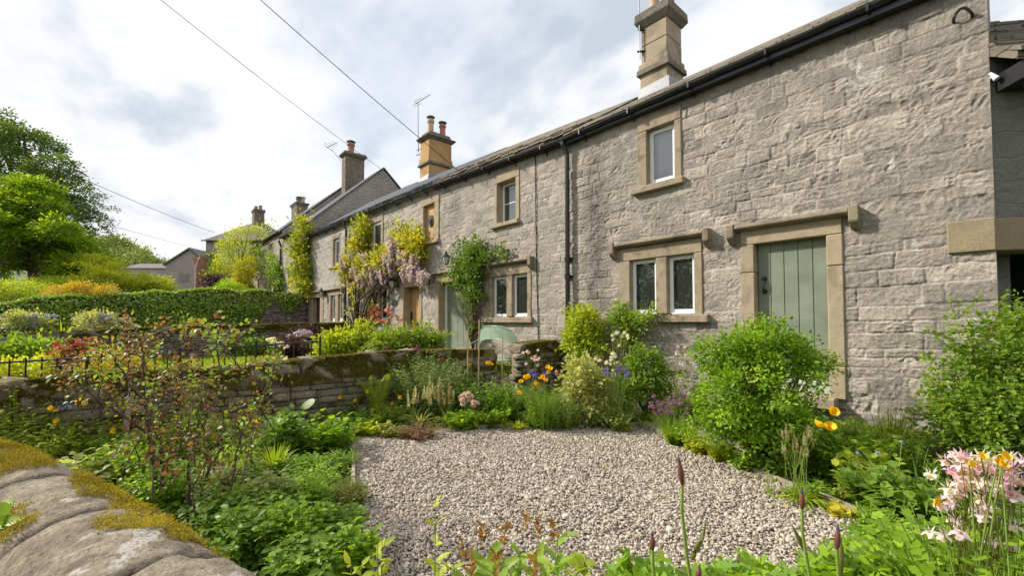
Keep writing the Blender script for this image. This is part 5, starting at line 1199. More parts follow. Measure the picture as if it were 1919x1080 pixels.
def limbs(base, cc, r0, rg, bend=.3, top=None, k=None, mat='twig'):
    mb = LF(); base = np.array(base, float); sel = cc if k is None or k >= len(cc) else cc[rg.choice(len(cc), k, replace=False)]
    for c in sel:
        m1 = base*.6+c*.4+rg.normal(size=3)*bend*.2*np.linalg.norm(c-base); m1[2] = base[2]*.5+c[2]*.5
        P = np.array([base+rg.normal(size=3)*r0*[1, 1, 0], base*.75+m1*.25+V3(0, 0, .04)*np.linalg.norm(c-base), m1, m1*.5+c*.5+rg.normal(size=3)*.05*bend, c])
        mb.tubes(P, [r0, r0*.8, r0*.6, r0*.4, r0*.15], 5)
    return mb
M['twigm'] = M['twig']; M['barkm'] = M['bark']
def bush(name, label, cat, base, lobes, ncl, nlf, L, tm, mat, seed, r0=.015, cr=.18, limbk=14, group=None, spray=None, **kw):
    """lobes: list of (centre, radii, share)"""
    rg = np.random.default_rng(seed); t = thing(name, label, cat, base, group); lf = LF(); al = []
    tot = sum(l[2] for l in lobes)
    for c, rad, sh in lobes: al.append(clumps(lf, c, rad, max(2, int(ncl*sh/tot)), nlf, L, tm, rg, cr=cr, **kw))
    cc = np.concatenate(al); st_ = limbs(base, cc, r0, rg, k=limbk)
    if spray:
        ks, ln_ = spray; mid = np.average([l[0] for l in lobes], axis=0)
        for c in cc[rg.choice(len(cc), min(ks, len(cc)), replace=False)]:
            d = norm(norm(c-mid)+V3(0, 0, .5)+rg.normal(size=3)*.45); l_ = ln_*rg.uniform(.5, 1.3); s_ = np.linspace(0, 1, 7)[:, None]; P = c+d*l_*s_+V3(0, 0, -.25*l_)*s_**2+rg.normal(size=(7, 3))*.006
            st_.tubes(P, np.linspace(.003, .001, 7), 4); k_ = 14; q = P[rg.integers(1, 7, k_)]; lf.add(tm, q, norm(rs(k_, rg)+d*.8), rs(k_, rg)+V3(0, 0, .8), L*rg.uniform(.6, 1.1, k_), kw.get('tint', .5)+.2+.2*rg.normal(size=k_))
    lf.build('foliage', mat, t); st_.build('stem', 'twig', t)
    return t
def tree(label, base, lobes, ncl, nlf, L, tm, mat, seed, tr=.3, cr=.8, th=None, group=None, name='tree', bark='bark', **kw):
    rg = np.random.default_rng(seed); t = thing(name, label, 'tree', base, group); lf = LF(); base = np.array(base, float); al = []
    tot = sum(l[2] for l in lobes)
    for c, rad, sh in lobes: al.append(clumps(lf, c, rad, max(3, int(ncl*sh/tot)), nlf, L, tm, rg, cr=cr, **kw))
    lf.build('crown', mat, t)
    ctr = np.mean([l[0] for l in lobes], axis=0); fork = base+(ctr-base)*np.array([.6, .6, .55])
    tb = LF(); tb.tubes(np.array([base-V3(0, 0, .3), base+(fork-base)*.3+V3(tr*.2, 0, 0), base+(fork-base)*.7, fork, ctr]), [tr*1.35, tr, tr*.85, tr*.7, tr*.3], 10)
    for c, rad, sh in lobes: tb.tubes(np.array([fork-V3(0, 0, .3), fork*.6+np.array(c)*.4+V3(0, 0, .2), np.array(c), np.array(c)+np.asarray(rad)*[0, 0, .6]]), [tr*.5, tr*.35, tr*.2, tr*.05], 7)
    tb.build('trunk', bark, t)
    return t
def LP(dep, items, jd=0., seed=0, rs_=1.):
    rg = np.random.default_rng(seed)
    return [(DP(px, py, dep+rg.normal()*jd), np.array(r if hasattr(r, '__len__') else (r, r, r*.8))*rs_, (r if not hasattr(r, '__len__') else r[0])**2) for px, py, r in items]
def ground_at(px, dep): p = DP(px, 600, dep); return (p[0], p[1], float(hgt(p[0], p[1])))

rg = np.random.default_rng(500); ml = []
for k in range(64):
    px = -60+rg.random()*245; top = np.interp(px, [-60, 0, 20, 45, 62, 95, 118, 140, 165, 185], [300, 288, 284, 300, 325, 348, 380, 418, 448, 482]); r_ = rg.uniform(.5, .95)
    py = top+r_*34+(520-top-r_*34)*rg.random()**1.25; ml.append((px if px < 150 else px-8, py, (r_, r_, r_*.95)))
tree('big bright green maple tree with layered leaves at the left', ground_at(70, 25), LP(25, ml, 1.1, 1), 1700, 56, .18, DIA, 'maple', 51, tr=.3, cr=.42, squash=.5, flat=1.3, tint=.34, ct=.26, shell=.6, lump=.45)
tree('tall dark green tree rising behind the bright maple', ground_at(60, 40), LP(40, [(-10, 250, 2.6), (45, 262, 1.9), (75, 285, 1.9), (110, 320, 1.8), (135, 350, 1.5), (150, 385, 1.7), (168, 405, 1.3), (110, 400, 2.6), (60, 340, 2.8), (0, 330, 3.), (-50, 260, 3.), (90, 460, 2.6), (150, 450, 1.8)], 1., 2), 520, 56, .25, DIA, 'oakleaf', 52, tr=.45, cr=.62, lump=.6, shell=.55, squash=.6)
bush('conifer', 'golden drooping conifer beside the maple above the hedge', 'conifer', ground_at(195, 23), LP(23, [(190, 500, (1.1, 1.1, .7)), (165, 515, (.7, .7, .6)), (215, 515, (.7, .7, .6)), (195, 525, (1.2, 1.2, .5))], .3, 3), 130, 60, .12, NARROW, 'lime', 53, cr=.3, squash=.45, tint=.5, ct=.3, wid=2.4)
bush('garden_shrub', 'pale green open shrub in front of the small distant gable', 'shrub', ground_at(285, 24), LP(24, [(258, 541, (.8, .8, .35)), (292, 538, (.9, .8, .4)), (272, 524, .3), (240, 530, .35), (318, 545, .3)], .4, 4), 150, 40, .13, DIA, 'lime', 54, cr=.28, lump=.6, tint=.3, spray=(50, .6))
tree('slender fresh green tree in front of the distant hipped house', ground_at(442, 30), LP(30, [(445, 450, (.7, .7, .8)), (465, 435, .5), (425, 470, .7), (455, 480, .9), (430, 500, 1.), (485, 440, .55), (470, 505, .9), (415, 515, .8), (500, 430, .3)], .5, 5), 140, 40, .14, DIA, 'lime', 55, tr=.08, cr=.42, lump=.5, tint=.3)
bush('conifer', 'dark narrow cypress beside the distant hipped house', 'conifer', ground_at(397, 34), LP(34, [(397, 490, (.35, .35, .6)), (398, 510, (.5, .5, .7)), (400, 528, (.6, .6, .6))], .1, 6), 90, 60, .12, DIA, 'dark', 56, cr=.25, shell=.6)
bush('conifer', 'golden green conifer at the far end of the cottage row', 'conifer', ground_at(458, 27), LP(27, [(460, 500, (.45, .45, .6)), (458, 525, (.65, .65, .7)), (450, 540, (.7, .7, .5))], .1, 7), 110, 60, .10, DIA, 'gold', 57, cr=.25, tint=.2, shell=.6)
bush('topiary', 'bright green pointed clipped shrub just above the ivy wall', 'topiary', ground_at(425, 25), LP(25, [(428, 535, (.35, .35, .35)), (428, 545, (.75, .75, .4))], .05, 8), 80, 60, .07, DIA, 'bush', 58, cr=.18, shell=.8, tint=.7)
bush('garden_shrub', 'dark purple-leaved shrub between the dead trunk and the conifer', 'shrub', ground_at(403, 27), LP(27, [(395, 532, .5), (410, 528, .5)], .1, 9), 50, 40, .1, DIA, 'purpleleaf', 59, cr=.25)
# dead forked trunk
p = np.array(ground_at(374, 30)); t = thing('dead_tree', 'reddish dead forked tree trunk beside the distant houses', 'tree trunk', p); lf = LF()
a = DP(378, 545, 30); b_ = DP(377, 500, 30); lf.tubes(np.array([p, a, b_, DP(383, 482, 30)]), [.45, .42, .36, .3], 10); lf.tubes(np.array([b_-V3(0, 0, .5), DP(366, 488, 30), DP(358, 480, 30.1)]), [.25, .18, .12], 8)
lf.build('trunk', 'redbark', t)
# hedges and mounds beyond the far wall
bush('clipped_hedge', 'rounded bright green hedge mound at the far left above the mossy wall', 'hedge', ground_at(15, 19), LP(19, [(-30, 560, (1.6, 1., .7)), (30, 560, (1.3, 1., .62)), (75, 565, (.8, .8, .5))], .2, 10), 320, 70, .075, DIA, 'lime', 60, cr=.25, shell=.85, tint=.05, flat=1.5)
bush('clipped_hedge', 'low flat-topped green hedge behind the orange shrub', 'hedge', ground_at(130, 22), LP(22, [(80, 542, (1.0, .7, .45)), (130, 541, (1.2, .7, .42)), (175, 545, (.9, .7, .4))], .1, 11), 240, 60, .08, DIA, 'lime', 61, cr=.24, shell=.85, tint=.0, flat=1.5)
bush('garden_shrub', 'low orange-yellow shrub spilling over the mossy end of the ivy wall', 'shrub', ground_at(150, 17.5), LP(17.5, [(110, 553, (.55, .4, .28)), (150, 547, (.75, .4, .32)), (195, 549, (.5, .4, .25))], .1, 12), 120, 50, .07, DIA, 'orangeleaf', 62, cr=.2, shell=.7)
# wooded hill: one far mass
rg = np.random.default_rng(63); lf = LF()
for k in range(70):
    px = 150+rg.random()*165; py = np.interp(px, [150, 190, 215, 235, 260, 285, 300, 330], [465, 458, 458, 466, 482, 492, 502, 510])+rg.random()*32
    c = DP(px, py, 150+rg.normal()*10); clumps(lf, c, (3.2, 3.2, 3.0), 26, 22, .8, DIA, rg, cr=1.7, tint=.5+.25*rg.normal())
tag(lf.build('distant_wood', 'hill'), kind='stuff')
# tall hedge trees across the lane (they stand behind the photographer and show in the panes)
for k, (x, lab) in enumerate(((-24, 'leafy tree across the lane mirrored in the windows, furthest up the street'), (-18.5, 'dark leafy tree across the lane opposite the oak door'), (-13, 'dark leafy tree across the lane opposite the climbing rose'), (-7.5, 'dark leafy tree across the lane opposite the nearest window'), (-2, 'leafy tree across the lane directly behind the garden gate'), (3.5, 'leafy tree across the lane opposite the barn'))):
    tree(lab, (x, -16, -.4), [((x, -16, 3), (2.6, 1.6, 2.6), 1), ((x+1.6, -15.6, 1.6), (2., 1.4, 1.8), .7), ((x-1.5, -15.8, 1.8), (2, 1.4, 1.8), .7)], 150, 40, .3, DIA, 'dark', 70+k, tr=.2, cr=.7, group='trees across the lane')
# ------------------------------------------------------------------ garden plants
ROOTS = {}
def fl_mesh(kind, mat, var=0):
    k = (kind, mat, var)
    if k in ROOTS: return ROOTS[k]
    rg = np.random.default_rng(hash(kind) % 1000 if False else len(kind)*17+var); lf = LF(); O = V3(0, 0, 0)
    def ringdir(n, up, ph=0.): a = np.linspace(0, 2*np.pi, n, endpoint=False)+ph; return np.stack([np.cos(a), np.sin(a), np.full(n, up)], 1)
    if kind == 'poppy':
        lf.add(PETAL, np.zeros((5, 3)), ringdir(5, .45, var), V3(0, 0, 1)+0*ringdir(5, 0), .55, .4+.2*rg.normal(size=5), 1.35); lf.add(DIA, np.zeros((8, 3)), norm(ringdir(8, 1.6)), rs(8, rg), .2, .0, 1.)
    elif kind == 'ball':
        d = rs(70, rg); d[:, 2] = np.abs(d[:, 2])*1.1-.25; lf.add(LEAF, d*.12, d, rs(70, rg), .42, .5+.25*rg.normal(size=70), 1.2)
    elif kind == 'columbine':
        d = ringdir(5, -.25, var); lf.add(OVAL, d*.05, d, V3(0, 0, 1)+0*d, .5, .6+.2*rg.normal(size=5), .95)
        d = ringdir(5, -.95, var+.6); lf.add(PETAL, d*.06, d, -ringdir(5, 0, var+.6), .36, .95, 1.1); d = ringdir(5, 1.5, var+.6); lf.add(NARROW, ringdir(5, 0, var+.6)*.1, d, ringdir(5, -.4), .5, .25, 1.6)
        lf.add(NARROW, np.zeros((10, 3)), norm(ringdir(10, -3.)), rs(10, rg), .42, .9, .6)
    elif kind == 'iris':
        d = ringdir(3, -.5); lf.add(PETAL, d*.05, d, V3(0, 0, -1)+d*.6, .55, .3, 1.1); d = ringdir(3, 1.6, 1.05); lf.add(PETAL, d*.03, d, ringdir(3, .2, 1.05), .55, .8, 1.1)
    elif kind == 'cluster':
        n = 26; d = rs(n, rg); d[:, 2] = np.abs(d[:, 2]); lf.add(disc(6, lambda t: 1., .1), d*.36*np.array([1, 1, .6]), np.cross(d, rs(n, rg)), d, .26, .5+.25*rg.normal(size=n))
    elif kind == 'spike':
        n = 90; z = rg.random(n)**1.1; a = rg.random(n)*6.28; d = np.stack([np.cos(a), np.sin(a), .3+0*a], 1); lf.add(PETAL, np.stack([0*z, 0*z, z], 1), d, V3(0, 0, 1)+.4*rs(n, rg), .17*(1.15-z*.8), .5+.25*rg.normal(size=n), 1.3)
    elif kind == 'raceme':
        n = 110; z = rg.random(n); a = rg.random(n)*6.28; r = .26*(1-z)**.6; d = np.stack([np.cos(a), np.sin(a), -.3+0*a], 1); lf.add(QUAD, np.stack([r*np.cos(a), r*np.sin(a), -z], 1), d, rs(n, rg), .2, .55-.3*z+.2*rg.normal(size=n), 1.4)
    elif kind == 'seedhead':
        n = 60; z = rg.random(n); a = rg.random(n)*6.28; d = np.stack([np.cos(a), np.sin(a), .8+0*a], 1); lf.add(DIA, np.stack([0*z, 0*z, z], 1), d, rs(n, rg), .16*(1-.6*z)+.05, .5+.25*rg.normal(size=n), 1.3)
    elif kind == 'clock':
        d = rs(160, rg); lf.add(NARROW, d*.1, d, rs(160, rg), .4, .8, .5); lf.add(DIA, d*.42, rs(160, rg), d, .09, .9)
    o = lf.build('_tmp', mat); me = o.data; bpy.data.objects.remove(o); me.name = kind; ROOTS[k] = me
    return me
def put_flower(t, kind, mat, p, size, rg, tilt=.4, name='flower', down=False, var=None):
    me = fl_mesh(kind, mat, int(rg.integers(0, 3)) if var is None else var); o = bpy.data.objects.new(name, me); COL.objects.link(o); o.parent = t
    L_ = Vector([float(x) for x in p])-t.location
    if kind == 'poppy':
        zax = Vector([float(x) for x in norm(-fw0*.75+V3(0, 0, .55)+rg.normal(size=3)*.35)]); o.matrix_local = Matrix.Translation(L_) @ zax.to_track_quat('Z', 'Y').to_matrix().to_4x4() @ Matrix.Rotation(rg.random()*6.28, 4, 'Z') @ Matrix.Diagonal((*(size*rg.uniform(.85, 1.15),)*3, 1)); return o
    o.matrix_local = Matrix.Translation(L_) @ Matrix.Rotation(rg.normal()*tilt, 4, 'X') @ Matrix.Rotation(rg.normal()*tilt, 4, 'Y') @ Matrix.Rotation(rg.random()*6.28, 4, 'Z') @ Matrix.Diagonal((*(size*rg.uniform(.85, 1.15),)*3, 1))
    return o
def bez(b, m, e, t): t = t[..., None]; return (1-t)**2*b+2*t*(1-t)*m+t*t*e
def herb(name, label, cat, base, h, spread, nst, L, nl, tm, mat, seed, up=.25, droop=.0, stem='stem', sr=.004, t0=.12, taper=.5, wid=1., lean=1., pairs=False, flowers=None, group=None, tint=.45, tv=.16, up_tip=.0, hvar=.3, flat=.8, parent=None):
    """upright many-stemmed plant: leaves spiralling up curved stems, flowers at some tips"""
    rg = np.random.default_rng(seed); base = np.array(base, float); t = parent or thing(name, label, cat, base, group)
    a = rg.random(nst)*6.28; r = np.sqrt(rg.random(nst)); o = np.stack([np.cos(a)*r, np.sin(a)*r, 0*a], 1)
    b_ = base+o*spread*.45; hh = h*(1-hvar*rg.random(nst))*(1-.25*r); e = base+o*spread*lean*1.05+np.stack([0*a, 0*a, hh], 1)+rg.normal(size=(nst, 3))*spread*.06; m = b_*.5+e*.5; m[:, 2] = base[2]+hh*.62; m[:, :2] = b_[:, :2]*.7+e[:, :2]*.3
    P = bez(b_[:, None], m[:, None], e[:, None], np.linspace(0, 1, 6)[None].repeat(nst, 0))
    lf = LF(); lf.tubes(P, np.array([1.2, 1.1, 1., .85, .7, .4])*sr, 4, .3); lf.build('stem', stem, t)
    tt = t0+(1-t0)*((np.arange(nl)+rg.random((nst, nl))*.6)/nl); 
    if pairs: tt = t0+(1-t0)*(((np.arange(nl)//2)*2+.5+rg.random((nst, nl))*.05)/nl)
    tt = np.clip(tt, 0, 1); pos = bez(b_[:, None], m[:, None], e[:, None], tt)
    ph = (np.arange(nl)*(np.pi if pairs else 2.4)+(np.arange(nl)//2*1.57 if pairs else 0))[None]+a[:, None]*3+rg.normal(size=(nst, nl))*.35
    d = np.stack([np.cos(ph), np.sin(ph), up-droop*(1-tt)+up_tip*tt+.2*rg.normal(size=ph.shape)], -1)+.35*o[:, None]
    nv = np.stack([-np.cos(ph)*up*.6, -np.sin(ph)*up*.6, np.full(ph.shape, flat)], -1)+.3*rg.normal(size=ph.shape+(3,))
    n = nst*nl
    lf = LF(); lf.add(tm, pos.reshape(-1, 3), d.reshape(-1, 3), nv.reshape(-1, 3), (L*(1-taper*tt)*rg.uniform(.7, 1.2, tt.shape)).ravel(), (tint+.22*(tt-.5)+tv*rg.normal(size=tt.shape)+.1*rg.normal(size=(nst, 1))).ravel(), wid)
    lf.build('foliage', mat, t)
    if flowers:
        kind, fm, size, k = flowers[:4]
        for i in (range(nst) if k >= nst else rg.choice(nst, k, replace=False)):
            put_flower(t, kind, fm if isinstance(fm, str) else fm[int(rg.integers(len(fm)))], e[i], size, rg, flowers[4] if len(flowers) > 4 else .35)
    return t
def stalks(t, tips, base, rg, sr=.003, mat='stem', spread=.05, bow=.05):
    """bare flower stems from the plant's foot to given tips"""
    lf = LF(); base = np.array(base, float)
    for e in tips:
        b_ = base+rg.normal(size=3)*[spread, spread, 0]; e = np.array(e); m = b_*.4+e*.6+rg.normal(size=3)*[bow, bow, 0]; m[:2] = b_[:2]*.6+e[:2]*.4
        lf.tubes(bez(b_[None], m[None], e[None], np.linspace(0, 1, 7)), np.linspace(1.2, .8, 7)*sr, 4, .35)
    lf.build('flower_stem', mat, t)
def strap(name, label, cat, base, h, spread, nb, wid, mat, seed, arch=.6, tint=.5, group=None, parent=None, pname='foliage', tv=.15):
    """clump of arching strap leaves"""
    rg = np.random.default_rng(seed); base = np.array(base, float); t = parent or thing(name, label, cat, base, group)
    a = rg.random(nb)*6.28; r = rg.random(nb)**.6; k = 7; s = np.linspace(0, 1, k); o = np.stack([np.cos(a), np.sin(a)], 1)
    hh = h*rg.uniform(.65, 1.05, nb)
    R_ = spread*r[:, None]*(s**1.3)[None]; Z = hh[:, None]*(s-arch*r[:, None]*s**3.)
    C = np.stack([base[0]+o[:, :1]*(R_+.04*spread), base[1]+o[:, 1:]*(R_+.04*spread), base[2]+Z], -1)
    sd = np.stack([-o[:, 1], o[:, 0], 0*a], 1)[:, None]*(wid*np.array([.6, .9, 1., .95, .8, .5, .08]))[None, :, None]*rg.uniform(.7, 1.2, nb)[:, None, None]
    mid = C.copy(); mid[..., 2] -= wid*.3
    V = np.stack([C-sd, mid, C+sd], 2); base_i = np.arange(nb)[:, None]*(k*3)
    f = np.array([(i*3+j, i*3+j+1, (i+1)*3+j+1, (i+1)*3+j) for i in range(k-1) for j in range(2)])
    lf = LF(); lf.V.append(V.reshape(-1, 3).astype(np.float32)); lf.Fi.append((f.ravel()[None]+base_i).ravel()); lf.Fn.append(np.full(nb*len(f), 4))
    lf.T.append(np.repeat(np.clip(tint+tv*rg.normal(size=nb), 0, 1), k*3).astype(np.float32)); lf.n = nb*k*3
    lf.build(pname, mat, t); return t
def fern(label, base, h, spread, nf, seed, mat='fern', lean=(0, 0)):
    rg = np.random.default_rng(seed); base = np.array(base, float); t = thing('fern', label, 'fern', base)
    for i in range(nf):
        a = i*6.28/nf+rg.normal()*.2; o = V3(math.cos(a), math.sin(a), 0); hh = h*rg.uniform(.75, 1.05); s = np.linspace(0, 1, 40); r = spread*rg.uniform(.6, 1.1)
        C = base+o*(r*s**1.5)[:, None]+np.stack([lean[0]*s, lean[1]*s, hh*(s-.22*s**3)], 1); T = norm(np.gradient(C, axis=0)); sd = norm(np.cross(T, V3(0, 0, 1)+o*.3)); nn = norm(np.cross(sd, T))
        L_ = .17*h*np.sin(np.pi*np.clip(s*.92+.06, 0, 1))**.8*(1-.35*s)
        lf = LF(); lf.tubes(C[::3], np.linspace(.004, .0015, len(C[::3])), 4, .5)
        for q in (-1, 1): lf.add(LEAF, C[2:], sd[2:]*q+T[2:]*.45, nn[2:]+.15*rs(38, rg), L_[2:]*rg.uniform(.9, 1.1, 38), .5+.25*rg.normal()+.1*rg.normal(size=38), .27)
        lf.build('frond', mat, t)
    return t
def spot(px, py, hpx, wpx, z=-.5):
    if px < 925 and py < 900:                     # keep in front of the low wall
        wb = np.interp(px, [0, 115, 250, 370, 450, 560, 720, 920], [876, 861, 836, 820, 807, 790, 777, 755])+9
        if py < wb: hpx = hpx+wb-py; py = wb
        if px < 320: hpx *= 1.22
    b_ = G(px, py, z); d = (b_-CAM)@fwd; return b_, hpx*d/F, wpx*.5*d/F
def tips_at(base, pts, jit=0., rg=None, toward=0.):
    d = (np.array(base)-CAM)@fwd-toward; return [DP(px, py, d+(rg.normal()*jit if rg is not None else 0)) for px, py in pts]
def flowering(t, base, pts, kind, mat, size, seed, sr=.003, tilt=.35, jit=.06, toward=0., spread=.06, name='flower', stemmat='stem'):
    rg = np.random.default_rng(seed); tp = tips_at(base, pts, jit, rg, toward)
    stalks(t, tp, base, rg, sr, stemmat, spread)
    for p in tp: put_flower(t, kind, mat if isinstance(mat, str) else mat[int(rg.integers(len(mat)))], p, size*(.8 if kind == 'poppy' else 1.), rg, tilt, name)
    return t

# ---- climbers on the cottages
def FL(items, off=-.22, ry=.2): return [(fp(px, py, off), (r, ry, r), r*r) for px, py, r in items]
wis = bush('wisteria', 'yellow-green wisteria with hanging lilac racemes across the third cottage', 'climber', fp(668, 640, -.15), FL([(677, 424, .3), (679, 445, .42), (674, 465, .45), (660, 485, .4), (648, 512, .38), (682, 498, .36), (703, 498, .38), (718, 488, .38), (652, 525, .26), (740, 430, .16), (750, 445, .2), (768, 452, .34), (784, 466, .36), (774, 478, .26), (745, 462, .2), (755, 496, .26), (730, 498, .24), (690, 514, .24), (668, 545, .2), (664, 575, .14), (788, 484, .22)]), 230, 40, .13, DIA, 'wist', 101, r0=.05, cr=.26, limbk=26, tint=.5, ct=.3, lump=.3)
rg = np.random.default_rng(102)
for px, py, s in ((672, 478, .6), (680, 486, .7), (643, 488, .6), (650, 500, .55), (655, 488, .5), (663, 515, .5), (670, 522, .6), (682, 518, .6), (692, 522, .65), (700, 525, .5), (688, 508, .5), (648, 532, .5), (655, 540, .5), (738, 455, .6), (745, 462, .7), (752, 458, .6), (735, 475, .7), (742, 482, .75), (748, 478, .7), (738, 490, .6), (722, 495, .6), (725, 505, .55), (735, 508, .5), (715, 492, .5), (768, 500, .65), (774, 506, .7), (780, 512, .7), (787, 516, .6), (792, 520, .6), (770, 515, .55), (756, 520, .5), (776, 498, .6), (797, 522, .5), (705, 505, .55), (760, 512, .5), (697, 512, .5), (660, 478, .6), (668, 505, .7), (645, 505, .6), (690, 500, .7), (712, 510, .7), (720, 518, .6), (740, 468, .8), (750, 470, .8), (755, 480, .7), (765, 485, .7), (778, 490, .6), (640, 520, .6), (675, 530, .6), (685, 528, .6), (735, 498, .8), (728, 488, .7)):
    put_flower(wis, 'raceme', 'f_lilac', fp(px, py-11, -.34-.12*rg.random()), s*.68, rg, .12)
bush('vine', 'yellow-green vine column climbing the tall house beside the low eaves', 'climber', fp(566, 560, -.2), FL([(566, 428, .5), (568, 445, .6), (563, 465, .65), (562, 485, .75), (566, 505, .8), (563, 525, .8), (568, 545, .7), (556, 480, .4)], -.3, .3), 130, 40, .17, DIA, 'wist', 103, r0=.05, cr=.34, tint=.25, ct=.25, limbk=12, lump=.5)
bush('climbing_rose', 'thin green climber on the far end house wall below its casement', 'climber', fp(519, 560, -.2), FL([(505, 487, .4), (512, 500, .5), (518, 515, .6), (522, 530, .5), (487, 470, .4), (483, 490, .5), (480, 510, .5)], -.3, .25), 60, 26, .2, DIA, 'mid', 104, r0=.05, cr=.4, tint=.5, limbk=12)
bush('climbing_rose', 'dark green climbing rose trained between the sage door and two-light window', 'climbing rose', fp(886, 660, -.12), FL([(868, 478, .26), (890, 470, .28), (885, 492, .34), (858, 505, .26), (872, 515, .36), (898, 505, .26), (885, 532, .32), (865, 538, .22), (893, 555, .22), (880, 562, .26), (884, 585, .16), (912, 485, .18), (932, 470, .16), (940, 478, .12), (850, 520, .14), (888, 612, .08)], -.2, .16), 170, 30, .07, OVAL, 'ivy', 105, r0=.014, cr=.15, tint=.6, limbk=34, lump=.6, spray=(40, .3))
st = bush('climbing_shrub', 'yellow-green leafy shrub climbing round the foot of the downpipe', 'shrub', fp(1092, 735, -.35), FL([(1086, 600, .2), (1105, 605, .2), (1075, 625, .18), (1095, 632, .26), (1110, 645, .2), (1080, 655, .2), (1092, 675, .16), (1120, 660, .12)], -.35, .2), 120, 30, .085, LEAF, 'lime', 106, r0=.012, cr=.13, tint=.15, lump=.5, ct=.25, spray=(40, .2))
bush('climbing_shrub', 'small pale climber creeping along the sill of the nearest two-light window', 'climber', fp(1172, 730, -.3), FL([(1160, 585, .14), (1168, 605, .16), (1150, 612, .14), (1190, 602, .13), (1210, 600, .12), (1222, 590, .07), (1180, 625, .14), (1170, 645, .12), (1187, 655, .1)], -.22, .14), 120, 26, .06, LEAF, 'currant', 107, r0=.01, cr=.11, tint=.6, ct=.28, limbk=22)
# cane trellis fan
p0 = fp(1118, 740, -.4); t = thing('cane_trellis', 'fan of thin pale canes and mesh behind the downpipe shrub', 'trellis', p0)
for k, (x1, y1) in enumerate(((1098, 640), (1106, 632), (1114, 628), (1122, 630), (1129, 634), (1135, 642), (1141, 652), (1147, 662))):
    mb = MB(); mb.tube([p0+V3((k-3.5)*.02, 0, 0), fp(x1, y1, -.3)], .006, 4); mb.build('cane', 'timber', t)
mb = MB(); mb.tube([fp(1088, 658, -.32), fp(1110, 668, -.33), fp(1132, 672, -.33), fp(1150, 668, -.3)], .009, 5); mb.build('cross_wire', 'twig', t)
# pot of coral flowers on the sill
p = fp(702, 597, -.14); t = thing('potted_flowers', 'coral pink flowers in a pot on the sill of the wisteria cottage', 'potted plant', p)
MB().lathe((p[0], -.14, 1.05), [(.1, 0), (.15, .2), (.16, .24), (.12, .23)], 10).build('pot', 'pot', t)
rg = np.random.default_rng(108)
for k in range(12): put_flower(t, 'cluster', 'f_coral', fp(700+rg.normal()*9, 583+rg.normal()*7, -.2), .3, rg)
lf = LF(); n = 90; lf.add(DIA, p+V3(0, -.05, .3)+rg.normal(size=(n, 3))*[.25, .08, .16], rs(n, rg), rs(n, rg), .14, .5); lf.build('foliage', 'mid', t)
herb('azalea', 'small pink azalea beside the door of the wisteria cottage', 'flower', fp(735, 640, -.5), 1.0, .3, 14, .07, 10, DIA, 'mid', 109, flowers=('cluster', 'f_coral', .14, 9))

# ---- neighbours' gardens
lf = LF(); rg = np.random.default_rng(110); n = 42000
x = -17.7+rg.random(n)*10.7; y = -9.5+9.3*rg.random(n)
lf.add(NARROW, np.stack([x, y, hgt(x, y)], 1), norm(rs(n, rg)*.5+V3(0, 0, 1)), rs(n, rg), rg.uniform(.05, .10, n), .6+.2*rg.normal(size=n), 2.2); tag(lf.build('lawn_grass', 'grass'), kind='stuff')
def nbush(label, items, dep, mat, seed, L=.09, ncl=90, nlf=34, tm=DIA, cr=.2, name='garden_shrub', cat='shrub', **kw):
    g = ground_at(np.mean([i[0] for i in items]), dep); return bush(name, label, cat, g, LP(dep, items, .1, seed), ncl, nlf, L, tm, mat, seed, cr=cr, **kw)
nbush('loose bright green shrub behind the mossy wall left of the pink pot', [(640, 648, .26), (665, 640, .28), (690, 645, .26), (615, 655, .24), (650, 658, .3), (700, 655, .26), (672, 622, .14), (630, 640, .14), (690, 628, .1)], 10.5, 'lime', 121, ncl=150, tint=.15, L=.1, lump=.6, spray=(60, .4), tm=LEAF)
nbush('feathery green perennials in front of the pale oak door', [(735, 646, .22), (760, 650, .24), (782, 640, .18), (800, 650, .22), (720, 655, .22), (745, 630, .1), (815, 645, .16), (790, 622, .08)], 9.6, 'fern', 122, ncl=130, L=.09, tint=.2, tm=LEAF, lump=.6, spray=(60, .4))
nbush('lilac flowering shrub in front of the middle garden wall', [(570, 632, .35), (580, 640, .3), (560, 642, .3)], 14, 'purpleleaf', 123, ncl=70, tint=.6)
t = nbush('dark plum-leaved bush behind the iron railing', [(552, 655, .35), (560, 668, .3), (545, 668, .3)], 12.5, 'purpleleaf', 124, ncl=70)
rg = np.random.default_rng(125); g = ground_at(572, 13.5); t = thing('lilac_flowers', 'cloud of pale lilac blossom above the dark plum bush', 'flower', g); stalks(t, [DP(572+rg.normal()*11, 628+rg.normal()*5, 13.5) for _ in range(3)], g, rg, .01)
for k in range(26): put_flower(t, 'cluster', 'f_lilac', DP(572+rg.normal()*13, 629+rg.normal()*6, 13.4+rg.normal()*.2), .22, rg)
g = ground_at(516, 12); herb('white_peony', 'white flower clump behind the iron railing', 'flower', g, .85, .3, 22, .1, 9, DIA, 'mid', 126, flowers=('cluster', 'f_white', .22, 7))
for k, (px, dp, lab) in enumerate(((410, 15.5, 'leftmost dark green clump along the foot of the middle garden wall'), (445, 15.3, 'second dark green clump along the foot of the middle garden wall'), (480, 15.2, 'third dark green clump along the foot of the middle garden wall, by the white flowers'), (610, 15, 'dark green clump along the middle garden wall right of the plum bush'))):
    nbush(lab, [(px, 655, .3), (px+12, 658, .26), (px-12, 658, .26)], dp, 'mid', 130+k, ncl=60, L=.1, cr=.2)
nbush('broad green leafy clump behind the railing at the far left', [(60, 668, .35), (90, 672, .3), (30, 675, .35), (20, 690, .3), (65, 690, .3)], 8.6, 'mid', 135, ncl=150, L=.1, tint=.6)
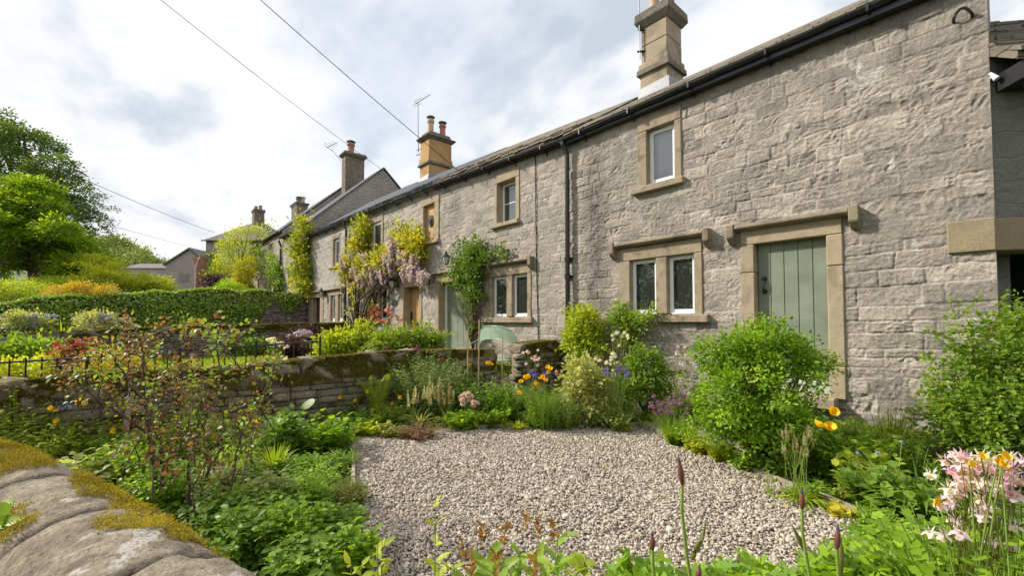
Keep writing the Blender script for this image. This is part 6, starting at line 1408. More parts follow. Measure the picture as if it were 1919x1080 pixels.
nbush('pale lime rounded clump at the railing foot on the left', [(105, 690, .22), (120, 695, .2), (20, 705, .25), (60, 702, .22)], 7.6, 'lime', 136, ncl=90, L=.07)
g = ground_at(165, 7.6); t = thing('red_rhododendron', 'crimson flowering bush behind the railing on the left', 'shrub', g); rg = np.random.default_rng(137)
lf = LF(); cc = clumps(lf, DP(155, 672, 7.6), (.42, .3, .26), 70, 20, .07, OVAL, rg, cr=.13); lf.build('foliage', 'rose', t); limbs(g, cc, .012, rg, k=12).build('stem', 'twig', t)
for px, py in ((163, 655), (168, 662), (158, 660), (160, 668), (172, 668), (156, 680), (180, 680), (117, 700), (122, 706), (145, 698), (170, 702), (135, 735), (140, 650), (145, 645), (150, 647), (105, 650), (110, 655), (103, 645), (108, 661)): put_flower(t, 'cluster', 'f_red', DP(px+rg.normal()*2, py, 7.4+rg.normal()*.1), .11, rg)
nbush('orange-leaved low shrub behind the mossy wall left of the rose', [(205, 690, .25), (240, 692, .22), (180, 697, .2)], 7.4, 'orangeleaf', 138, ncl=60, L=.06)
# beyond the middle wall
for k, (px, w, lab) in enumerate(((50, .8, 'blue flowering clump in the far garden, left one'), (185, .9, 'blue flowering clump in the far garden beside the strap leaves'))):
    g = ground_at(px, 15); t = thing('blue_perennial', lab, 'flower', g); rg = np.random.default_rng(140+k); lf = LF(); cc = clumps(lf, DP(px, 606, 15), (w, .5, .3), 60, 30, .1, DIA, rg, cr=.22); lf.build('foliage', 'grey', t); limbs(g, cc, .01, rg, k=8).build('stem', 'stem', t)
    for i in range(34): put_flower(t, 'cluster', 'f_blue', DP(px+rg.normal()*22, 591+abs(rg.normal())*8, 14.9+rg.normal()*.2), .22, rg)
strap('day_lily', 'tall yellow-green strap leaves in the far garden below the ivy wall', 'plant', np.array(ground_at(120, 15)), 1.2, .6, 26, .05, 'lime', 143)
for k, (px, lab) in enumerate(((20, 'lime grass clump along the far left of the middle wall'), (75, 'lime grass clump behind the middle wall under the strap leaves'), (105, 'lime grass clump behind the middle wall, right of the strap leaves'))):
    strap('grass_clump', lab, 'grass clump', np.array(ground_at(px, 14.2))+V3(0, 0, .1), .75, .6, 90, .018, 'grass', 144+k)
herb('spurge', 'pale green spurge with tall bracts below the ivy wall', 'plant', ground_at(240, 15.5), 1.3, .35, 16, .14, 16, DIA, 'grey', 148, flowers=('cluster', 'f_cream', .25, 6))

# ---- near garden: carpet of low leaves over the beds
rg = np.random.default_rng(150); n = 60000
xy = np.stack([-7.2+rg.random(n)*8.2, -7.4+7.3*rg.random(n)], 1); ok = ~inpoly(xy, GP)
dW = np.min(np.linalg.norm(xy[:, None]-CL[None, :, :], axis=2), axis=1)
ok &= (xy[:, 0] > -6.3-.5*(xy[:, 1] < -1.7)*0-.045*np.abs(xy[:, 1])) & (dW > .3) & ~inpoly(xy, np.array([q[:2] for q in pp]))
sgn = np.interp(xy[:, 0], CL[:, 0], CL[:, 1]); ok &= xy[:, 1] > sgn+.2
ok &= np.linalg.norm(xy-CAM[:2], axis=1) > .55
xy = xy[ok]; n = len(xy); nz = fbm(np.concatenate([xy*1.3, 0*xy[:, :1]], 1), 3)
a = rg.random(n)*6.28; lf = LF()
lf.add(OVAL, np.stack([xy[:, 0], xy[:, 1], hgt(xy[:, 0], xy[:, 1])+.01+rg.random(n)*(.07+.05*nz)], 1), np.stack([np.cos(a), np.sin(a), .35+.3*rg.normal(size=n)], 1), V3(0, 0, 1)+.35*rg.normal(size=(n, 3)), rg.uniform(.025, .06, n), .42+.3*nz+.2*rg.normal(size=n))
tag(lf.build('ground_cover', 'mid'), kind='stuff')

def HB(name, label, cat, px, py, hpx, wpx, nst, L, nl, tm, mat, seed, z=-.5, **kw):
    b_, h, w = spot(px, py, hpx, wpx, z); return herb(name, label, cat, b_, h, w, nst, L, nl, tm, mat, seed, **kw), b_

# left of the garden
HB('leafy_perennial', 'yellow-green leafy clump at the far left below the mossy wall', 'plant', 30, 812, 75, 130, 70, .10, 12, LEAF, 'lime', 201, tint=.4)
HB('leafy_perennial', 'bright lime leafy clump left of the wooden stake', 'plant', 130, 835, 60, 90, 50, .08, 12, OVAL, 'lime', 202, tint=.3)
t, b_ = HB('dandelion', 'dandelion clock above the yellow-green clump', 'flower', 42, 830, 30, 30, 5, .1, 5, LEAF, 'mid', 203); flowering(t, b_, [(40, 757)], 'clock', 'f_white', .085, 204, jit=0)
t, b_ = HB('forget_me_not', 'pale blue forget-me-nots left of the red-leaved rose', 'flower', 118, 850, 60, 50, 26, .05, 10, LEAF, 'mid', 205); flowering(t, b_, [(104, 758), (112, 756), (120, 752), (126, 758), (118, 766), (110, 764), (128, 764)], 'cluster', 'f_blue', .07, 206)
t, b_ = HB('welsh_poppy', 'yellow poppies on the left between the blue flowers and the coping', 'flower', 110, 880, 60, 60, 30, .07, 9, LOBE, 'lime', 207); flowering(t, b_, [(104, 798), (110, 790), (98, 766), (160, 756), (150, 752), (215, 808), (107, 772)], 'poppy', 'f_yellow', .085, 208)
HB('leafy_perennial', 'grey-green big-leaved plant beside the near coping under the rose', 'plant', 170, 925, 95, 120, 30, .15, 8, OVAL, 'grey', 209, tint=.6)
HB('leafy_perennial', 'dull green leafy clump close to the near coping at far left', 'plant', 60, 895, 95, 120, 60, .08, 12, LEAF, 'lime', 210, tint=.25)
HB('leafy_perennial', 'dark green undergrowth below the stems of the red-leaved rose', 'plant', 290, 960, 105, 150, 60, .08, 12, OVAL, 'bush', 211, tint=.6)
HB('leafy_perennial', 'mid green undergrowth between the two rose stems', 'plant', 225, 915, 100, 120, 60, .08, 12, OVAL, 'bush', 212, tint=.7)
HB('leafy_perennial', 'soft green weeds behind the red-leaved rose', 'plant', 330, 860, 95, 140, 70, .08, 12, LEAF, 'lime', 213, tint=.15)
HB('leafy_perennial', 'pale green weeds behind the rose near the white stone', 'plant', 400, 845, 75, 120, 60, .08, 10, LEAF, 'grey', 214, tint=.5)
HB('leafy_perennial', 'lime weeds below the mossy wall left of the rose centre', 'plant', 220, 820, 60, 120, 50, .08, 10, OVAL, 'lime', 215, tint=.2)
a = G(226, 858); mb = MB(); p1 = DP(246, 738, (a-CAM)@fwd+.15); mb.hexa([a+V3(-.05, -.03, -.1), a+V3(.05, -.03, -.1), a+V3(.05, .03, -.1), a+V3(-.05, .03, -.1)], [p1+V3(-.05, -.03, 0), p1+V3(.05, -.03, .03), p1+V3(.05, .03, .03), p1+V3(-.05, .03, 0)])
tag(mb.build('wooden_stake', 'timber', bevel=.008), 'grey leaning wooden stake behind the red-leaved rose', 'stake')
# red leaved roses
def rosebush(label, foot, stems, blobs, dep, seed, mats, ncl, nlf, L=.034):
    rg = np.random.default_rng(seed); b_ = G(*foot); t = thing('rose_bush', label, 'rose bush', b_)
    for s in stems:
        P = np.array([DP(px, py, dep+dd) for px, py, dd in s]); P = np.array([np.interp(np.linspace(0, 1, 14), np.linspace(0, 1, len(P)), P[:, k]) for k in range(3)]).T; P += rg.normal(size=P.shape)*.006
        lf = LF(); lf.tubes(P, np.linspace(.013, .005, 14), 6); lf.build('stem', 'twig', t)
    for mat, sh in mats:
        lf = LF(); tw = LF()
        for px, py, r in blobs:
            c = DP(px+rg.normal()*8, py+rg.normal()*8, dep+rg.normal()*.28); k = max(2, int(ncl*sh*(r/.15)**2)); cc = clumps(lf, c, (r, r, r*.85), k, nlf, L, OVAL, rg, cr=.085, shell=.2, lump=.4, tint=.45, ct=.22, up=.1)
            for q in cc[::6]: tw.tubes(np.array([c-V3(0, 0, r*1.2)+rg.normal(size=3)*.05, (c+q)/2+rg.normal(size=3)*.03, q]), [.005, .0035, .002], 4)
        lf.build('foliage', mat, t); tw.build('branchwork', 'twig', t)
    return t
rosebush('large red-leaved rose bush with dark bare stems over the near coping', (300, 978), [[(296, 985, 0), (290, 900, 0), (279, 810, 0), (268, 690, .05), (262, 640, .1)], [(290, 960, 0), (310, 900, .1), (298, 760, .15), (330, 700, .2), (362, 672, .2)], [(288, 900, 0), (282, 815, 0), (230, 780, -.1), (182, 750, -.15), (140, 720, -.2)], [(279, 760, 0), (232, 700, .1), (218, 680, .1)], [(362, 672, .2), (400, 640, .2), (418, 612, .2)]],
         [(232, 640, .13), (255, 650, .12), (240, 615, .07), (290, 660, .1), (330, 612, .08), (405, 622, .14), (425, 640, .1), (385, 655, .1), (165, 690, .13), (130, 705, .13), (205, 705, .14), (250, 690, .14), (300, 700, .15), (345, 700, .14), (380, 720, .15), (420, 700, .12), (310, 745, .15), (350, 765, .15), (205, 745, .12), (150, 735, .1), (255, 775, .12), (260, 820, .13)], 3.35, 220, (('rose', .65), ('rosegreen', .5), ('mid', .2)), 7.5, 14)
rosebush('smaller bronze-leaved rose bush on a leaning stem nearer the gravel', (362, 990), [[(362, 995, 0), (372, 940, 0), (396, 870, 0), (425, 830, 0), (452, 806, .05)], [(352, 980, 0), (354, 900, .05), (350, 830, .1)], [(396, 870, 0), (360, 820, .1), (330, 800, .1)]],
         [(340, 800, .13), (370, 820, .13), (400, 790, .12), (440, 780, .14), (470, 790, .12), (450, 820, .14), (420, 850, .13), (380, 860, .13), (490, 760, .1), (320, 850, .14), (290, 880, .13), (355, 900, .14), (440, 880, .12), (500, 700, .09), (520, 690, .08), (300, 830, .12), (400, 910, .12), (460, 850, .1)], 3.25, 221, (('rose', .6), ('rosegreen', .5), ('mid', .3)), 6.5, 14)
# bottom-left leafy mass, individual clumps
for k, (px, py, h, w, lab, mat, L) in enumerate((
        (430, 1010, 120, 130, 'fresh green leafy clump beside the lower end of the near coping', 'mid', .085), (500, 985, 105, 120, 'leafy clump with pale leaf tips between rose stem and gravel', 'grey', .085),
        (560, 985, 100, 120, 'bright green leafy clump left of the gravel corner', 'bush', .08), (470, 1075, 150, 140, 'dense dark green leafy clump at the bottom edge beside the coping', 'mid', .09),
        (550, 1065, 150, 130, 'bright green leafy clump at the bottom edge, left of the tall willowherb', 'bush', .085), (630, 1040, 110, 110, 'mid green leafy clump by the left side of the gravel', 'mid', .075),
        (640, 1100, 120, 130, 'lush green leafy clump at the bottom, touching the gravel corner', 'bush', .085), (570, 1130, 140, 160, 'darker leafy clump cut by the bottom edge left of the gravel', 'mid', .09),
        (470, 925, 70, 120, 'low green clump behind the leaning rose stem', 'mid', .075), (420, 940, 80, 90, 'thin stemmed green clump at the foot of the leaning rose', 'grey', .075), (590, 925, 55, 110, 'low fresh green patch left of the gravel edging', 'bush', .06))):
    HB('leafy_perennial', lab, 'plant', px, py, h, w, 62, L, 15, LEAF, mat, 230+k, tint=.42, up=.15, droop=.3, taper=.35, wid=1.25)
strap('grass_clump', 'bright lime upright grass tuft between the roses and the gravel', 'grass clump', G(515, 905), .42, .22, 110, .010, 'grass', 245, arch=.35, tint=.6)
HB('heath', 'fine brownish green mossy cushion overhanging the gravel edging', 'heather', 648, 955, 55, 95, 200, .03, 22, NARROW, 'moss', 246, wid=2.4, tint=.6)
HB('comfrey', 'broad-leaved dark comfrey clump between poppies and gravel', 'plant', 545, 850, 95, 120, 34, .17, 7, OVAL, 'mid', 247, tint=.45, up=.5)
HB('comfrey', 'broad-leaved green comfrey clump at the far left corner of the gravel', 'plant', 620, 850, 75, 120, 34, .17, 7, OVAL, 'bush', 248, tint=.3, up=.5)
HB('leafy_perennial', 'pale lime leaves along the far left corner of the gravel', 'plant', 690, 818, 35, 90, 30, .11, 7, OVAL, 'lime', 249, tint=.35, up=.4)
HB('leafy_perennial', 'small green weeds along the left edging board', 'plant', 640, 880, 45, 80, 40, .06, 9, LEAF, 'mid', 250, tint=.5)
HB('leafy_perennial', 'silvery green rosemary-like clump left of the comfrey', 'plant', 480, 850, 75, 120, 80, .05, 22, NARROW, 'grey', 251, wid=2., tint=.7)
b_ = G(590, 860); t = thing('butterbur', 'round green leaf on a tall bare stalk before the mossy wall', 'plant', b_); rg = np.random.default_rng(252); q = DP(576, 766, (b_-CAM)@fwd); stalks(t, [q], b_, rg, .006, 'twig', 0, 0); lf = LF(); lf.add(ROUND, q+V3(0, -.05, .0), V3(.2, .8, .55), V3(.3, -.5, 1), .16, .2); lf.build('leaf', 'mid', t)
t, b_ = HB('welsh_poppy', 'yellow poppies in front of the mossy wall near the white stone', 'flower', 470, 800, 60, 110, 60, .09, 9, LOBE, 'bush', 253); flowering(t, b_, [(458, 729), (464, 725), (476, 722), (474, 716), (504, 713), (447, 746), (486, 745), (499, 739), (478, 732)], 'poppy', 'f_yellow', .105, 254, jit=.12)
t, b_ = HB('welsh_poppy', 'few yellow poppies among the leaves beside the lime grass tuft', 'flower', 468, 870, 55, 80, 30, .07, 8, LOBE, 'mid', 255); flowering(t, b_, [(478, 796), (470, 800), (465, 835), (480, 793)], 'poppy', 'f_yellow', .09, 256)
fern('tall upright pale green fern against the mossy wall', G(706, 795), .95, .30, 9, 257); fern('small green fern left of the tall fern', G(618, 800), .42, .26, 8, 258); fern('low dark fern between the small fern and the round leaf', G(590, 805), .36, .24, 7, 259)
t, b_ = HB('welsh_poppy', 'two orange poppies at the foot of the tall fern', 'flower', 745, 800, 45, 70, 30, .07, 8, LOBE, 'mid', 260); flowering(t, b_, [(750, 746), (736, 757)], 'poppy', 'f_orange', .09, 261)
t, b_ = HB('welsh_poppy', 'single orange poppy against the face of the mossy wall', 'flower', 655, 790, 40, 60, 20, .07, 8, LOBE, 'mid', 262); flowering(t, b_, [(648, 703)], 'poppy', 'f_orange', .09, 263)
HB('leafy_perennial', 'dark green ferny weeds along the foot of the mossy wall', 'plant', 650, 790, 82, 110, 80, .06, 12, LEAF, 'mid', 264, tint=.35)
t, b_ = HB('feathery_perennial', 'tall feathery grey-green plant right of the fern topped with dark red flowers', 'plant', 800, 785, 140, 190, 230, .10, 28, NARROW, 'aqua', 265, wid=1.7, tint=.5, lean=.8); flowering(t, b_, [(718, 656), (724, 652), (745, 660), (780, 655), (783, 650), (786, 660), (824, 676), (830, 673), (752, 664), (770, 648)], 'cluster', 'f_dark', .075, 266, jit=.2)
HB('leafy_perennial', 'green leafy backing clump against the wall by the bamboo canes', 'plant', 858, 775, 100, 110, 90, .08, 12, LEAF, 'mid', 267, tint=.4)
def spikes(label, px, py, hpx, wpx, n, seed, name='flower_spike', hs=.16, leaf='grey', fm='seed', Lr=(.12, .08)):
    b_, h, w = spot(px, py, hpx, wpx); t = strap('spiky_perennial', label, 'plant', b_, h*.55, w, 40, .012, leaf, seed); rg = np.random.default_rng(seed+1)
    tp = [b_+V3(rg.normal()*w*.5, rg.normal()*w*.5, h*rg.uniform(.5, .85)) for _ in range(n)]; stalks(t, tp, b_, rg, .0028, 'stem', w*.3, .02)
    for p in tp: put_flower(t, 'seedhead' if fm == 'seed' else 'spike', fm, p-V3(0, 0, .02), hs*rg.uniform(.8, 1.2), rg, .08, name)
    return t
spikes('cream flower spikes in front of the feathery plant', 785, 806, 95, 90, 12, 268, fm='f_cream', hs=.17); spikes('slim pale green spikes left of the pink cluster', 840, 806, 85, 70, 10, 270, hs=.2)
t, b_ = HB('pink_thrift', 'round pink flower heads in front of the dark leafy clump', 'flower', 876, 806, 40, 40, 16, .06, 8, LEAF, 'mid', 272); flowering(t, b_, [(864, 745), (870, 741), (877, 740), (884, 745), (888, 755), (880, 753), (868, 757), (893, 758), (887, 762), (873, 748), (866, 751)], 'ball', 'f_palepink', .085, 273, jit=.05)
HB('leafy_perennial', 'dark green potato-like leafy clump behind the pink heads', 'plant', 905, 790, 95, 110, 70, .10, 12, OVAL, 'mid', 274, tint=.35); HB('leafy_perennial', 'fresh green leafy clump between bamboo canes and white lupin', 'plant', 945, 795, 90, 80, 60, .09, 12, OVAL, 'bush', 275, tint=.25)
t, b_ = HB('welsh_poppy', 'yellow poppies among the bamboo canes', 'flower', 900, 765, 40, 60, 16, .07, 8, LOBE, 'mid', 276); flowering(t, b_, [(882, 686), (912, 682), (919, 680), (921, 685)], 'poppy', 'f_yellow', .10, 277, jit=.03)
for px, y0, y1, lab in ((877, 618, 740, 'leftmost bamboo cane standing in the flower bed'), (898, 600, 705, 'tallest bamboo cane, in front of the climbing rose stems'), (942, 630, 708, 'rightmost bamboo cane, in front of the green garden chair')):
    b_ = G(px-2, 775 if px < 900 else 765); d = (b_-CAM)@fwd; mb = MB(); mb.tube([b_-V3(0, 0, .1), DP(px, y0, d)], .011, 6)
    for k in range(5): q = b_+(DP(px, y0, d)-b_)*(k+.7)/5.5; mb.tube([q-V3(0, 0, .008), q+V3(0, 0, .008)], .0135, 6)
    tag(mb.build('bamboo_cane', 'cane'), lab, 'cane', group='bamboo canes')
HB('heuchera', 'low reddish pink creeping plant along the far gravel edge', 'plant', 782, 824, 32, 95, 70, .05, 8, LOBE, 'heuch', 278, tint=.5); HB('heuchera', 'low bronze green leaves at the far left of the back edging', 'plant', 735, 822, 30, 60, 40, .06, 8, LOBE, 'rosegreen', 279, tint=.6)
HB('ladys_mantle', 'lime green lobed-leaf mound at the far gravel edge', 'plant', 868, 808, 46, 80, 50, .11, 7, LOBE, 'bush', 280, tint=.7); HB('ladys_mantle', 'second lime lobed-leaf mound, below the white lupin', 'plant', 925, 803, 52, 80, 50, .10, 8, LOBE, 'bush', 281, tint=.55)
strap('primrose', 'bright yellow-green rosette on the back edging board', 'plant', G(972, 810), .2, .16, 30, .02, 'lime', 282); strap('primrose', 'lime grassy rosette left of the yellow-green rosette', 'plant', G(942, 806), .24, .16, 40, .012, 'lime', 283)
b_ = G(965, 790); t = strap('white_lupin', 'white lupin spikes beside the yellow poppies', 'flower', b_, .3, .15, 20, .015, 'mid', 284); rg = np.random.default_rng(285); tp = tips_at(b_, [(964, 760), (968, 765), (960, 770)], .02, rg); stalks(t, tp, b_, rg)
for p, s in zip(tp, (.34, .24, .2)): put_flower(t, 'spike', 'f_white', p, s, rg, .05)
t, b_ = HB('welsh_poppy', 'feathery green mound with yellow poppies and violet flowers in the middle of the bed', 'flower', 1018, 806, 100, 95, 130, .06, 20, NARROW, 'bush', 286, wid=2., tint=.55); flowering(t, b_, [(977, 717), (984, 709), (989, 707), (974, 738), (1008, 722), (1013, 712), (1018, 708), (1027, 697), (1032, 694), (1028, 690), (1022, 715), (1006, 718)], 'poppy', 'f_orange', .10, 287, jit=.05)
flowering(t, b_, [(996, 700), (1000, 697), (1003, 704), (1022, 704), (1019, 698), (1016, 737)], 'cluster', 'f_violet', .1, 288, name='violet_flower')
def columb(label, px, py, pts, mat, seed, hpx=90, wpx=60, size=.075, fol='grey', nst=30):
    t, b_ = HB('columbine', label, 'flower', px, py, hpx*.55, wpx, nst, .06, 8, LOBE, fol, seed, tint=.5); return flowering(t, b_, pts, 'columbine', mat, size, seed+1, tilt=.35, jit=.08)
rg = np.random.default_rng(290)
def scat(x0, x1, y0, y1, n): return [(x0+(x1-x0)*rg.random(), y0+(y1-y0)*rg.random()) for _ in range(n)]
columb('pale pink columbine in front of the wall stub', 995, 770, scat(976, 1012, 655, 685, 14), 'f_palepink', 291, 110)
columb('white columbine below the sill climber', 1150, 790, scat(1145, 1178, 622, 648, 10)+scat(1112, 1160, 662, 682, 14), 'f_white', 293, 110, 80)
columb('dark violet columbine left of the round green shrub', 1150, 808, scat(1130, 1180, 682, 705, 16), 'f_violet', 295, 90, 90, .065)
columb('pale pink columbine against the wall beside the big bush', 1275, 790, scat(1260, 1300, 640, 685, 12)+scat(1255, 1290, 705, 740, 9), 'f_palepink', 297, 120, 70)
columb('mixed rosy columbine left of the big bush', 1262, 775, scat(1240, 1290, 685, 715, 12), 'f_pink', 299, 90, 80, .065)
columb('dusky lilac columbine in front of the mossy stub', 1055, 775, scat(1042, 1062, 695, 706, 6), 'f_pink', 301, 80, 40, .06)
t, b_ = HB('iris', 'violet blue iris standing left of the big bush', 'flower', 1300, 790, 50, 30, 8, .1, 5, NARROW, 'mid', 303); flowering(t, b_, [(1305, 703), (1302, 707), (1250, 699), (1246, 702)], 'iris', 'f_violet', .1, 304)
bush('variegated_shrub', 'pale variegated shrub right of the yellow poppies', 'shrub', G(1095, 800), [(DP(px, py, 6.2), (r, r, r), r*r) for px, py, r in ((1085, 720, .24), (1105, 700, .2), (1110, 740, .26), (1080, 760, .24), (1100, 775, .25), (1130, 720, .16), (1125, 765, .2))], 130, 24, .06, OVAL, 'grey', 305, cr=.11, tint=.75, ct=.2, lump=.5, spray=(50, .2))
HB('leafy_perennial', 'grassy green clump at the right end of the back edging', 'plant', 1150, 803, 50, 90, 90, .06, 14, LEAF, 'fern', 306, tint=.3); HB('leafy_perennial', 'pale weedy clump in the corner of the back edging', 'plant', 1105, 803, 45, 70, 60, .05, 12, LEAF, 'grey', 307, tint=.5)
strap('grass_clump', 'fine grass tuft at the corner of gravel and path', 'grass clump', G(1170, 812), .22, .2, 90, .007, 'grass', 308)
bush('garden_shrub', 'rounded small-leaved green shrub below the window beside the path', 'shrub', G(1215, 790), [(DP(px, py, 6.3), (r, r, r), r*r) for px, py, r in ((1212, 690, .22), (1190, 705, .2), (1238, 710, .2), (1200, 735, .26), (1235, 745, .24), (1180, 735, .18), (1205, 668, .13), (1222, 680, .12))], 150, 30, .045, OVAL, 'currant', 309, cr=.12, tint=.35, lump=.5, spray=(60, .2))
HB('leafy_perennial', 'bright green low clump beside the path', 'plant', 1200, 792, 45, 90, 60, .06, 10, LEAF, 'bush', 310); HB('leafy_perennial', 'dark green clump between columbine and round shrub', 'plant', 1165, 785, 65, 70, 60, .06, 12, LEAF, 'mid', 311)
t = strap('chives', 'clump of chives with purple round flower heads beside the path', 'herb', G(1258, 826), .42, .35, 220, .004, 'mid', 312, arch=.3, tint=.7); rg = np.random.default_rng(313)
flowering(t, G(1258, 826), [(1217+75*rg.random(), 742+36*rg.random()) for _ in range(40)], 'ball', 'f_purple', .052, 314, sr=.002, jit=.12, spread=.15)
strap('grass_clump', 'long green grass clump below the chives', 'grass clump', G(1285, 838), .36, .36, 220, .006, 'mid', 315, arch=.5, tint=.8)
t, b_ = HB('pink_thrift', 'pale pink round flower heads in front of the big bush', 'flower', 1357, 858, 30, 30, 10, .05, 6, LEAF, 'mid', 316); flowering(t, b_, [(1346, 754), (1354, 748), (1362, 758), (1370, 750), (1366, 762), (1358, 768), (1336, 771), (1372, 755), (1363, 752)], 'ball', 'f_palepink', .07, 317, jit=.03, sr=.0025)
# big bush
bush('spirea_bush', 'big rounded bright green bush in front of the sage green door', 'bush', G(1425, 872), [(DP(px, py, 4.5+dz), (r, r, r*.85), r*r) for px, py, r, dz in ((1430, 658, .31, 0), (1385, 670, .28, .1), (1480, 668, .27, .1), (1522, 680, .16, .15), (1350, 672, .19, .2), (1324, 662, .1, .2), (1400, 730, .38, -.1), (1455, 725, .32, -.05), (1522, 693, .2, 0), (1350, 740, .24, 0), (1375, 790, .32, -.15), (1430, 800, .36, -.15), (1462, 780, .24, 0), (1335, 795, .2, 0), (1415, 840, .32, -.1), (1460, 845, .2, 0), (1450, 620, .14, 0), (1400, 630, .14, .1))], 540, 42, .036, OVAL, 'bush', 320, r0=.014, cr=.10, tint=.32, ct=.24, limbk=90, lump=.75, shell=.6, spray=(150, .2))
# strip of lime edging plants
for k, (px, py, w, mat, lab) in enumerate(((1266, 838, 50, 'grass', 'lime edging plant nearest the path end'), (1306, 853, 60, 'lime', 'yellow-green edging plant in front of the thrift'), (1352, 868, 62, 'lime', 'yellow-green edging plant under the left side of the big bush'), (1400, 884, 60, 'bush', 'green edging plant under the middle of the big bush'), (1444, 898, 50, 'mid', 'dark green edging plant right of the big bush foot'))):
    HB('edging_plant', lab, 'plant', px, py, 42, w, 46, .06, 9, LOBE, mat, 330+k, tint=.35)
b_ = G(1440, 935); HB('seedling', 'young plant with paired pale leaves in front of the big bush', 'plant', 1440, 935, 65, 24, 3, .07, 8, LEAF, 'grey', 336, pairs=True)
t, b_ = HB('welsh_poppy', 'three yellow poppies right of the big bush', 'flower', 1590, 895, 118, 160, 120, .085, 12, LOBE, 'bush', 340, tint=.4); flowering(t, b_, [(1560, 775), (1533, 801), (1555, 804)], 'poppy', 'f_orange', .12, 341, jit=.0, toward=.8, tilt=.5)
HB('leafy_perennial', 'feathery green plant below the wall right of the poppies', 'plant', 1665, 885, 125, 140, 120, .075, 16, LEAF, 'lime', 342, tint=.5); HB('comfrey', 'large pointed leaves behind the plantain tuft', 'plant', 1610, 925, 95, 120, 34, .15, 7, OVAL, 'lime', 343, tint=.05, up=.5)
b_ = G(1502, 950); t = strap('plantain', 'plantain tuft with many pale seed heads at the gravel edge', 'plant', b_, .22, .24, 120, .010, 'grass', 344, arch=.9, tint=.7); rg = np.random.default_rng(345)
flowering(t, b_, [(1466+62*rg.random(), 812+48*rg.random()) for _ in range(24)], 'seedhead', 'seed', .075, 346, sr=.002, tilt=.1, jit=.06, spread=.05, name='seed_head')
t, b_ = HB('comfrey', 'broad-leaved comfrey with small blue flowers near the columbine', 'plant', 1665, 965, 95, 150, 40, .17, 8, OVAL, 'mid', 347, tint=.5, up=.4); flowering(t, b_, [(1607, 850), (1650, 895), (1645, 850), (1690, 830)], 'cluster', 'f_blue', .045, 348)
strap('day_lily', 'dark green arching strap leaves beside the columbine', 'plant', G(1735, 985), .5, .45, 70, .013, 'mid', 349, tint=.5)
HB('primrose', 'yellowing primrose leaves at the gravel corner', 'plant', 1578, 972, 28, 60, 12, .10, 4, OVAL, 'yellow', 350, tint=.6); HB('primrose', 'small yellow-leaved plant behind the yellowing primrose', 'plant', 1580, 935, 30, 40, 12, .05, 6, OVAL, 'yellow', 351, tint=.3)
HB('leafy_perennial', 'green weeds at the gravel corner below the comfrey', 'plant', 1640, 1000, 50, 120, 60, .07, 9, LEAF, 'bush', 352)
spikes('nodding pale seed stems between plantain and comfrey', 1625, 960, 110, 70, 9, 353, hs=.05, leaf='grass')
bush('currant_bush', 'loose small-leaved currant bush against the cottage corner', 'bush', G(1850, 905), [(DP(px, py, 4.05+dz), (r, r, r), r*r) for px, py, r, dz in ((1885, 640, .22, 0), (1915, 610, .16, 0), (1905, 575, .07, 0), (1910, 720, .36, 0), (1850, 700, .28, .1), (1790, 690, .12, .1), (1815, 640, .09, .1), (1770, 640, .05, .1), (1800, 595, .06, .15), (1855, 780, .36, -.1), (1790, 770, .2, 0), (1920, 800, .4, -.1), (1760, 715, .07, .1), (1745, 735, .05, .1), (1800, 820, .24, -.1), (1870, 840, .3, -.2), (1950, 680, .3, 0), (1720, 780, .06, .05))], 520, 24, .036, LOBE, 'currant', 360, r0=.012, cr=.11, tint=.45, ct=.22, limbk=60, lump=.5, spray=(150, .24))
# foreground right: columbine, geraniums, iris buds
b_ = DP(1850, 1180, 1.75); b_[2] = -.5; t = thing('columbine', 'tall foreground columbine covered in pink and white flowers', 'flower', b_); rg = np.random.default_rng(370)
pts = [(1770, 862), (1795, 872), (1815, 858), (1830, 870), (1845, 880), (1800, 890), (1825, 895), (1855, 860), (1870, 885), (1890, 855), (1900, 875), (1915, 862), (1745, 888), (1775, 915), (1810, 905), (1840, 915), (1865, 920), (1885, 905), (1905, 930), (1895, 890), (1765, 945), (1782, 944), (1830, 955), (1850, 950), (1838, 965), (1790, 975), (1742, 998), (1768, 1003), (1800, 1000), (1858, 1015), (1895, 1022), (1900, 985), (1790, 885), (1855, 900), (1880, 870), (1820, 880), (1835, 902), (1870, 905)]+[(1775+140*rg.random(), 852+85*rg.random()) for _ in range(22)]
flowering(t, b_, pts, 'columbine', ['f_palepink', 'f_palepink', 'f_palepink', 'f_white', 'f_pink'], .062, 371, sr=.0016, jit=.07, tilt=.3, spread=.09, stemmat='rosegreen')
herb('', '', '', b_, .80, .42, 80, .085, 13, LOBE, 'bush', 372, tint=.5, parent=t)
b2 = DP(1840, 1180, 1.62); b2[2] = -.5; t = herb('welsh_poppy', 'yellow poppies mixed into the foreground columbine', 'flower', b2, .3, .12, 10, .06, 7, LOBE, 'mid', 373); flowering(t, b2, [(1838, 858), (1816, 872), (1870, 866), (1880, 858), (1876, 874), (1750, 940)], 'poppy', 'f_orange', .05, 374, jit=.02)
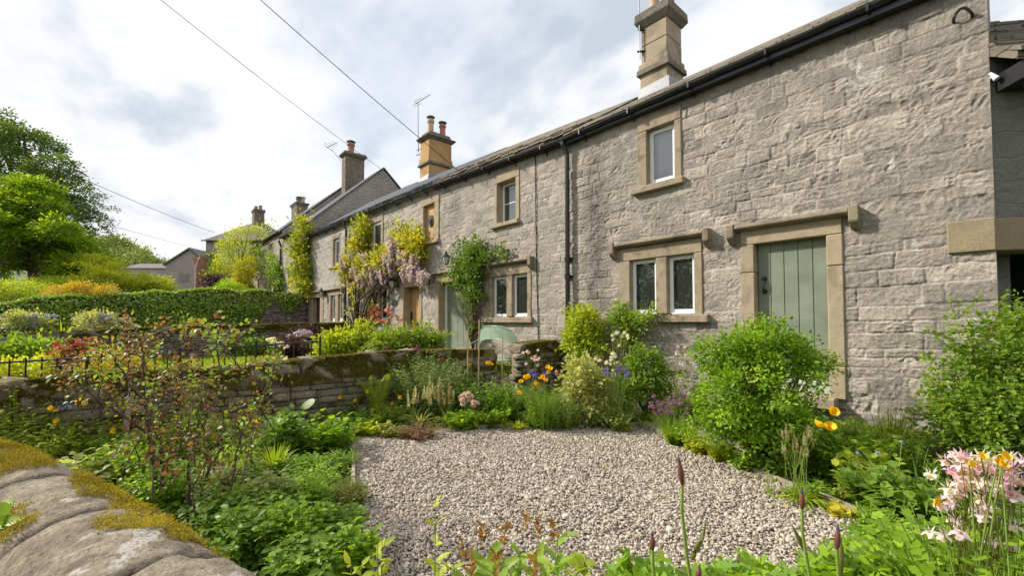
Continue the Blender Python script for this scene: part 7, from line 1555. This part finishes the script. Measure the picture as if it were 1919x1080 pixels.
for k, (px, dep, h, lab, mat) in enumerate(((1230, 2.05, .30, 'palmate green geranium leaves at the bottom left of the iris buds', 'bush'), (1320, 1.95, .33, 'palmate geranium leaves between the two left iris buds', 'mid'), (1410, 2.05, .33, 'palmate geranium leaves in the middle of the bottom edge clump', 'bush'), (1495, 1.95, .36, 'palmate geranium leaves below the dark middle iris bud', 'mid'), (1590, 2.0, .40, 'palmate geranium leaves around the slim right iris bud', 'bush'), (1680, 2.05, .42, 'palmate geranium leaves left of the foreground columbine', 'mid'), (1770, 1.85, .36, 'palmate geranium leaves at the foot of the foreground columbine', 'bush'), (1880, 1.75, .32, 'palmate geranium leaves in the bottom right corner', 'mid'), (1690, 2.5, .27, 'palmate geranium leaves between the yellow primrose and columbine', 'bush'), (1790, 2.5, .30, 'taller palmate geranium leaves behind the foreground columbine', 'mid'), (1300, 1.5, .30, 'close palmate geranium leaves cut by the bottom edge at left', 'bush'), (1480, 1.5, .30, 'close palmate geranium leaves cut by the bottom edge in the middle', 'bush'), (1660, 1.5, .34, 'close palmate geranium leaves cut by the bottom edge at right', 'bush'))):
    p = DP(px, 1000, dep); p[2] = -.5; herb('geranium', lab, 'plant', p, h, .27, 46, .12, 5, PALM, mat, 380+k, up=.5, t0=.45, taper=.2, tint=.36, tv=.2, sr=.0025, group='geraniums along the bottom edge')
def irisbud(label, pts, dep, L, seed, leafpts=None, w=.0088):
    top = DP(*pts[0], dep); rg = np.random.default_rng(seed); foot = DP(*pts[-1], dep); foot = foot+(0, 0, 0) if foot[2] > -.5 else foot
    g = foot.copy(); g[2] = -.5; t = thing('iris_bud', label, 'flower', g)
    mid = [DP(*q, dep) for q in pts[1:]]; lf = LF(); P = np.array([*mid, g]); P = np.array([np.interp(np.linspace(0, 1, 9), np.linspace(0, 1, len(P)), P[:, k]) for k in range(3)]).T
    lf.tubes(P, np.linspace(.0042, .006, 9), 8, .5); lf.build('stem', 'stem', t)
    a = mid[0]; ax = top-a; s = np.linspace(0, 1, 12); lf = LF(); lf.tubes(a+ax*(s*.78)[:, None], w*np.sin(np.pi*np.clip(s*.86+.12, 0, 1))**.8, 8, .5+.2*np.sin(3)); lf.build('bud', 'bud', t, smooth=True)
    lf = LF(); lf.tubes(a+ax*(.7+.3*s)[:, None], w*.55*np.linspace(1, .12, 12), 8, .5); lf.build('petal_tip', 'budtip', t, smooth=True)
    if leafpts is not None:
        q = np.array([DP(*x, dep+.01) for x in leafpts]); lf = LF(); Q = np.array([np.interp(np.linspace(0, 1, 9), np.linspace(0, 1, len(q)), q[:, k]) for k in range(3)]).T; lf.tubes(Q, .008*np.array([.5, .8, 1, 1, .9, .7, .5, .3, .1]), 6, .3); lf.build('sheath', 'rosegreen', t)
    return t
irisbud('tall iris bud with dark blue tip over the gravel', [(1271, 851), (1279, 910), (1278, 960), (1287, 1040), (1294, 1085)], 1.25, .09, 400, [(1297, 1050), (1302, 1035), (1318, 1005), (1324, 975)])
irisbud('dark purple iris bud left of the plantain', [(1503, 913), (1503, 955), (1504, 1000), (1512, 1050), (1518, 1085)], 1.35, .07, 401, [(1510, 1035), (1497, 1010), (1484, 985)])
irisbud('small red iris bud left of the tall one', [(1222, 994), (1223, 1032), (1224, 1060), (1226, 1085)], 1.35, .06, 402)
irisbud('slim brown iris bud at the right of the three', [(1571, 980), (1568, 1030), (1570, 1060), (1572, 1085)], 1.3, .07, 403, [(1574, 1085), (1577, 1040), (1576, 1010)])
irisbud('short brown iris bud cut by the bottom edge', [(1311, 1058), (1308, 1085), (1307, 1110)], 1.2, .06, 404)
# loosestrife along the bottom middle
for k, (px, y0, dep, lab) in enumerate(((868, 1010, 1.5, 'leftmost orange-tipped loosestrife shoot'), (905, 990, 1.5, 'second orange-tipped loosestrife shoot from the left'), (945, 985, 1.45, 'middle orange-tipped loosestrife shoot'), (985, 955, 1.5, 'tallest orange-tipped loosestrife shoot, over the gravel'), (1010, 975, 1.5, 'orange-tipped loosestrife shoot right of the tallest'), (1040, 972, 1.55, 'rightmost orange-tipped loosestrife shoot'), (930, 1035, 1.3, 'lowest orange-tipped loosestrife shoot at the bottom edge'), (885, 1045, 1.35, 'low orange-tipped loosestrife shoot at the bottom left'), (1000, 1040, 1.3, 'low loosestrife shoot below the tallest one'))):
    p = DP(px, y0, dep); g = p.copy(); g[2] = -.5; t = thing('loosestrife', lab, 'plant', g, 'loosestrife shoots'); rg = np.random.default_rng(410+k)
    herb('', '', '', g, p[2]+.5, .03, 2, .12, 24, LEAF, ('currant', 'mid')[k % 2], 420+k, parent=t, taper=.35, hvar=0, up=.5, tint=.75, t0=.25, wid=.95)
    lf = LF(); n = 16; a = rg.random(n)*6.28; lf.add(LEAF, p+np.stack([0*a, 0*a, -.08*rg.random(n)], 1), np.stack([np.cos(a), np.sin(a), .6+.8*rg.random(n)], 1), V3(0, 0, 1)+rs(n, rg)*.7, rg.uniform(.02, .042, n), .4+.35*rg.normal(size=n), .8); lf.build('shoot_tip', 'shoot', t)
for k, (px, y0, dep, lab) in enumerate(((803, 868, 1.55, 'tall thin willowherb stem with paired pale leaves over the gravel'), (822, 960, 1.6, 'shorter willowherb stem right of the tall one'), (703, 945, 1.6, 'willowherb stem with lime leaves at the gravel corner'), (715, 1000, 1.5, 'low willowherb stem at the gravel corner'), (655, 950, 1.75, 'willowherb stem left of the gravel corner'), (662, 1030, 1.5, 'low lime willowherb at the bottom left of the gravel'), (735, 1045, 1.4, 'lowest willowherb stem on the gravel edge'))):
    p = DP(px, y0, dep); g = p.copy(); g[2] = -.5; g[:2] += (DP(px+12, y0, dep)-p)[:2]
    herb('willowherb', lab, 'plant', g, p[2]+.5, .03, 2 if k else 1, .07, 18, LEAF, 'lime', 440+k, pairs=True, taper=.2, hvar=.12, up=.55, tint=.3, t0=.2, sr=.0028, group='willowherb stems', wid=1.1)
HB('dock', 'two broad lime leaves lying on the gravel behind the loosestrife', 'plant', 1085, 1070, 20, 40, 4, .14, 3, OVAL, 'lime', 450, tint=.1, up=.15); p = DP(1100, 1040, 2.0); p[2] = -.5; herb('dock', 'rounded green dock leaves at the bottom edge right of the loosestrife', 'plant', p, .2, .16, 9, .13, 3, ROUND, 'bush', 451, tint=.4, up=.4)
# sprig on the lane side at the lower left corner
p = DP(-40, 1130, 1.25); rg = np.random.default_rng(460); t = thing('bramble_sprig', 'green leaf sprig poking up in front of the near wall at the lower left corner', 'plant', (p[0], p[1], -.4)); lf = LF(); q = np.array([DP(x, y, 1.2) for x, y in ((-60, 1150), (-20, 1050), (0, 1000), (15, 965), (20, 945))]); lf.tubes(q, [.005, .004, .004, .003, .002], 5); lf.build('stem', 'stem', t)
lf = LF(); pos = np.array([DP(x, y, 1.2+.02*rg.normal()) for x, y in ((-10, 1030), (0, 1010), (5, 1000), (12, 985), (18, 965), (22, 950), (-5, 990), (10, 1015), (-15, 1060), (0, 1045))]); n = len(pos); d = np.array([rgt*rg.choice((-1, 1))*rg.uniform(.3, 1)+V3(0, 0, rg.uniform(-.2, .7))+fw0*rg.normal()*.3 for _ in range(n)]); lf.add(OVAL, pos, d, -fw0*.5+V3(0, 0, .7)+.4*rg.normal(size=(n, 3)), .055, .55+.2*rg.normal(size=n)); lf.build('foliage', 'bush', t)

for k, (px, py, h, w, nst, L, nl, tm, mat, lab, kw) in enumerate((
        (600, 775, 62, 100, 60, .07, 9, OVAL, 'mid', 'low leafy weeds under the mossy wall behind the comfrey', {}),
        (555, 800, 82, 100, 60, .08, 9, LEAF, 'bush', 'bright weeds between the round stalked leaf and the comfrey', {}),
        (680, 808, 48, 90, 50, .07, 9, OVAL, 'bush', 'fresh green leaves at the foot of the tall fern', {}),
        (735, 800, 60, 80, 50, .06, 12, LEAF, 'lime', 'lime green weeds between the fern and the cream spikes', {'tint': .2}),
        (830, 790, 70, 90, 60, .06, 14, LEAF, 'mid', 'green stems crowding behind the slim pale spikes', {'tint': .5}),
        (900, 803, 42, 70, 50, .06, 9, OVAL, 'lime', 'lime leaves between the two lobed mounds at the back edging', {'tint': .2}),
        (1000, 804, 40, 60, 40, .06, 9, LEAF, 'bush', 'low green leaves in front of the violet and yellow mound', {}),
        (1055, 808, 75, 80, 60, .06, 13, LEAF, 'mid', 'green leafy stems between the yellow mound and the variegated shrub', {'tint': .5}),
        (1060, 804, 33, 60, 40, .05, 8, OVAL, 'lime', 'low lime leaves on the back edging before the variegated shrub', {'tint': .3}),
        (970, 775, 70, 70, 50, .07, 11, OVAL, 'mid', 'green leafy clump in front of the wall gap', {'tint': .5}),
        (385, 800, 60, 130, 60, .07, 10, LEAF, 'lime', 'yellow-green weeds under the white egg-shaped stone', {'tint': .15}),
        (300, 800, 50, 120, 60, .07, 10, OVAL, 'bush', 'green weeds along the mossy wall behind the big rose', {}),
        (90, 850, 55, 120, 60, .07, 10, LEAF, 'bush', 'bright green weeds around the left poppies', {}),
        (20, 850, 50, 90, 50, .07, 10, OVAL, 'mid', 'green leafy weeds at the left border above the coping', {}),
        (255, 870, 60, 110, 60, .07, 10, LEAF, 'lime', 'lime weeds around the thick rose stem', {'tint': .2}),
        (190, 870, 60, 110, 60, .08, 9, OVAL, 'bush', 'broad green weeds left of the thick rose stem', {}),
        (430, 900, 55, 110, 60, .07, 10, LEAF, 'lime', 'lime weeds around the leaning rose stem', {'tint': .2}),
        (520, 860, 50, 90, 50, .08, 8, OVAL, 'mid', 'dark rounded leaves left of the comfrey', {}),
        (585, 890, 45, 100, 50, .07, 9, OVAL, 'bush', 'low green leaves between lime grass and the edging board', {}),
        (1560, 900, 90, 110, 70, .075, 12, LOBE, 'bush', 'fresh lobed leaves under the three yellow poppies', {'tint': .4}),
        (1640, 900, 95, 120, 70, .06, 14, LEAF, 'lime', 'light green leafy stems right of the three yellow poppies', {'tint': .1}),
        (1710, 910, 100, 110, 70, .07, 12, LEAF, 'bush', 'leafy green stems below the bare wall beside the currant bush', {'tint': .3}),
        (1760, 980, 90, 130, 60, .09, 9, LEAF, 'mid', 'leafy stems in front of the currant bush', {'tint': .5}),
        (1530, 940, 40, 70, 40, .06, 8, OVAL, 'bush', 'small green leaves behind the plantain tuft', {}))):
    HB('leafy_perennial', lab, 'plant', px, py, h, w, nst, L, nl, tm, mat, 500+k, **{'tint': .4, **kw})
t, b_ = HB('welsh_poppy', 'scattered yellow poppies along the wall foot between fern and spikes', 'flower', 690, 800, 40, 60, 20, .06, 8, LOBE, 'bush', 540); flowering(t, b_, [(690, 735), (668, 752), (700, 770), (640, 745)], 'poppy', 'f_yellow', .09, 541)
for k, (px, py, lab) in enumerate(((845, 900, 'tiny weed seedling on the gravel near its left side'), (1130, 880, 'tiny weed seedling in the middle of the gravel'), (1020, 1010, 'tiny weed seedling on the near gravel'), (1240, 940, 'tiny weed seedling on the gravel by the tall iris bud'), (1400, 1010, 'tiny weed seedling near the dark iris bud'), (760, 850, 'tiny weed seedling near the far left gravel corner'))):
    HB('weed_seedling', lab, 'weed', px, py, 9, 16, 7, .03, 4, OVAL, 'lime', 560+k, tint=.3)

rg = np.random.default_rng(590); n = 420; xy = GP.min(0)+(GP.max(0)-GP.min(0))*rg.random((n, 2)); xy = xy[inpoly(xy, GP)]; n = len(xy); lf = LF()
lf.add(OVAL, np.concatenate([xy, np.full((n, 1), GZ+.022)], 1), rs(n, rg)*[1, 1, .3], V3(0, 0, 1)+.5*rs(n, rg), rg.uniform(.012, .035, n), rg.random(n)); tag(lf.build('fallen_leaves', 'heuch'), kind='stuff')

for k, (px, dep, h, mat, lab) in enumerate(((760, 1.55, .22, 'mid', 'low palmate leaves at the bottom edge below the willowherb'), (850, 1.5, .22, 'bush', 'low palmate leaves at the bottom edge under the left loosestrife'), (955, 1.45, .2, 'mid', 'low palmate leaves at the bottom edge under the middle loosestrife'), (1150, 1.75, .22, 'bush', 'low palmate leaves at the bottom edge left of the small red iris bud'), (1060, 1.5, .2, 'mid', 'low palmate leaves at the bottom edge beside the dock leaves'))):
    p = DP(px, 1000, dep); p[2] = -.5; herb('geranium', lab, 'plant', p, h, .2, 34, .10, 5, PALM, mat, 600+k, up=.5, t0=.4, taper=.2, tint=.36, tv=.2, sr=.0025, group='geraniums along the bottom edge')
